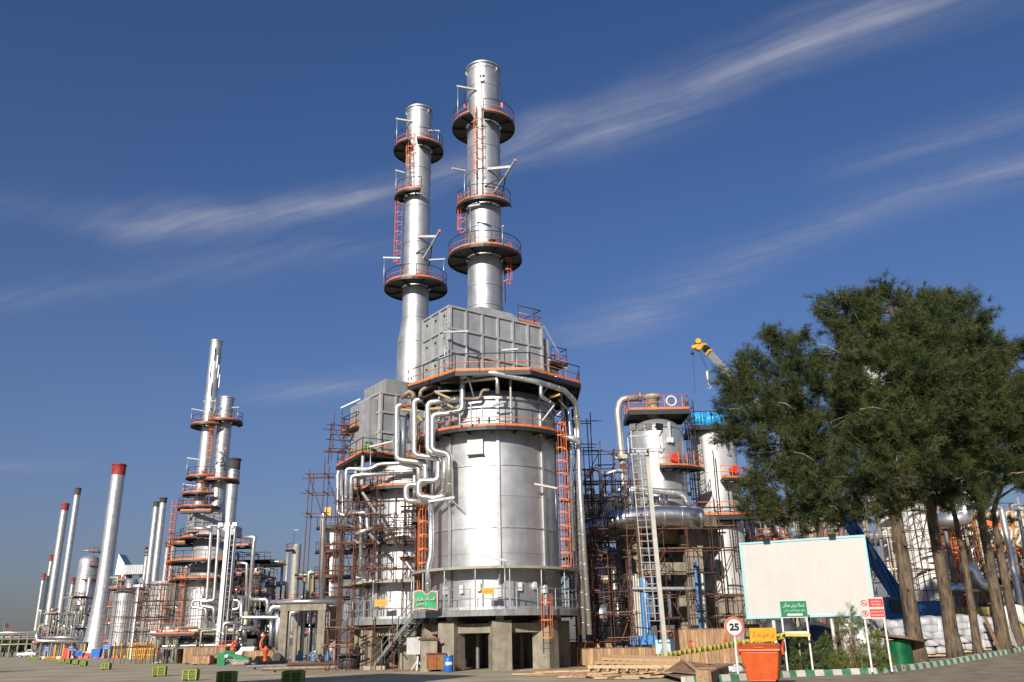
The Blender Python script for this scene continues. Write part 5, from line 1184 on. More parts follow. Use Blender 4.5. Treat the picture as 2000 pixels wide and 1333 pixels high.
# ------------------------------------------------------------------ lettering
FORMS = {'ا':(0xFE8D,0xFE8E),'آ':(0xFE81,0xFE82),'ب':(0xFE8F,),'پ':(0xFB56,),'ت':(0xFE95,),'ج':(0xFE9D,),'ح':(0xFEA1,),'خ':(0xFEA5,),'د':(0xFEA9,0xFEAA),'ر':(0xFEAD,0xFEAE),'ز':(0xFEAF,0xFEB0),'س':(0xFEB1,),'ش':(0xFEB5,),'ط':(0xFEC1,),'ع':(0xFEC9,),'ف':(0xFED1,),'ک':(0xFB8E,),'گ':(0xFB92,),'ل':(0xFEDD,),'م':(0xFEE1,),'ن':(0xFEE5,),'و':(0xFEED,0xFEEE),'ه':(0xFEE9,),'ی':(0xFBFC,)}
def shape(s):
    o = []
    for i, ch in enumerate(s):
        f = FORMS.get(ch)
        if not f: o.append(ch); continue
        pv_ = s[i-1] if i else ' '; nx_ = s[i+1] if i+1 < len(s) else ' '
        jp = pv_ in FORMS and len(FORMS[pv_]) == 1; jn = len(f) == 1 and nx_ in FORMS
        if len(f) == 2: o.append(chr(f[1] if jp else f[0]))
        else: o.append(chr(f[0] + (3 if jp and jn else 1 if jp else 2 if jn else 0)))
    return ''.join(reversed(o))
TMP = bpy.data.scenes.new('tmp')
def bake(o):                            # evaluate one object away from the big scene
    TMP.collection.objects.link(o); vl = TMP.view_layers[0]; vl.update(); dg = vl.depsgraph
    me = bpy.data.meshes.new_from_object(o.evaluated_get(dg), depsgraph=dg); bpy.data.objects.remove(o); return me
def lettering(parent, s, p, h, width, m, yaw=0.0, name='lettering', bold=.0, pitch=math.pi/2):
    cu = bpy.data.curves.new(name, 'FONT'); cu.body = s; cu.size = 1; cu.align_x = 'CENTER'; cu.align_y = 'CENTER'; cu.resolution_u = 3; cu.offset = bold
    o = bpy.data.objects.new('text_tmp', cu); me = bake(o)
    n = len(me.vertices)
    if n == 0: return None
    co = np.empty(n*3, np.float32); me.vertices.foreach_get('co', co); co = co.reshape(-1,3)
    mn, mxx = co.min(0), co.max(0); c = (mn+mxx)/2; sx = width/max(1e-4, mxx[0]-mn[0]); sy = h/max(1e-4, mxx[1]-mn[1])
    co = (co-c)*np.array([sx, sy, 1], np.float32); me.vertices.foreach_set('co', co.ravel()); me.materials.clear(); me.materials.append(m); me.update()
    return put(name, me, parent, p, (pitch, 0, yaw))
def plate(t, p, w_, h_, m, yaw=0, th=.03, name='sign_plate'): return slab(name, p, w_, th, h_, m, t, yaw)
def front(p, yaw, d): return Vector(p) + Vector((math.sin(yaw), -math.cos(yaw), 0))*d
def local(p, yaw, dx, dz, d): return front(p, yaw, d) + Vector((math.cos(yaw)*dx, math.sin(yaw)*dx, dz))

# billboard
bl, brr = az(1446,1063,5.9), az(1688,1047,5.9); yb = math.atan2(brr.y-bl.y, brr.x-bl.x); wb = math.hypot(brr.x-bl.x, brr.y-bl.y)
zb0 = (az(1446,1063,5.9).z); zbot = (zat(1463,1210,bl.y)+zat(1708,1198,brr.y))/2
bc = Vector(((bl.x+brr.x)/2, (bl.y+brr.y)/2, (5.9+zbot)/2)); hb_ = 5.9-zbot
t = thing('billboard', (bc.x, bc.y, 0), 'big blank white billboard with pale blue frame on white posts', 'billboard')
plate(t, bc, wb, hb_, cream, yb, .12, 'board')
for dx, dz, sx_, sz_ in ((0, hb_/2, wb+.1, .09), (0, -hb_/2, wb+.1, .09)): slab('frame', local(bc, yb, dx, dz, .01), sx_, .18, sz_, cyan, t, yb)
for dx in (-wb/2, wb/2): slab('frame', local(bc, yb, dx, 0, .01), .08, .18, hb_-.09, cyan, t, yb)
for f in (-.30, .16): p = local(bc, yb, wb*f, 0, -.16); rod('post', (p.x,p.y,0), (p.x,p.y,5.7), .085, white, t)
for f in (-.27, .26): slab('spotlight', local(bc, yb, wb*f, hb_/2+.08, .22), .3, .2, .12, dark, t, yb, (R(20),0,yb)); rod('light_arm', local(bc,yb,wb*f,hb_/2,0), local(bc,yb,wb*f,hb_/2+.12,.3), .03, dark, t)
# speed sign
p = gz = az(1442, 1318, .16); sp = at(1433.5, 1225, p.y)
t = thing('speed_sign', (p.x, p.y, p.z), 'round white speed limit sign with red ring reading 25', 'sign')
rod('post', (p.x, p.y, 0), (p.x, p.y, sp.z-.3), .045, white, t)
def disc(name, c, r, m, d, parent, r0=0, seg=36):
    b = MB(); n0 = 0
    b.lathe([(r0 if r0 else .001, 0), (r, 0), (r, .012), (r0 if r0 else .001, .012)], 0, 0, seg, smooth=False); o = b.build(name, m, parent); o.rotation_euler = (math.pi/2, 0, 0); o.location = Vector(c)+Vector((0,-d,0))-ORG[parent.name]; ORG[o.name] = Vector(c); return o
sr = 16.6*42.5/FPX
disc('disc_back', sp, sr, galv, 0, t); disc('disc_face', sp, sr*.965, white, .014, t); disc('red_ring', sp, sr*.96, redor, .028, t, sr*.76)
lettering(t, '25', Vector(sp)+Vector((0,-.045,0)), sr*.72, sr*.98, black, 0, bold=.05)
slab('small_notice', at(1443.5, 1243, 42.4), .28, .02, .32, galv, t)
# green direction sign
pa, pb_ = az(1537,1320,.16), az(1594,1319,.16); gy = 40.4; pa = at(1537,1310,gy); pb_ = at(1594,1310,gy)
t = thing('direction_sign', ((pa.x+pb_.x)/2, gy, .16), 'green sign with white Persian lettering and arrow in front of the billboard', 'sign')
gl, gr_, gtop, gbot = xat(1523,1190,gy), xat(1576.5,1188,gy), zat(1548,1174,gy), zat(1550,1207,gy)
gc = Vector(((gl+gr_)/2, gy, (gtop+gbot)/2)); gw, gh = gr_-gl, gtop-gbot; gyaw = R(4)
plate(t, gc, gw, gh, white, gyaw, .04); plate(t, front(gc,gyaw,.03)+Vector((0,0,.015)), gw-.03, gh-.05, greens, gyaw, .02, 'sign_face')
for dx in (-gw*.46, gw*.46): q = local(gc, gyaw, dx, 0, -.05); rod('post', (q.x,q.y,0), (q.x,q.y,gbot+.1), .045, white, t)
q = local(gc, gyaw, 0, 0, -.05); beam('cross_bar', local(gc,gyaw,-gw*.46,-gh/2-.62,-.05), local(gc,gyaw,gw*.46,-gh/2-.62,-.05), .06, .1, white, t)
lettering(t, shape('ایستگاه ورزش همگانی'), local(gc, gyaw, 0, gh*.24, .045), gh*.30, gw*.80, white, gyaw)
lettering(t, shape('مکان محوطه آتش نشانی'), local(gc, gyaw, .02, -gh*.06, .045), gh*.17, gw*.78, white, gyaw)
b = MB(); x0, x1, zc_ = -gw*.30, gw*.30, 0; aw = gh*.15; b.v = []; 
P_ = [(x0,0),(x0+.14,aw*.75),(x0+.14,aw*.4),(x1,aw*.4),(x1,-aw*.4),(x0+.14,-aw*.4),(x0+.14,-aw*.75)]
b.prism(P_, 0, .006); o = b.build('arrow', white, t); o.rotation_euler = (math.pi/2,0,gyaw); o.location = local(gc, gyaw, 0, -gh*.32, .045)-ORG[t.name]
# yellow safety sign
ys = 39.6; yc_ = Vector((xat(1490,1241,ys), ys, zat(1490,1240,ys))); yw, yh = (1516-1465)*ys/FPX*.985, 19*ys/FPX
t = thing('safety_sign', (yc_.x, ys, 0), 'low yellow sign with red Persian lettering behind the orange bin', 'sign')
plate(t, yc_, yw, yh*1.25, yellow, R(5)); lettering(t, shape('اول ایمنی بعد کار'), local(yc_, R(5), 0, .0, .03), yh*.62, yw*.86, redp, R(5))
for dx in (-yw*.27, yw*.33): q = local(yc_, R(5), dx, 0, -.04); rod('post', (q.x,q.y,0), (q.x,q.y,yc_.z), .03, yellow, t)
# red prohibition sign
py_ = 39.9; pc_ = Vector((xat(1704,1188,py_), py_, zat(1704,1188,py_))); pyaw = R(-12); pw_, ph_ = .95, .90
t = thing('prohibition_sign', (pc_.x, py_, 0), 'pale sign with two red panels and two prohibition symbols right of the billboard', 'sign')
plate(t, pc_, pw_, ph_, mat('pale_grey_sign', (.55,.52,.46), .5, 0, .05, 3), pyaw, .04)
for dz in (.22, -.22):
    plate(t, local(pc_,pyaw,.16,dz,.03), .60, .34, redp, pyaw, .012, 'red_panel')
    b = MB(); b.lathe([(.105,0),(.135,0),(.135,.01),(.105,.01)], 0, 0, 24, smooth=False); b.bar((-.085,.085,.005),(.085,-.085,.005),.03,.01); o = b.build('prohibition_ring', redp, t); o.rotation_euler = (math.pi/2,0,pyaw); o.location = local(pc_,pyaw,-.33,dz,.03)-ORG[t.name]
    b = MB(); b.bar((-.06,-.02,0),(.06,-.02,0),.035,.008) if dz > 0 else b.bar((-.02,-.07,0),(.02,.07,0),.05,.008); o = b.build('symbol', black, t); o.rotation_euler = (math.pi/2,0,pyaw); o.location = local(pc_,pyaw,-.33,dz,.026)-ORG[t.name]
    lettering(t, shape('سیگار نکشید' if dz > 0 else 'استفاده از موبایل ممنوع'), local(pc_,pyaw,.16,dz+.06,.04), .10, .40 if dz > 0 else .52, white, pyaw)
    lettering(t, 'NO SMOKING' if dz > 0 else 'DO NOT USE MOBILE PHONE', local(pc_,pyaw,.16,dz-.08,.04), .06, .36 if dz > 0 else .5, white, pyaw)
for dx, h0 in ((-.38,.0),(.42,0)): q = local(pc_, pyaw, dx, 0, -.05); rod('post', (q.x,q.y,.1), (q.x,q.y,pc_.z-.3), .045, white, t)

# orange wheeled bin
bpos = az(1488, 1329, .16); by = bpos.y-.3
t = thing('waste_bin', (bpos.x, by, .0), 'bright orange wheeled waste container with lid in front of the signs', 'bin')
byaw = R(-22); rm = Matrix.Rotation(byaw, 3, 'Z'); o_ = Vector((bpos.x, by, 0))
def BP(x, y, z): return o_ + rm @ Vector((x, y, z))
b = MB(); b.hexa([BP(-.52,-.40,.18),BP(.52,-.40,.18),BP(.52,.40,.18),BP(-.52,.40,.18),BP(-.68,-.52,1.16),BP(.68,-.52,1.16),BP(.68,.52,1.16),BP(-.68,.52,1.16)])
body = b.build('body', binor, t); bv = body.modifiers.new('bevel','BEVEL'); bv.width = .06; bv.segments = 3
for x_ in (-.25,.25): 
    b = MB(); b.hexa([BP(x_-.03,-.43,.2),BP(x_+.03,-.43,.2),BP(x_+.03,-.39,.2),BP(x_-.03,-.39,.2),BP(x_-.03,-.55,1.1),BP(x_+.03,-.55,1.1),BP(x_+.03,-.51,1.1),BP(x_-.03,-.51,1.1)])
b = MB(); b.hexa([BP(-.74,-.58,1.14),BP(.74,-.58,1.14),BP(.74,.58,1.14),BP(-.74,.58,1.14),BP(-.72,-.56,1.24),BP(.72,-.56,1.24),BP(.72,.56,1.24),BP(-.72,.56,1.24)]); rimo = b.build('rim', binor, t); bv = rimo.modifiers.new('bevel','BEVEL'); bv.width = .03; bv.segments = 2
b = MB(); b.hexa([BP(-.70,-.54,1.24),BP(.70,-.54,1.24),BP(.70,.54,1.24),BP(-.70,.54,1.24),BP(-.6,-.3,1.36),BP(.6,-.3,1.36),BP(.6,.45,1.42),BP(-.6,.45,1.42)]); lido = b.build('lid', binor, t); bv = lido.modifiers.new('bevel','BEVEL'); bv.width = .05; bv.segments = 3
slab('lid_grip', BP(0,-.58,1.27), .3, .06, .05, binor, t, byaw)
for s in (-1,1):
    b = MB(); b.hexa([BP(s*.76-.05,-.2,1.0),BP(s*.76+.05,-.2,1.0),BP(s*.76+.05,.5,1.12),BP(s*.76-.05,.5,1.12),BP(s*.76-.05,-.2,1.26),BP(s*.76+.05,-.2,1.26),BP(s*.76+.05,.5,1.5),BP(s*.76-.05,.5,1.5)]); q = b.build('hinge_ear', binor, t); bv = q.modifiers.new('bevel','BEVEL'); bv.width = .03
    for y_ in (-.33,.33): b = MB(); b.cyl(BP(s*.42-.03,y_,.1), BP(s*.42+.03,y_,.1), .1, seg=14); b.build('castor', dark, t)
beam('base_lip', BP(-.45,-.44,.19), BP(.45,-.44,.19), .04, .06, binor, t)

# warning tape
TP = [at(1280,1283,54.5), at(1330,1275,50), at(1390,1266,46), at(1440,1258,42.3), at(1485,1252,41), at(1530,1242,40.3), at(1535,1239,40.3)]
b = MB(); P = []
for a, c in zip(TP[:-1], TP[1:]):
    for k in range(6): P.append(a.lerp(c, k/6))
P.append(TP[-1]); tpm = mat('tape_yellow', (.46,.40,.07), .5, 0, .15, 6)
for i, (a, c) in enumerate(zip(P[:-1], P[1:])):
    h = Vector((0,.03*math.sin(i*.9),.13)); h2 = Vector((0,.03*math.sin(i*.9+.9),.13)); b.quad(a-h, c-h2, c+h2, a+h, True)
for a in (at(1533,1240,40.2),):
    c = at(1582,1240,39.9); b.quad(a+Vector((0,-.06,-.07)), c+Vector((0,-.06,-.08)), c+Vector((0,-.06,.04)), a+Vector((0,-.06,.06)))
tp = b.build('warning_tape', tpm); tag(tp, 'yellow warning tape with black marks strung from the pale blue panel to the signs', 'tape'); tp.modifiers.new('thick','SOLIDIFY').thickness = .004
for i in range(2, len(P)-2, 2):
    a, c = P[i], P[i+1]; d = (c-a).normalized(); slab('printed_mark', a.lerp(c,.5)+Vector((0,-.05,0)), .16, .004, .06, black, tp, math.atan2(d.y,d.x), (0, -.25, math.atan2(d.y,d.x)))

# pale blue electrical panel board
t = thing('panel_board', (xat(1300,1285,55), 55, 0), 'pale blue metal board with warning triangle standing by the timber pile', 'panel')
x0, x1 = xat(1281,1270,55), xat(1319,1270,55); z0, z1 = .6, zat(1300,1250,55)
slab('board', ((x0+x1)/2, 55, (z0+z1)/2), x1-x0, .08, z1-z0, panelb, t)
b = MB(); tw = .26; b.prism([(-tw,-tw*.8),(tw,-tw*.8),(0,tw)], 0, .006); o = b.build('warning_triangle', black, t); o.rotation_euler = (math.pi/2,0,0); o.location = Vector(((x0+x1)/2-.08,54.95,z1-.5))-ORG[t.name]
b = MB(); tw = .2; b.prism([(-tw,-tw*.8),(tw,-tw*.8),(0,tw)], 0, .006); o = b.build('triangle_field', panelb, t); o.rotation_euler = (math.pi/2,0,0); o.location = Vector(((x0+x1)/2-.08,54.94,z1-.5))-ORG[t.name]
b = MB(); b.prism([(-.02,.12),(.05,.12),(.01,.0),(.06,.0),(-.04,-.13),(-.01,-.03),(-.06,-.03)], 0, .006); o = b.build('bolt_symbol', black, t); o.rotation_euler = (math.pi/2,0,0); o.location = Vector(((x0+x1)/2-.08,54.93,z1-.53))-ORG[t.name]
for x_ in (x0+.1, x1-.1): rod('leg', (x_,55.06,0), (x_,55.06,z0+.1), .04, galv, t)
t = thing('steel_cabinet', (xat(1326,1280,57), 57, 0), 'dark cabinet with orange edge behind the pale blue board', 'cabinet'); xx = xat(1330,1280,57)
slab('body', (xx,57.2,1.0), 1.2, .5, 2.0, greyb, t); slab('edge', (xx-.36,56.9,1.0), .3, .1, 2.0, rustpl, t); slab('lid', (xx-.2,57.1,2.05), 2.2, .7, .08, redor, t)

# ------------------------------------------------------------------ wooden crates, boarded one plank at a time
def crate(label, x0, x1, y, depth, h, seed, z0=.1, yaw=0, marks=(), m=wood, lid=rustpl, group=None):
    rg = random.Random(seed); c = Vector(((x0+x1)/2, y+depth/2, 0)); t = thing('wooden_crate', c, label, 'crate', group); rm = Matrix.Rotation(yaw,3,'Z'); w_ = x1-x0
    def W(x,yy,z): return c+rm@Vector((x,yy,z))
    b = MB(); b.obox(W(0,0,z0+h/2), w_-.12, depth-.12, h-.04, yaw); b.build('inner_box', woodb, t)
    n = max(3, int(w_/.22)); pw = w_/n
    for i in range(n):
        for s in (-1,1): slab('plank', W(-w_/2+(i+.5)*pw, s*depth/2, z0+h/2+rg.uniform(-.02,.02)), pw-.012, .04+rg.uniform(0,.012), h+rg.uniform(-.03,.01), m, t, yaw)
    n = max(2, int(depth/.22)); pd = depth/n
    for i in range(n):
        for s in (-1,1): slab('plank', W(s*(w_/2+.002), -depth/2+.04+(i+.5)*(depth-.08)/n, z0+h/2), .045, pd-.014, h-.03+rg.uniform(-.02,.01), m, t, yaw)
    n = max(2, int(depth/.3))
    for i in range(n): slab('lid_board', W(0, -depth/2+(i+.5)*depth/n, z0+h+.03), w_+.1, depth/n-.015, .045, lid, t, yaw)
    for k in range(max(2, int(w_/1.4)+1)): slab('skid', W(-w_/2+.2+(w_-.4)*k/max(1,int(w_/1.4)), 0, z0/2), .14, depth, z0-.005, woodb, t, yaw)
    for mx_i in marks:                  # red 'this side up' arrows
        for dz in (0,.32):
            b = MB(); b.prism([(-.14,0),(.14,0),(.04,.2),(-.04,.2)] if False else [(-.15,0),(.15,0),(0,.2)], 0, .006); o = b.build('arrow_mark', redp, t); o.rotation_euler = (math.pi/2,0,yaw); o.location = W(mx_i, -depth/2-.05, z0+h*.48+dz)-ORG[t.name]
    return t
yC = 56; crate('tall wooden crate with red arrow marks behind the speed sign', xat(1322,1270,yC), xat(1456,1270,yC), yC, 2.2, zat(1390,1229,yC)-.1, 1, marks=(-1.2, .9))
yC = 61.5; crate('long wooden crate with red arrow marks right of the main concrete legs', xat(1066,1280,yC), xat(1205,1280,yC), yC, 2.4, zat(1130,1256,yC)-.1, 2, marks=(-.9,))
yC = 59; crate('lower wooden crate in front of the long one right of the main concrete legs', xat(1138,1285,yC), xat(1282,1285,yC), yC, 1.6, zat(1200,1267,yC)-.1, 3)
yC = 95; crate('long tall wooden crate behind the green machine on the left', xat(358,1280,yC), xat(439,1280,yC), yC, 2.2, zat(400,1265,yC)-.1, 4)
yC = 90; crate('small wooden crate with white labels in front of the long left crate', xat(371,1290,yC), xat(409,1290,yC), yC, 1.4, zat(390,1282,yC)-.1, 5)
yC = 97; crate('wooden crate right of the green machine below the red hydrant', xat(471,1280,yC), xat(548,1280,yC), yC, 2.0, zat(500,1272,yC)-.1, 6)
yC = 92; crate('low wooden crate half hidden between the left crates and the green machine', xat(400,1290,yC), xat(428,1290,yC), yC, 1.5, zat(420,1279,yC)-.1, 7)

# ------------------------------------------------------------------ timber pile in the foreground
rg = random.Random(5)
t = thing('formwork_panel', (xat(1230,1300,50), 50, 0), 'pale wooden formwork grid lying on the timber pile', 'formwork')
q0, q1, q2, q3 = az(1152,1308,.30), az(1322,1308,.30), az(1325,1290,.58), az(1190,1285,.58)
def G(u, v): 
    a = q0.lerp(q1,u); c = q3.lerp(q2,u); return a.lerp(c, v)
for v in (0,.33,.66,1): beam('bearer', G(-.02,v)+Vector((0,0,.12)), G(1.02,v)+Vector((0,0,.12)), .1, .14, woodl, t)
for k in range(10): beam('cross_batten', G(k/9,-.03), G(k/9,1.03), .09, .1, woodl, t)
b = MB(); b.quad(G(0,0)-Vector((0,0,.06)), G(1,0)-Vector((0,0,.06)), G(1,1)-Vector((0,0,.06)), G(0,1)-Vector((0,0,.06))); o = b.build('plywood_sheet', woodl, t); o.modifiers.new('thick','SOLIDIFY').thickness = .03
for k in range(4): p = G(k/3, .5); slab('support_block', (p.x, p.y, (p.z-.1)/2), .3, 1.2, max(.05,p.z-.1), woodb, t)
t = thing('plywood_board', (xat(1345,1300,48), 48, 0), 'brown plywood sheet with a batten tilted across the timber pile', 'board')
b = MB(); b.quad(az(1300,1310,.34), az(1366,1316,.25), az(1385,1297,.55), az(1330,1290,.70)); o = b.build('sheet', woodb, t); o.modifiers.new('thick','SOLIDIFY').thickness = .04
beam('batten', az(1334,1291,.69)+Vector((0,-.05,.06)), az(1362,1314,.29)+Vector((0,-.05,.06)), .1, .08, woodl, t)
beam('prop', (xat(1340,1305,48.5), 48.5, 0), (xat(1340,1305,48.5), 48.5, .42), .3, .3, woodb, t)
t = thing('timber_baulk', (xat(1390,1310,44), 44, 0), 'thick weathered timber box leaning at the right end of the pile', 'timber')
b = MB(); b.bar(az(1376,1326,.22), az(1412,1306,.36), .5, .42); b.build('baulk', woodb, t); slab('end_cleat', az(1374,1327,.25), .12, .6, .6, woodl, t, .6); b = MB(); b.bar(az(1380,1306,.5), az(1415,1298,.6), .8, .06); b.build('loose_board', woodb, t)
pl_t = [('plank', 1030,1318,1175,1313,47,woodb),('plank',1025,1323,1190,1318,45,woodb),('plank',1045,1316,1160,1310,49,woodl),('plank',1090,1328,1230,1322,42.5,woodl),('plank',1165,1318,1330,1313,46,woodb),('plank',1180,1322,1370,1318,44.5,woodb),('plank',1230,1327,1380,1324,42,woodl),('plank',1160,1331,1290,1329,40.5,woodl),('plank',1250,1332,1350,1327,40.2,woodb),('plank',1120,1330,1180,1322,42,woodl),('plank',1290,1331,1340,1322,41,woodl),('plank',1010,1312,1170,1309,52,woodb),('plank',1000,1320,1060,1318,47,woodl),('plank',1200,1333,1250,1326,40,woodl)]
t = thing('timber_pile', (xat(1190,1320,44), 44, 0), 'heap of loose planks and boards lying in front of the crates', 'timber')
for i, (nm, a0, b0_, a1, b1_, Y, m_) in enumerate(pl_t):
    p, q = at(a0,b0_,Y), at(a1,b1_,Y+rg.uniform(-.8,.8)); p.z = max(.06,p.z); q.z = max(.06,q.z)
    beam(nm, p, q, .26, .07, m_, t)
    slab('spacer', ((p.x+q.x)/2,(p.y+q.y)/2, ((p.z+q.z)/2-.04)/2), .2, .3, max(.02,(p.z+q.z)/2-.05), woodb, t)
for k in range(46):
    px = rg.uniform(1140,1400); Y = rg.uniform(39.5,43.5); p = Vector((xat(px,1325,Y), Y, rg.uniform(.03,.22))); a = rg.uniform(-.6,.6)
    q = p+Vector((math.cos(a), math.sin(a), rg.uniform(-.05,.1)))*rg.uniform(.4,1.5); q.z = max(.03,q.z); beam('offcut', p, q, rg.uniform(.06,.18), rg.uniform(.03,.08), rg.choice((woodl,woodl,woodb)), t)
for k in range(5): p = at(1275+k*9,1330-rg.uniform(0,14),42); b = MB(); b.pipe([p, p+Vector((.4,0,.45)), p+Vector((1.0,.1,.1))], .012, 5); b.build('bent_wire', galv, t)
t = thing('plastic_bag', (xat(1430,1312,41.5), 41.5, 0), 'crumpled pale plastic bag at the foot of the speed sign', 'bag')
def lump(name, parent, c, sx, sy, sz, m, seed, rough=.25, n=14, e=1.0):
    pw2 = lambda v: math.copysign(abs(v)**e, v)
    rg2 = random.Random(seed); b = MB(); ph = [rg2.uniform(0,6) for _ in range(8)]; v0 = len(b.v); R2 = n; C2 = n*2
    for i in range(R2+1):
        th = math.pi*i/R2
        for j in range(C2):
            f = 2*math.pi*j/C2; k = 1+rough*(.5*math.sin(3*f+ph[0]+2*th)+.4*math.sin(5*f-ph[1])*math.sin(th)+.35*math.sin(7*th+ph[2])+.3*math.sin(9*f+4*th+ph[3])*math.sin(th))
            b.v.append((c[0]+sx*k*pw2(math.sin(th))*pw2(math.cos(f)), c[1]+sy*k*pw2(math.sin(th))*pw2(math.sin(f)), max(c[2]-sz*.75, c[2]+sz*k*pw2(math.cos(th)))))
    for i in range(R2):
        for j in range(C2): b.face((i*C2+j, (i+1)*C2+j, (i+1)*C2+(j+1)%C2, i*C2+(j+1)%C2), True)
    return b.build(name, m, parent)
lump('bag', t, (xat(1430,1312,41.5),41.5,.22), .55,.4,.26, plastic, 3)

# ------------------------------------------------------------------ wrapped pallets, sacks and tarps
def sacks(label, px0, px1, Y, pytop, seed, sheet=True, deep=1.8):
    rg2 = random.Random(seed); x0, x1 = xat(px0,1260,Y), xat(px1,1260,Y); zb = bedz((x0+x1)/2, Y)+.12; zt = zat((px0+px1)/2, pytop, Y); t = thing('wrapped_pallet', ((x0+x1)/2, Y+deep/2, zb), label, 'pallet')
    nz = max(3, int((zt-zb)/.36)); nx = max(2, int((x1-x0)/.85)); hz_ = (zt-zb)/nz
    for k in range(4): slab('pallet_board', ((x0+x1)/2, Y+.2+k*(deep-.4)/3, zb-.06), x1-x0, .14, .1, woodl, t)
    me = None
    for j in range(nz):
        for i in range(nx):
            for s in range(2):
                if me is None:
                    me = lump('sack', t, (0,0,0), .47, .45, .20, sack, 1, .05, 10, .55); src = me.data; bpy.data.objects.remove(me); me = src
                put('sack', me, t, (x0+(i+.5)*(x1-x0)/nx+rg2.uniform(-.05,.05)+(.2 if j%2 else -.1), Y+.4+s*(deep-.8), zb+(j+.5)*hz_), (rg2.uniform(-.08,.08),0,rg2.uniform(-.15,.15)), ((x1-x0)/nx/.94*.98, 1.0, hz_/.36))
    if sheet:
        b = MB(); nu, nv2 = 18, 10; ph = rg2.uniform(0,6)
        def SH(u, v):                   # draped over top and hanging down the front right
            x = x0-.25+(x1-x0+.5)*u
            if v < .45: y = Y+deep-.1-(deep-.05)*v/.45; z = zt+.05+.06*math.sin(u*9+ph)
            else: y = Y-.05-.35*(v-.45)-.06*math.sin(u*14+ph); z = zt-(zt-zb)*(v-.45)/.55*(.35+.65*u) 
            return (x+.08*math.sin(v*7+ph), y, z)
        for i in range(nu):
            for j in range(nv2): b.quad(SH(i/nu,j/nv2), SH((i+1)/nu,j/nv2), SH((i+1)/nu,(j+1)/nv2), SH(i/nu,(j+1)/nv2), True)
        o = b.build('plastic_sheet', SHEET, t)
    return t
SHEET = mat('clear_plastic_film', (.60,.61,.64), .12, 0, .1, 2.0, .03, 4, spec=.8)
bs = SHEET.node_tree.nodes['Principled BSDF']; bs.inputs['Alpha'].default_value = .42
sacks('stack of white sacks behind the green cable drum', 1742, 1792, 47.5, 1212, 1)
sacks('plastic-wrapped stack of sacks between the two thickest pine trunks', 1806, 1858, 50.5, 1206, 2)
sacks('plastic-wrapped stack of sacks between the thin trunks, with a sagging sheet', 1868, 1915, 53.5, 1203, 3)
sacks('rightmost plastic-wrapped stack of sacks by the olive fence', 1922, 1972, 55.5, 1206, 4)
for (px0, px1, top, Y, lab, sd_) in ((1497,1560,1212,52,'dark grey plastic-covered heap under the left half of the billboard',1),(1570,1635,1218,50,'dark grey plastic-covered heap under the right half of the billboard',2),(1650,1735,1205,53,'pale tarpaulin-covered heap behind the big green bush',3)):
    x0, x1 = xat(px0,1260,Y), xat(px1,1260,Y); zt = zat((px0+px1)/2, top, Y); t = thing('covered_heap', ((x0+x1)/2, Y, .1), lab, 'heap')
    lump('cover', t, ((x0+x1)/2, Y+.5, .1+(zt-.1)*.43), (x1-x0)*.6, 1.2, (zt-.1)*.57, greyb if sd_ < 3 else plastic, sd_, .13, 16, .7)
# leaning plank and steel sheet by the pallets
t = thing('leaning_plank', az(1945,1280,.6), 'brown plank leaning against the rightmost wrapped pallet', 'plank'); b = MB(); b.bar(at(1955,1276,54.2), at(1923,1205,54.8), .26, .06); b.build('board', rustpl, t)
t = thing('sheet_cover', (xat(1980,1200,64),64,0), 'white torn sheet hanging over the end of the olive fence', 'sheet'); b = MB()
for i in range(8):
    a0, a1 = i/8, (i+1)/8; f = lambda u: 3.35+.15*math.sin(u*3)
    xA, xB = xat(1962,1180,65.6)+1.3*a0, xat(1962,1180,65.6)+1.3*a1
    b.quad((xA,65.7-.05*math.sin(i*2),f(a0)-1.0-.9*abs(a0-.5)), (xB,65.7-.05*math.sin(i*2+2),f(a1)-1.0-.9*abs(a1-.5)), (xB,65.72,f(a1)), (xA,65.72,f(a0)), True)
o = b.build('cloth', white, t); o.modifiers.new('thick','SOLIDIFY').thickness = .02
# green cable drum
Yd = 45.0; cx_ = xat(1757,1280,Yd); zb = .16; zt = zat(1760,1250,Yd)
t = thing('cable_drum', (cx_, Yd, zb), 'dark green cable drum with tilted wooden flange beside the nearest pine', 'drum')
b = MB(); b.lathe([(.62,zb+.1),(.6,zt)], cx_, Yd, 28); b.build('drum_core', greend, t)
for (z, r_, tilt) in ((zb+.05, 1.05, 0), (zt+.08, 1.12, -.16)):
    b = MB(); b.lathe([(.001,-.05),(r_,-.05),(r_,.05),(.001,.05)], 0, 0, 32, smooth=False); o = b.build('flange', woodb, t); o.location = Vector((cx_+.1,Yd,z))-ORG[t.name]; o.rotation_euler = (0,-tilt,0)
    for k in range(3): 
        b = MB(); b.box(-r_*.75,r_*.75,-.35+k*.25,-.12+k*.25,.051,.075); o2 = b.build('flange_plank', rustpl, t); o2.location = o.location; o2.rotation_euler = o.rotation_euler

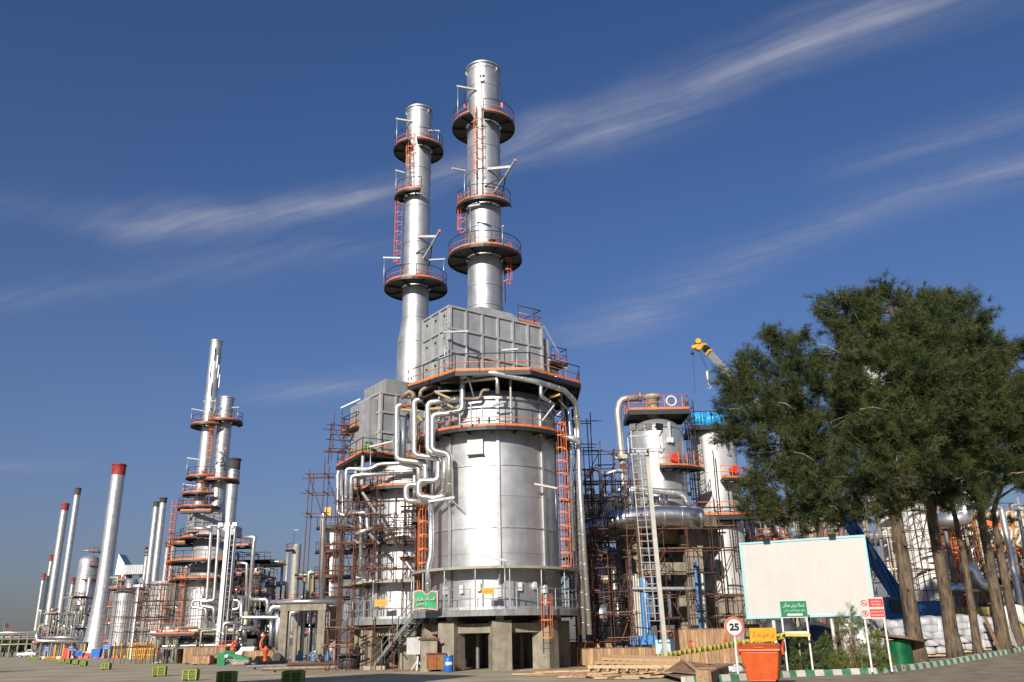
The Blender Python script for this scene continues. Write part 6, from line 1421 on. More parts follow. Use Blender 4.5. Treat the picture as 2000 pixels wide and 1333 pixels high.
# ------------------------------------------------------------------ things around the central concrete legs
Yq = 55.2
t = thing('concrete_block', (xat(840,1300,56),56,0), 'beige concrete block beside the first column under the main furnace', 'block'); slab('block', (xat(838,1280,56)+.0,56.4,zat(838,1250,56)/2), 1.0, 1.2, zat(838,1250,56), concrete, t); slab('formwork_frame', (xat(838,1280,56),55.75,zat(838,1249,56)), 1.3, .1, .12, rust, t)
t = thing('rusty_bin', (xat(852,1300,Yq),Yq,0), 'rusty yellow steel box on skids beside the blue barrel', 'container'); x0, x1 = xat(834,1300,Yq), xat(869,1300,Yq)
b = MB(); b.hexa([(x0,Yq,.12),(x1,Yq,.12),(x1,Yq+1,.12),(x0,Yq+1,.12),(x0-.04,Yq-.04,1.0),(x1+.04,Yq-.04,1.0),(x1+.04,Yq+1,1.0),(x0-.04,Yq+1,1.0)]); b.build('body', rusty, t)
for f in (0,.5,1): slab('rib', (x0+(x1-x0)*f,Yq-.05,.56), .07, .06, .85, rusty, t)
slab('rim', ((x0+x1)/2,Yq-.05,1.02), x1-x0+.16, .1, .08, rust, t)
for f in (.15,.85): slab('skid', (x0+(x1-x0)*f,Yq+.5,.06), .14, 1.0, .115, dark, t)
t = thing('barrel', (xat(876,1300,54.6),54.6,0), 'blue steel barrel with white lettering under the main furnace', 'barrel'); cx_ = xat(876,1300,54.6)
b = MB(); b.lathe([(.001,.01),(.28,.01),(.29,.03),(.28,.3),(.295,.32),(.28,.34),(.28,.6),(.295,.62),(.28,.64),(.28,.9),(.29,.92),(.001,.9)], cx_, 54.6, 24); b.build('shell', bluep, t); b = MB(); b.lathe([(.287,.40),(.287,.56)], cx_, 54.6, 16, 235, 320); b.build('white_label', white, t)
# stair
sx0, sz0 = az(742,1302,.0), .0
st = thing('steel_stair', (sx0.x, 62, 0), 'grey steel stair climbing to the smaller furnace deck', 'stair')
A0 = Vector((xat(740,1298,62.5), 62.5, .25)); A1 = Vector((xat(818,1212,59.5), 59.5, 3.3)); n = 15; dirv = (A1-A0); side = Vector((-dirv.y, dirv.x, 0)).normalized()*.45
for s in (-1,1):
    beam('stringer', A0+side*s, A1+side*s, .06, .22, galv, st)
    for h in (.55,1.05): rod('handrail', A0+side*s+Vector((0,0,h)), A1+side*s+Vector((0,0,h)), .03, galv, st, 6)
    for k in range(6): p = A0.lerp(A1,k/5)+side*s; rod('post', p, p+Vector((0,0,1.05)), .03, galv, st, 6)
for k in range(n): p = A0.lerp(A1,(k+.5)/n); slab('tread', p, .28, .86, .04, steel, st, math.atan2(dirv.y,dirv.x))
slab('footing', A0+Vector((-.2,0,-.13)), 1.4, 1.4, .24, concd, st)
# grey control panel on a white foot
t = thing('control_panel', (xat(812,1310,57.5),57.5,0), 'grey control box on a white tripod post beside the stair', 'panel'); cx_ = xat(811,1300,57.5)
rod('post', (cx_+.15,57.5,0), (cx_+.15,57.5,2.0), .07, white, t); slab('box', (cx_-.1,57.4,zat(812,1262,57.5)), .85, .35, 1.0, beamg, t)
for a in (0,120,240): rod('foot', (cx_+.15,57.5,.6), (cx_+.15+.5*math.cos(R(a+30)),57.5+.5*math.sin(R(a+30)),.03), .05, white, t)
# cable reels
def reel(label, px, Y, r, wd, upright=True, lean=0):
    c = Vector((xat(px,1300,Y), Y, 0)); t = thing('cable_reel', c, label, 'reel'); ax_ = Vector((0,0,1)) if upright else Vector((math.cos(lean), math.sin(lean), 0)); o_ = c+Vector((0,0,wd/2 if upright else r))
    for s in (-1,1):
        b = MB(); b.cyl(o_+ax_*(s*wd/2-.03*s-.03), o_+ax_*(s*wd/2-.03*s+.03), r, seg=28); b.build('flange', rustpl if upright else dark, t)
    b = MB(); b.cyl(o_-ax_*(wd/2-.06), o_+ax_*(wd/2-.06), r*.86 if upright else r*.5, seg=24); b.build('wound_cable', greyb, t)
reel('black cable reel lying flat near the smaller furnace legs', 680, 63.0, .75, .95); reel('dark cable reel standing on edge beside the flat one', 702, 64.5, .85, .5, False, .4); reel('dark cable reel standing in the shade at the foot of the concrete legs', 712, 66.5, .75, .5, False, .2)
# banner and orange name plates on the railings
bp = at(831, 1173, 55.0); bw_, bh_ = 46*55/FPX*1.0, 34*55/FPX
t = thing('banner', bp, 'green cloth banner with red border and white lettering sagging on the deck railing', 'banner'); fab = mat('banner_green', (.03,.36,.16), .7, 0, .12, 4); 
def BN(u, v, d=0): 
    sag = .28*math.exp(-((u-.55)/.12)**2)*v; return Vector((bp.x+(u-.5)*bw_, bp.y-.12-d+.07*math.sin(u*6+v*2), bp.z+(v-.5)*bh_-sag*.9+.05*math.sin(u*4)))
def sheet(u0,u1,v0,v1,m,name,d=0,nu=14,nv=6):
    b = MB()
    for i in range(nu):
        for j in range(nv):
            ua,ub,va,vb = u0+(u1-u0)*i/nu, u0+(u1-u0)*(i+1)/nu, v0+(v1-v0)*j/nv, v0+(v1-v0)*(j+1)/nv; b.quad(BN(ua,va,d),BN(ub,va,d),BN(ub,vb,d),BN(ua,vb,d),True)
    o = b.build(name, m, t); return o
sheet(0,1,0,1,white,'cloth_edge'); sheet(.025,.975,.03,.97,redor,'red_border',.006); sheet(.06,.94,.08,.92,fab,'green_field',.012)
for (s_, u, v, h, wd) in (('السلام علیک', .5, .60, .28, .78), ('یا حسین', .36, .28, .26, .42)):
    o = lettering(t, shape(s_), BN(u,v,.06)+Vector((0,-.02,0)), bh_*h, bw_*wd, redp, 0, 'lettering_edge', .035)
    o = lettering(t, shape(s_), BN(u,v,.07)+Vector((0,-.03,0)), bh_*h*.92, bw_*wd*.98, white, 0, 'lettering', .0)
for (px, py, Y, lab) in ((953,1155,54.35,'orange plate with red Persian lettering on the main furnace railing'),(744,1178,61.1,'orange plate with red Persian lettering on the smaller furnace railing')):
    c = at(px, py, Y); t = thing('name_plate', c, lab, 'sign'); plate(t, c, .74*Y/54, .38*Y/54, mat('plate_orange_%d'%px, (.80,.33,.02), .5, 0, .05, 3)); lettering(t, shape('اول ایمنی'), front(c,0,.025), .14, .5, redp)
    for s in (-.28,.28): rod('hanger', c+Vector((s,.03,-.05)), c+Vector((s,.1,.3)), .012, galv, t, 5)

# ------------------------------------------------------------------ vegetation
needle = mat('pine_needles', (.020,.038,.012), .75, 0, .35, 1.5, c2=(.088,.105,.032), lo=.4, hi=.62, spec=.25)  # wide dark-to-pale noise imitates sunlit tips and shaded gaps
needle2 = mat('dry_pine_needles', (.085,.085,.045), .8, 0, .3, 1.5, c2=(.13,.12,.065), spec=.2)
NP = np.random.default_rng(3)
def needles(clumps, twigs=7, per=11, ln=.25, wd=.024, twig=.62, seed=1):
    """clumps: array (n,7): centre, outward direction, size -> thin triangles"""
    rng = np.random.default_rng(seed); n = len(clumps); c = clumps[:, :3]; d = clumps[:, 3:6]; s = clumps[:, 6]
    T = n*twigs
    dd = np.repeat(d, twigs, 0) + rng.normal(0, .62, (T,3)); dd /= np.linalg.norm(dd, axis=1, keepdims=True)
    ss = np.repeat(s, twigs); tl = ss*twig*rng.uniform(.6, 1.15, T)
    base = np.repeat(c, twigs, 0) - dd*(tl*.25)[:, None]
    M = T*per; f = rng.uniform(.05, 1, M); td = np.repeat(dd, per, 0); o = np.repeat(base, per, 0) + td*(f*np.repeat(tl, per))[:, None]
    nd_ = td*.55 + rng.normal(0, .6, (M,3)); nd_ /= np.linalg.norm(nd_, axis=1, keepdims=True)
    L_ = ln*np.repeat(ss, per)*rng.uniform(.7, 1.3, M)
    sd_ = np.cross(nd_, rng.normal(0, 1, (M,3))); sd_ /= np.linalg.norm(sd_, axis=1, keepdims=True)+1e-9
    w_ = (wd*np.repeat(ss, per))[:, None]*.5
    v = np.empty((M, 3, 3), np.float32); v[:, 0] = o - sd_*w_; v[:, 1] = o + sd_*w_; v[:, 2] = o + nd_*L_[:, None]
    return v.reshape(-1, 3)
def tri_mesh(name, v, m):
    me = bpy.data.meshes.new(name); n = len(v); me.vertices.add(n); me.vertices.foreach_set('co', v.astype(np.float32).ravel())
    me.loops.add(n); me.loops.foreach_set('vertex_index', np.arange(n, dtype=np.int32)); me.polygons.add(n//3)
    me.polygons.foreach_set('loop_start', np.arange(0, n, 3, dtype=np.int32)); me.polygons.foreach_set('loop_total', np.full(n//3, 3, np.int32)); me.update(calc_edges=True)
    me.materials.append(m); return me
def pine(label, trunk, w0, blobs, Y, seed, dens=1.0, dead=3, zb=None, group='pines in the planting bed', dryblobs=()):
    """trunk: sight points; blobs: (px, py, radius px, depth offset)"""
    rg2 = random.Random(seed); rng = np.random.default_rng(seed)
    w0 *= .86; base = at(*trunk[0], Y); t = thing('pine_tree', base, label, 'tree', group)
    P = [at(px, py, Y+i*.05) for i, (px, py) in enumerate(trunk)]; P[0].z -= .25; Q = []
    for a, c in zip(P[:-1], P[1:]):
        for k in range(6): q = a.lerp(c, k/6); Q.append(q+Vector((rg2.uniform(-.03,.03), rg2.uniform(-.03,.03), 0)))
    Q.append(P[-1]); n = len(Q)
    b = MB(); b.sweep(Q, [w0/2*((1-.72*i/(n-1)) + (.28 if i == 0 else .12 if i == 1 else 0)) for i in range(n)], 16); b.build('trunk', bark, t)
    for k in range(5):                      # broken stubs low on the trunk
        q = Q[rg2.randrange(3, max(5, n//2))]; a_ = rg2.uniform(0, 6.28); e_ = q+Vector((math.cos(a_)*w0*.75, math.sin(a_)*w0*.75, rg2.uniform(-.05,.25))); b = MB(); b.sweep([q, e_], [w0*.10, w0*.05], 6); b.build('branch_stub', bark, t)
    cl = []; dry = []; br = MB()
    for (px, py, rp, dy) in blobs:
        c = at(px, py, Y+dy); dep = (CAM.transposed() @ (c-EYE)).z*-1; r = rp*dep/FPX
        # limb from trunk to this mass
        tz = [q for q in Q if q.z < c.z-.25*r] or [Q[len(Q)//2]]; q0 = min(tz, key=lambda q: abs(q.z-(c.z-.9*r)))
        mid_ = q0.lerp(c, .5)+Vector((0,0,-.12*r)); PP = [q0*(1-u)**2+mid_*2*u*(1-u)+c*u*u for u in [k/6 for k in range(7)]]
        br.sweep(PP, [max(.02, w0*.16*(1-.8*k/6)) for k in range(7)], 7)
        ns = max(4, int(5.6*dens*r**1.25))
        for k in range(ns):                 # tufted sub-masses on and in the mass
            v = rng.normal(0, 1, 3); v /= np.linalg.norm(v); rr = r*rng.uniform(.5, 1.0)
            sc_ = np.array(c)+v*rr*np.array([1.0, .95, .85]); sr_ = rng.uniform(.38, .62)*min(1.25, .55+.35*r); up_d = v*np.array([1,1,.45])+np.array([0,0,.55]); up_d /= np.linalg.norm(up_d)
            for q in range(int(16*(sr_/.5)**2)):
                u_ = rng.normal(0, .55, 3); al = rng.uniform(-.6, 1.0); p = sc_+u_*sr_*.75+up_d*al*sr_; dv_ = up_d*.9+u_*.6; dv_ /= np.linalg.norm(dv_)
                (dry if (px, py) in dryblobs and rng.random() < .5 else cl).append((*p, *dv_, rng.uniform(.75, 1.2)))
        for k in range(int(3.5*dens*r*r)):    # sparse inner foliage
            v = rng.normal(0, 1, 3); v /= np.linalg.norm(v); p = np.array(c)+v*r*rng.uniform(.1,.8); cl.append((*p, *v, 1.0))
        for k in range(int(5*r)):           # secondary twigs inside the mass
            v = Vector(rng.normal(0,1,3)).normalized(); br.sweep([c-v*.1*r, c+v*r*.45+Vector((0,0,-.05)), c+v*r*.85], [.045,.03,.012], 5)
    br.build('limbs', bark, t)
    put('crown', tri_mesh('crown', needles(np.array(cl), seed=seed), needle), t)
    if dry: put('dry_crown', tri_mesh('dry_crown', needles(np.array(dry), seed=seed+1), needle2), t)
    for k in range(dead):
        px, py, rp, dy = rg2.choice(blobs); c = at(px, py, Y+dy-rp*.8*Y/FPX); e = c+Vector((rg2.uniform(-1.2,1.2), rg2.uniform(-.5,.1), rg2.uniform(-.4,.6))); m2_ = c.lerp(e,.5)+Vector((0,0,.15)); b = MB(); b.sweep([c, m2_, e], [.04,.03,.012], 5); b.build('dead_branch', branchm, t)
    return t
pine('nearest pine with the thickest trunk and the tallest crown', [(1797,1306),(1772,1150),(1746,985),(1735,850),(1738,720),(1742,610)], .95,
    [(1740,590,38,0),(1690,585,34,.5),(1652,620,44,.6),(1620,600,26,.3),(1700,660,74,0),(1775,650,72,.2),(1640,690,46,.8),(1715,745,80,-1.2),(1790,740,78,-.8),(1680,800,84,-.6),(1760,825,86,-1.4),(1700,880,74,-1.0),(1770,900,66,-.8),(1830,690,60,-.4),(1735,950,50,-.6),(1672,930,52,.2),(1690,985,38,0),(1765,975,42,-.3)], 45.2, 11, dens=1.2, dryblobs=((1735,950),(1672,930)))
pine('second pine from the billboard, with a thick straight trunk', [(1866,1284),(1842,1130),(1812,960),(1815,800),(1830,640)], .92,
    [(1850,590,36,.5),(1800,600,36,.4),(1885,625,44,0),(1845,670,66,.4),(1905,690,50,-.2),(1860,750,74,-.8),(1920,770,56,-.6),(1835,830,74,-.9),(1895,850,70,-1.0),(1830,910,58,-.6),(1885,930,52,-.4),(1832,968,42,-.3),(1895,962,36,-.2)], 50, 12, dens=1.1)
pine('left pine whose dark trunk shows above the billboard', [(1636,1290),(1603,1050),(1588,980),(1572,850),(1560,720)], .62,
    [(1548,668,32,0),(1508,672,30,.2),(1545,720,54,0),(1475,722,42,.4),(1600,745,50,.3),(1440,745,30,.2),(1488,790,58,0),(1550,800,70,-.6),(1425,800,32,0),(1620,820,66,-.4),(1478,850,46,0),(1520,880,64,-.6),(1590,900,66,-.5),(1418,862,20,0),(1500,940,46,0),(1545,965,60,-.4),(1610,975,44,-.2),(1515,1000,34,.2),(1470,1000,22,.2),(1585,1015,34,0),(1640,1000,36,0)], 50.5, 13, dead=4)
pine('thin pine between the two thicker trunks on the right', [(1912,1283),(1885,1100),(1852,950),(1850,800)], .55,
    [(1860,870,56,.6),(1850,800,60,.8),(1800,960,40,.4),(1880,800,50,1.0)], 53, 14, dead=2, dens=.8)
pine('pine near the right edge with a paired trunk', [(1962,1272),(1930,1080),(1904,950),(1905,780)], .85,
    [(1930,690,44,.3),(1955,740,50,.2),(1975,700,34,.3),(1940,800,66,-.3),(1990,790,54,.0),(1925,860,60,-.5),(1985,870,58,-.3),(1925,920,44,-.2),(1985,925,34,-.2),(1890,890,50,-.1)], 54.5, 15, dead=3)
pine('pine at the right edge of the picture, partly outside it', [(1992,1268),(1955,1090),(1940,1000),(1990,850)], .7,
    [(2035,800,70,0),(2050,880,66,0),(2010,860,50,-.4),(2010,930,34,-.3),(2080,760,70,.4)], 57, 16, dead=3, dens=.9)

# bushes
leafm = mat('bush_leaves', (.045,.08,.02), .6, 0, .35, 4, c2=(.11,.15,.04), spec=.4); juni = mat('feathery_conifer_green', (.11,.15,.028), .8, 0, .3, 2.5, c2=(.19,.22,.045), spec=.2); deadj = mat('dead_conifer_twigs', (.20,.115,.075), .85, 0, .3, 4)
def bush(name, label, blobs, Y, m, seed, dens, sz, per, ln, wd, m2=None, dryset=()):
    rng = np.random.default_rng(seed); cl = []; dr = []; c0 = at(blobs[0][0], blobs[0][1], Y); t = thing(name, (c0.x, Y, .15), label, 'bush'); br = MB()
    for i, (px, py, rx, ry) in enumerate(blobs):
        c = at(px, py, Y); sx, sz_ = rx*Y/FPX, ry*Y/FPX
        for k in range(int(dens*sx*sz_)):
            v = rng.normal(0,1,3); v /= np.linalg.norm(v); rr = rng.uniform(.1,1)**.5; p = np.array(c)+v*rr*np.array([sx, max(sx,.5)*.9, sz_])
            if p[2] < .12: continue
            dv_ = v*np.array([.8,.8,.4])+np.array([0,0,.9]); dv_ /= np.linalg.norm(dv_); (dr if i in dryset and rng.random() < .75 else cl).append((*p, *dv_, rng.uniform(.7,1.2)*sz))
        br.sweep([Vector((c0.x+(c.x-c0.x)*.4, Y, .1)), Vector(((c0.x+c.x)/2, Y, c.z*.5)), c], [.05,.035,.012], 6)
    br.build('stems', branchm, t); put('foliage', tri_mesh('foliage', needles(np.array(cl), 7, per, ln, wd, .62, seed), m), t)
    if dr: put('dead_twigs', tri_mesh('dead_twigs', needles(np.array(dr), 7, per, ln, wd, .62, seed+1), m2), t)
bush('conifer_bush', 'big feathery green bush with a dead brown patch right of the green sign', [(1660,1215,16,28),(1690,1235,24,34),(1715,1255,18,30),(1640,1225,12,24),(1655,1262,26,30),(1700,1280,30,30),(1660,1295,34,18),(1725,1290,20,22),(1635,1290,20,24)], 40.9, juni, 21, 260, .40, 11, .24, .02, deadj, (4,))
bush('leafy_bush', 'dark leafy bush behind the posts of the green sign', [(1560,1270,26,28),(1590,1285,22,26),(1610,1265,18,26),(1548,1298,20,18),(1612,1296,22,16),(1580,1305,26,12),(1560,1240,10,14)], 41.2, leafm, 22, 210, .40, 8, .22, .055)
bush('leafy_bush', 'low dry bush at the foot of the prohibition sign', [(1738,1300,16,10),(1758,1305,12,8)], 42.4, juni, 23, 200, .3, 8, .22, .03)

# far trees behind the pipe bridge, dark and small
for k, px in enumerate((-30,-8,10,26,42,58)):
    Y = 285+6*(k%3); c = at(px, 1262, Y); rg2 = random.Random(k); t = thing('broadleaf_tree', (c.x, Y, 0), ['dark tree beyond the pipe bridge outside the left edge','dark tree beyond the pipe bridge at the left edge','second dark tree beyond the pipe bridge','third dark tree beyond the pipe bridge','fourth dark tree beyond the pipe bridge','dark tree beyond the pipe bridge nearest the red-topped chimneys'][k], 'tree')
    b = MB(); b.sweep([Vector((c.x,Y,0)), Vector((c.x+.2,Y,2.5)), Vector((c.x,Y,4))], [.25,.2,.12], 8); b.build('trunk', bark, t)
    rng = np.random.default_rng(k); cl = []
    for j in range(120): v = rng.normal(0,1,3); v /= np.linalg.norm(v); p = np.array([c.x,Y,3.6])+v*rng.uniform(.3,1)*np.array([3.2,2.5,2.3]); cl.append((*p,*(v*.5+np.array([0,0,.6])),2.0))
    put('crown', tri_mesh('crown', needles(np.array(cl), 6, 6, .3, .12, .6, k), leafm), t)

# trees and a building outside the frame whose shadows fall into it
def copy_tree(o, dx, dy, dz, label, group, rz=0):
    c = o.copy(); col.objects.link(c); c.location = (dx, dy, dz); c.rotation_euler = (0,0,rz); c['label'] = label; c['group'] = group
    for ch in o.children:
        k = ch.copy(); col.objects.link(k); k.parent = c
    return c
src = [o for o in col.objects if o.name == 'pine_tree'][0]
copy_tree(src, -60, 36, -.2, 'pine outside the left edge of the picture, nearer one', 'pines outside the frame', 1.0)
copy_tree(src, -82, 58, -.2, 'pine outside the left edge of the picture, farther one', 'pines outside the frame', 2.2)
t = thing('plain_building', (-22, 12, 0), 'plain flat-roofed building outside the frame, left of the camera', 'building')
BQ_ = [(-30,9.5),(-20.2,21.5),(-14.5,15.0),(-23,3)]
b = MB(); b.prism(BQ_[::-1], 0, 15.0); b.build('wall', concd, t); b = MB(); b.prism([(x*1.0-(.15 if i in (0,) else 0), y) for i, (x, y) in enumerate(BQ_)][::-1], 15.02, 15.5); b.build('parapet', concrete, t)

# ------------------------------------------------------------------ left foreground
# green baskets on the paving
def basket(px, py, wpx, label):
    p = az(px, py, 0); w_ = wpx*p.y/FPX*.86; h = w_*.72; d_ = w_*.8; t = thing('planter_crate', (p.x, p.y, 0), label, 'crate', 'green slatted crates on the paving')
    yaw = random.uniform(-.2,.2)
    rm = Matrix.Rotation(yaw,3,'Z'); o_ = Vector((p.x,p.y,0))
    def W(x,y,z): return o_+rm@Vector((x,y,z))
    b = MB(); b.obox(W(0,0,.1+h/2), w_*.9, d_*.9, h*.92, yaw); b.build('liner', mat_dark_green, t)
    n = 5
    for k in range(n):
        z = .08+(k+.5)*h/n
        for s in (-1,1): slab('slat', W(0,s*d_/2,z), w_, .04, h/n*.72, lime, t, yaw); slab('slat', W(s*w_/2,0,z), .04, d_-.05, h/n*.72, lime, t, yaw)
    for x_ in (-w_/2,w_/2,-.06*w_):
        for s in (-1,1): slab('upright', W(x_,s*(d_/2+.03),.06+h/2), .06, .05, h+.02, limey, t, yaw)
    for x_ in (-w_*.38,w_*.38): slab('foot', W(x_,0,.04), .12, d_*.9, .08, mat_dark_green, t, yaw)
    b = MB(); b.obox(W(0,0,h+.07), w_*.92, d_*.92, .05, yaw); b.build('filling', lime, t)
mat_dark_green = mat('dark_green_plastic', (.03,.07,.015), .7, 0, .2, 5)
BK = [(57,1287,4.5),(61,1287.3,4.5),(66,1287.6,5),(71,1288,5),(77,1288.5,5.5),(90,1291,6.5),(97,1292,7),(104,1292.8,7),(113,1294,8),(122,1295.5,9),(134,1297,10.5),(148,1299,10.5),(163,1301.5,11.5),(207,1308.5,15.5),(311,1321.5,24),(372,1330,27),(442,1339,33),(572,1343,40)]
NAMES = ['first','second','third','fourth','fifth','sixth','seventh','eighth','ninth','tenth','eleventh','twelfth','thirteenth','fourteenth','fifteenth','sixteenth','seventeenth','eighteenth']
for i, (x, y, w_) in enumerate(BK):
    basket(x, y, w_, f'lime green slatted crate on the paving, {NAMES[i]} from the left of its row')

# barriers, bins and signs at the flared chimney
for i, (px, py, lab) in enumerate(((187.5,1284,'blue waste bin at the right of the flared chimney base'),(150,1284,'blue waste bin left of the flared chimney base, beside the walker'),(158,1283.5,'small blue waste bin touching the left of the flared chimney base'))):
    Y = 172-(0 if i == 0 else -10); x = xat(px, py, Y); t = thing('waste_bin', (x, Y, 0), lab, 'bin'); s = (1.0,.75,.6)[i]
    b = MB(); b.hexa([(x-.75*s,Y-.5*s,.15),(x+.75*s,Y-.5*s,.15),(x+.75*s,Y+.5*s,.15),(x-.75*s,Y+.5*s,.15),(x-.85*s,Y-.6*s,1.6*s),(x+.85*s,Y-.6*s,1.6*s),(x+.85*s,Y+.6*s,1.6*s),(x-.85*s,Y+.6*s,1.6*s)]); b.build('body', bluep, t); slab('lid', (x,Y,1.65*s), 1.8*s, 1.3*s, .12, bluep, t)
    for sx_ in (-.6,.6): b = MB(); b.cyl((x+sx_*s,Y-.4,.1),(x+sx_*s,Y-.3,.1),.1,seg=10); b.build('wheel', dark, t)
Y = 178; x = xat(131,1275,Y); t = thing('red_cabinet', (x,Y,0), 'red hose cabinet beside the walking person left of the flared chimney', 'cabinet'); slab('body', (x,Y,1.0), 1.25, .7, 1.95, redp, t); slab('door', (x-.05,Y-.37,1.0), 1.05, .04, 1.7, redp, t); slab('plinth', (x,Y,.03), 1.3,.75,.05, dark, t)
for i, (px, py0, py1, Y, lab) in enumerate(((208,1262,1283,172,'blue direction sign right of the flared chimney base'),(91,1266,1280,185,'blue direction sign near the row of far green crates'),(138,1265,1281,176,'blue direction sign behind the walking person'))):
    x = xat(px,1270,Y); z = zat(px,py0+2,Y); t = thing('direction_sign', (x,Y,0), lab, 'sign'); w_ = (1.45,1.0,.9)[i]
    for dz in (.22,-.2): slab('sign_plate', (x,Y-.05,z+dz), w_, .05, .36, bluep, t); slab('white_text_bar', (x,Y-.09,z+dz), w_*.6, .02, .06, white, t)
    for s in (-.35,.35): rod('post', (x+s*w_,Y,0), (x+s*w_,Y,z+.3), .05, white, t)
# red and white barrier blocks
for i in range(16):
    px = 84+i*10.5; 
    if 176 < px < 186: px += 10
    Y = 186-i*.9; x = xat(px,1281,Y); tag(slab('barrier_block', (x,Y,.22), .8 if i%2 else 1.1, .4, .44, redor if i % 3 else white, None), f'low {"red" if i % 3 else "white"} barrier block before the flared chimney, {NAMES[i]} from the left', 'barrier', 'red and white barrier blocks at the chimney kerb')
# yellow posts and railings at the chimney and casing foot
for i, px in enumerate((108,124,165,224,238,251)):
    Y = 196 if px < 170 else 172; x = xat(px,1270,Y); t = thing('bollard_pipe', (x,Y,0), f'yellow pipe post at the foot of the far units, {NAMES[i]} from the left', 'post', 'yellow pipe posts at the foot of the far units'); rod('post', (x,Y,0), (x,Y,2.7), .2, yellow, t); rod('cap', (x,Y,2.7), (x,Y,2.82), .24, galv, t)
t = thing('yellow_railing', (xat(283,1270,150),150,0), 'long yellow pipe railing in front of the grey furnace casing', 'railing'); x0, x1 = xat(257,1270,150), xat(304,1270,150)
for z in (.6,1.5,2.4): rod('rail', (x0,150,z), (x1,150,z), .09, yellow, t)
for k in range(14): x = x0+(x1-x0)*k/13; rod('post', (x,150,0), (x,150,2.5), .09, yellow if k % 4 else redor, t)
# debris heap of tubes beside workers
t = thing('tube_heap', (xat(330,1285,103),103,0), 'tangled heap of loose scaffold tubes beside the red-shirted worker', 'tubes')
rg = random.Random(77)
for k in range(26): p = Vector((xat(rg.uniform(300,350),1285,103), 103+rg.uniform(-2,2), rg.uniform(.05,.5))); q = p+Vector((rg.uniform(-1,1),rg.uniform(-.6,.6),rg.uniform(.4,2.6) if k%2 else .1)); rod('tube', p, q, .05, rg.choice((galv,rust,galv,white)), t)
# white pickup by the pipe bridge
Y = 225; x = xat(55,1275,Y); t = thing('pickup_truck', (x,Y,0), 'small white pickup truck parked under the end of the pipe bridge', 'truck')
b = MB(); b.box(x-2.3,x+2.3,Y-.85,Y+.85,.55,1.15); b.build('body', white, t); b = MB(); b.hexa([(x-.2,Y-.8,1.15),(x+1.5,Y-.8,1.15),(x+1.5,Y+.8,1.15),(x-.2,Y+.8,1.15),(x+.1,Y-.7,1.85),(x+1.1,Y-.7,1.85),(x+1.1,Y+.7,1.85),(x+.1,Y+.7,1.85)]); b.build('cab', white, t); b = MB(); b.box(x+.1,x+1.2,Y-.82,Y-.79,1.25,1.7); b.build('window', greyb, t)
for s in (-1.5,1.5): b = MB(); b.cyl((x+s,Y-.9,.38),(x+s,Y-.65,.38),.38,seg=18); wh = b.build('wheel', dark, t); b = MB(); b.cyl((x+s,Y-.93,.38),(x+s,Y-.89,.38),.2,seg=12); b.build('rim', galv, wh)
navyf = mat('dark_blue_cloth', (.03,.04,.10), .8, 0, .1, 4)
# flag over the pipe bridge
Y = 262; p = at(15,1226,Y); t = thing('flag', (p.x,Y,0), 'small dark red and blue flag flying over the pipe bridge', 'flag'); rod('pole', (p.x-1.0,Y,0), (p.x-1.0,Y,p.z+1.6), .06, galv, t); b = MB()
b.quad((p.x-1,Y,p.z+1.5),(p.x+.2,Y+.3,p.z+.6),(p.x+.1,Y+.3,p.z-.2),(p.x-1,Y,p.z+.4)); b.build('blue_half', navyf, t); b = MB(); b.quad((p.x+.2,Y+.3,p.z+.6),(p.x+1.3,Y,p.z-.5),(p.x+1.2,Y,p.z-1.2),(p.x+.1,Y+.3,p.z-.2)); b.build('red_half', redtop, t)

# green machine
Yg = 86; gx = lambda px: xat(px,1290,Yg); gz_ = lambda py: zat(460,py,Yg)
t = thing('green_machine', (gx(455),Yg,0), 'green hydraulic machine with sloping arm and hoses in front of the crates', 'machine')
b = MB(); b.bar((gx(446),Yg,gz_(1284)), (gx(490),Yg-.3,gz_(1294)), .8, .75); b.build('arm', greenm, t); b = MB(); b.obox((gx(433.5),Yg,gz_(1287)), .7, .9, 1.1, .1); b.build('head', greenm, t)
b = MB(); b.obox((gx(446),Yg+.1,gz_(1276)), .9, .6, .45, .2); b.build('motor', greenm, t); b = MB(); b.obox((gx(437),Yg,gz_(1298)), .25, .8, .9, .0); b.build('leg', greenm, t); slab('rear_leg', (gx(486),Yg,.35), .2,.7,.7, greenm, t)
for k in range(5): b = MB(); a0 = gx(446+k*2); b.pipe([Vector((a0,Yg-.5,gz_(1288))), Vector((a0+.3,Yg-.7,.5)), Vector((a0+.7+.1*k,Yg-.7,.12)), Vector((a0+1.3,Yg-.6,.35))], .045, 6); b.build('hose', dark if k%2 else galv, t)
b = MB(); b.cyl((gx(452),Yg-.45,.55),(gx(452),Yg-.6,.55),.26,seg=20); b.build('drive_wheel', dark, t)
lump('white_cap', t, (gx(444),Yg-.3,gz_(1282)), .22,.2,.2, white, 4, .05, 8)
t = thing('tarp_bundle', (gx(478),Yg-1.5,0), 'flat bundle of beige sacks at the end of the green machine', 'sacks')
for k in range(4): lump('sack', t, (gx(473+k*5),Yg-1.5+.2*(k%2),.18+.1*(k%2)), .45,.4,.2, concd, k+9, .06, 8, .6)
t = thing('folded_canopy', (xat(475,1275,94),94,0), 'white curved metal housing behind the green machine', 'housing'); b = MB(); X = lambda px: xat(px,1275,94); Zc = lambda py: zat(475,py,94)
P_ = [(X(459),Zc(1281)),(X(471),Zc(1281)),(X(474),Zc(1272)),(X(494),Zc(1272)),(X(497),Zc(1264)),(X(470),Zc(1264)),(X(467),Zc(1270)),(X(463),Zc(1273)),(X(459),Zc(1274))]
n0 = len(b.v); b.v += [(x,94,z) for x,z in P_]+[(x,95,z) for x,z in P_]; m_ = len(P_); b.face(list(range(m_))); b.face(list(range(m_,2*m_))[::-1])
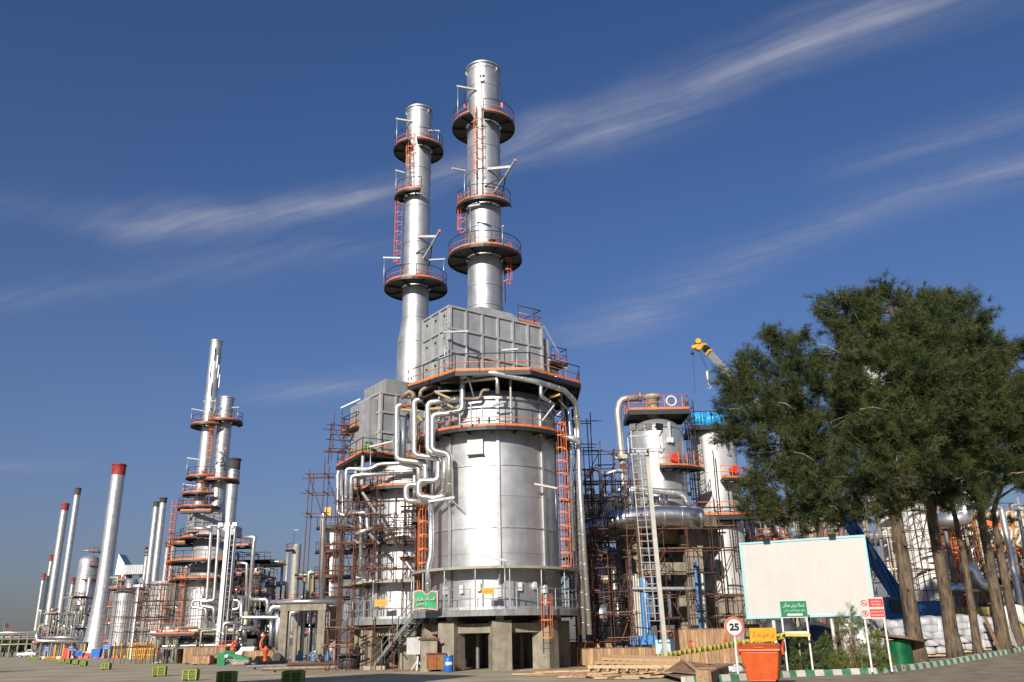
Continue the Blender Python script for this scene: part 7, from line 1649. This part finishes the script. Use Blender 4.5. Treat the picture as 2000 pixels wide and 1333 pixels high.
for i in range(m_): b.face((i,(i+1)%m_,m_+(i+1)%m_,m_+i))
b.build('shell', white, t); slab('foot', (X(465),94.5,Zc(1281)/2), .8,.8,Zc(1281), steel, t)
# red fire hydrants with monitors
def hydrant(label, px, Y, pts):
    x = xat(px,1280,Y); t = thing('fire_monitor', (x,Y,0), label, 'hydrant'); b = MB(); zt = zat(px,1263,Y); b.lathe([(.2,0),(.2,zt*.5),(.26,zt*.52),(.26,zt*.75),(.34,zt*.77),(.34,zt*.84),(.2,zt*.9),(.12,zt),(.01,zt+.05)], x, Y, 16); b.build('barrel', redor, t)
    b = MB(); b.pipe([at(a,c,Y) for a,c in pts], .13, 10); b.build('monitor_pipe', redor, t); p = at(*pts[-1],Y); q = at(*pts[-2],Y); d = (p-q).normalized(); b = MB(); b.cyl(p, p+d*.35, .13, .19, 12); b.build('nozzle', redor, t); b = MB(); b.cyl((x-.42,Y,zt*.8),(x+.42,Y,zt*.8),.1,seg=10); b.build('outlet', redor, t)
hydrant('red fire monitor pointing up beside the concrete pipe bridge', 518.5, 92, [(517,1270),(511,1270),(508.5,1262),(509.5,1255),(514,1246)])
hydrant('red fire monitor behind the green machine', 453, 96, [(453,1272),(453.5,1266),(452,1260),(457,1256)])
t = thing('valve_wheel_stand', (xat(540,1285,92),92,0), 'dark round reel with handle right of the red fire monitor', 'reel'); b = MB(); c = Vector((xat(541,1284,92),92,zat(541,1284,92))); b.cyl(c-Vector((0,.2,0)), c+Vector((0,.2,0)), .42, seg=24); b.build('reel', dark, t); rod('stand', (c.x,92.3,0), c+Vector((0,.3,.2)), .08, steel, t); rod('handle', c+Vector((-.3,0,.3)), c+Vector((-.6,0,1.1)), .06, rust, t)
# steel pipes lying on the paving
t0_ = [(455,1316,'x')]
for i, (xa_, ya_, xb_, yb_, r_, lab, m_) in enumerate(((513,1310,655,1306,.13,'longest bare steel pipe lying on the paving before the concrete bridge',brownpipe),(484,1305,560,1302,.11,'short grey pipe lying left of the longest paving pipe',galv),(548,1287,632,1284,.22,'fat silver pipe lying across the foot of the concrete bridge',clad),(500,1298,560,1294,.15,'dark steel beam-like pipe lying behind the paving pipes',dark),(560,1301,660,1299,.11,'rusty pipe lying behind the longest paving pipe',rust))):
    p = az(xa_,ya_,r_); q = az(xb_,yb_,r_); q.y = p.y+ (q.y-p.y)*.4; q.x = xat(xb_,yb_,q.y); t = thing('steel_pipe', ((p.x+q.x)/2,(p.y+q.y)/2,0), lab, 'pipe'); p.z = q.z = r_+.1; rod('pipe', p, q, r_, m_, t, 14)
    for f in (.15,.5,.85): m2_ = p.lerp(q,f); slab('sleeper', (m2_.x,m2_.y,.049), .16, .6, .095, woodb, t)
    b = MB(); b.cyl(p-(q-p).normalized()*.02, p+(q-p).normalized()*.05, r_*1.04, seg=14); b.build('pipe_collar', m_, t)
t = thing('plank_stack', (xat(600,1298,74),74,0), 'stack of pale boards lying behind the paving pipes', 'timber')
for k in range(9): p = Vector((xat(562+3*(k%3),1300,74), 74+.4*(k//3), .06+.1*(k//3))); slab('board', p+Vector((1.6,0,0)), 3.4+.3*(k%2), .3, .07, (concd, rustpl, woodl)[k%3], t, .05*(k%3-1))
t = thing('steel_plate', (xat(780,1312,58),58,0), 'thin rusty board lying before the concrete block', 'board'); slab('board', (xat(775,1312,58.5),58.5,.04), 2.6,.5,.06, woodb, t, .05); slab('board', (xat(800,1314,57.5),57.4,.04), 2.0,.35,.05, rustpl, t, .1)

# ------------------------------------------------------------------ people
def person(label, px, py, Y, joints, cols, facing=0, helmet=None, hgt=1.72):
    """joints: dict of body points in a 1.72 m figure (x right, y forward, z up)"""
    base = Vector((xat(px, py, Y), Y, 0)); t = thing('person', base, label, 'person'); rm = Matrix.Rotation(facing, 3, 'Z'); s = hgt/1.72
    J = {'pelvis':(0,0,.92),'waist':(0,0,1.06),'chest':(0,0,1.28),'neck':(0,0,1.45),'head':(0,.01,1.56),'crown':(0,0,1.68)}
    for sd_, n in ((-1,'l'),(1,'r')):
        J.update({n+'hip':(sd_*.09,0,.88),n+'knee':(sd_*.1,.02,.48),n+'ank':(sd_*.1,0,.09),n+'toe':(sd_*.11,.17,.04),n+'sho':(sd_*.17,0,1.40),n+'elb':(sd_*.23,-.01,1.12),n+'wri':(sd_*.25,.06,.88),n+'palm':(sd_*.25,.08,.80)})
    J.update(joints)
    for sd_, n in ((-1,'l'),(1,'r')):
        p = Vector(J[n+'palm'])
        wv2 = (p-Vector(J[n+'wri'])).normalized()
        for f in range(4): J[f'{n}f{f}'] = tuple(p+wv2*(.085-.012*abs(f-1.3))+Vector((0,(f-1.5)*.022,0))); 
        J[n+'th'] = tuple(p+wv2*.03+Vector((0,.055,0)))
    rad = {'pelvis':.145,'waist':.125,'chest':.15,'neck':.058,'head':.088,'crown':.062}
    for n in 'lr': rad.update({n+'hip':.095,n+'knee':.062,n+'ank':.042,n+'toe':.038,n+'sho':.068,n+'elb':.046,n+'wri':.032,n+'palm':.034,n+'th':.011, **{f'{n}f{f}':.010 for f in range(4)}})
    E_ = [('pelvis','waist'),('waist','chest'),('chest','neck'),('neck','head'),('head','crown')]
    for n in 'lr': E_ += [('pelvis',n+'hip'),(n+'hip',n+'knee'),(n+'knee',n+'ank'),(n+'ank',n+'toe'),('chest',n+'sho'),(n+'sho',n+'elb'),(n+'elb',n+'wri'),(n+'wri',n+'palm'),(n+'palm',n+'th')]+[(n+'palm',f'{n}f{f}') for f in range(4)]
    K = list(J); me = bpy.data.meshes.new('body_tmp'); me.from_pydata([rm@(Vector(J[k])*s) for k in K], [(K.index(a),K.index(c)) for a,c in E_], [])
    o = bpy.data.objects.new('body_tmp', me); sk = o.modifiers.new('skin','SKIN')
    for i, k in enumerate(K): v = me.skin_vertices[0].data[i]; v.radius = (rad[k]*s,)*2; v.use_root = (k == 'pelvis')
    sub = o.modifiers.new('sub','SUBSURF'); sub.levels = 1
    m2_ = bake(o)
    m2_.materials.clear()
    for m_ in (cols[0], cols[1], skin, hair, dark): m2_.materials.append(m_)
    hd = Vector(J['head'])*s; hips = Vector(J['pelvis'])*s
    kp = {k: rm@(Vector(J[k])*s) for k in K}
    legs = [k for k in K if k[1:] in ('hip','knee','ank')]; feet = [k for k in K if k[1:] == 'toe']
    for p in m2_.polygons:
        c = p.center; k = min(K, key=lambda q: (kp[q]-c).length/ (rad[q]+.03))
        if k in ('head','crown'): mi = 2 if k == 'head' else 3
        elif k in ('neck',) or k[1:] in ('palm','th','f0','f1','f2','f3'): mi = 2
        elif k[1:] in ('hip','knee','ank') or k == 'pelvis': mi = 1
        elif k[1:] == 'toe': mi = 4
        else: mi = 0
        p.material_index = mi; p.use_smooth = True
    put('body', m2_, t, base)
    H_ = kp['head']+base
    fw = rm@Vector((0,1,0))
    b = MB(); b.sweep([H_+fw*.07+Vector((0,0,-.005)), H_+fw*.115+Vector((0,0,-.02))], [.016,.012], 6); b.build('nose', skin, t)
    for q in (-.032,.032): b = MB(); c = H_+fw*.082+rm@Vector((q,0,.018)); b.cyl(c, c+fw*.012, .011, seg=6); b.build('eye', dark, t)
    if helmet: lump('helmet', t, H_+Vector((0,0,.07)), .125,.14,.10, helmet, 1, .0, 8)
    return t
jeans = mat('blue_denim', (.10,.16,.30), .8, 0, .15, 9); shirt_w = mat('pinkish_white_shirt', (.52,.45,.42), .8, 0, .1, 9); shirt_r = mat('red_shirt', (.42,.03,.03), .8, 0, .12, 9); navy = mat('dark_work_clothes', (.025,.03,.045), .8, 0, .2, 9); grey_c = mat('grey_work_shirt', (.17,.18,.20), .8, 0, .15, 9)
back = {'relb':(.34,.10,1.22),'rwri':(.36,.30,1.34),'rpalm':(.36,.37,1.37)}
person('worker in pinkish white shirt, blue jeans and white helmet seen from behind', 646, 1290, 96, back, (shirt_w, jeans), R(10), white)
person('worker in red shirt and dark trousers standing by the tube heap', 309, 1291, 99, {'lelb':(-.27,.08,1.16),'lwri':(-.16,.25,1.08),'lpalm':(-.12,.3,1.08)}, (shirt_r, navy), R(-60))
person('worker in dark clothes beside the red-shirted one', 327, 1291, 98.5, {'rknee':(.12,.16,.5),'rank':(.12,.05,.1)}, (navy, navy), R(60))
person('person in dark clothes and white helmet walking past the red cabinet', 143, 1290.5, 140, {'lknee':(-.09,.2,.5),'lank':(-.09,.28,.12),'ltoe':(-.09,.44,.08),'rknee':(.09,-.02,.48),'rank':(.09,-.25,.14),'rtoe':(.09,-.12,.05)}, (navy, navy), R(-70), white)
person('tiny dark figure striding at the far left of the paving', 22, 1282.5, 205, {'lknee':(-.1,.25,.5),'lank':(-.1,.42,.1),'ltoe':(-.1,.58,.08),'rknee':(.1,-.1,.47),'rank':(.1,-.4,.14),'rtoe':(.1,-.27,.05)}, (navy, navy), R(-90))
crouch = {'pelvis':(0,-.2,.72),'waist':(0,-.12,.84),'chest':(0,.14,.96),'neck':(0,.3,.98),'head':(0,.40,.96),'crown':(0,.5,.98)}
for sd_, n in ((-1,'l'),(1,'r')): crouch.update({n+'hip':(sd_*.1,-.2,.70),n+'knee':(sd_*.13,.05,.42),n+'ank':(sd_*.12,-.12,.09),n+'toe':(sd_*.12,.06,.04),n+'sho':(sd_*.17,.2,.93),n+'elb':(sd_*.22,.3,.68),n+'wri':(sd_*.14,.44,.5),n+'palm':(sd_*.13,.5,.44)})
person('worker in grey bending over between the concrete bridge columns', 609, 1284, 91.8, crouch, (grey_c, grey_c), R(-80), bluel)
squat = {'pelvis':(0,-.2,.38),'waist':(0,-.15,.5),'chest':(0,.0,.70),'neck':(0,.08,.86),'head':(0,.14,.95),'crown':(0,.14,1.06)}
for sd_, n in ((-1,'l'),(1,'r')): squat.update({n+'hip':(sd_*.1,-.18,.36),n+'knee':(sd_*.16,.22,.52),n+'ank':(sd_*.13,.0,.09),n+'toe':(sd_*.13,.17,.04),n+'sho':(sd_*.17,.05,.80),n+'elb':(sd_*.22,.2,.6),n+'wri':(sd_*.12,.4,.5),n+'palm':(sd_*.1,.46,.46)})
person('worker squatting beside the bending one under the concrete bridge', 618, 1284, 91.5, squat, (grey_c, jeans), R(80), white)

bpy.data.scenes.remove(TMP)
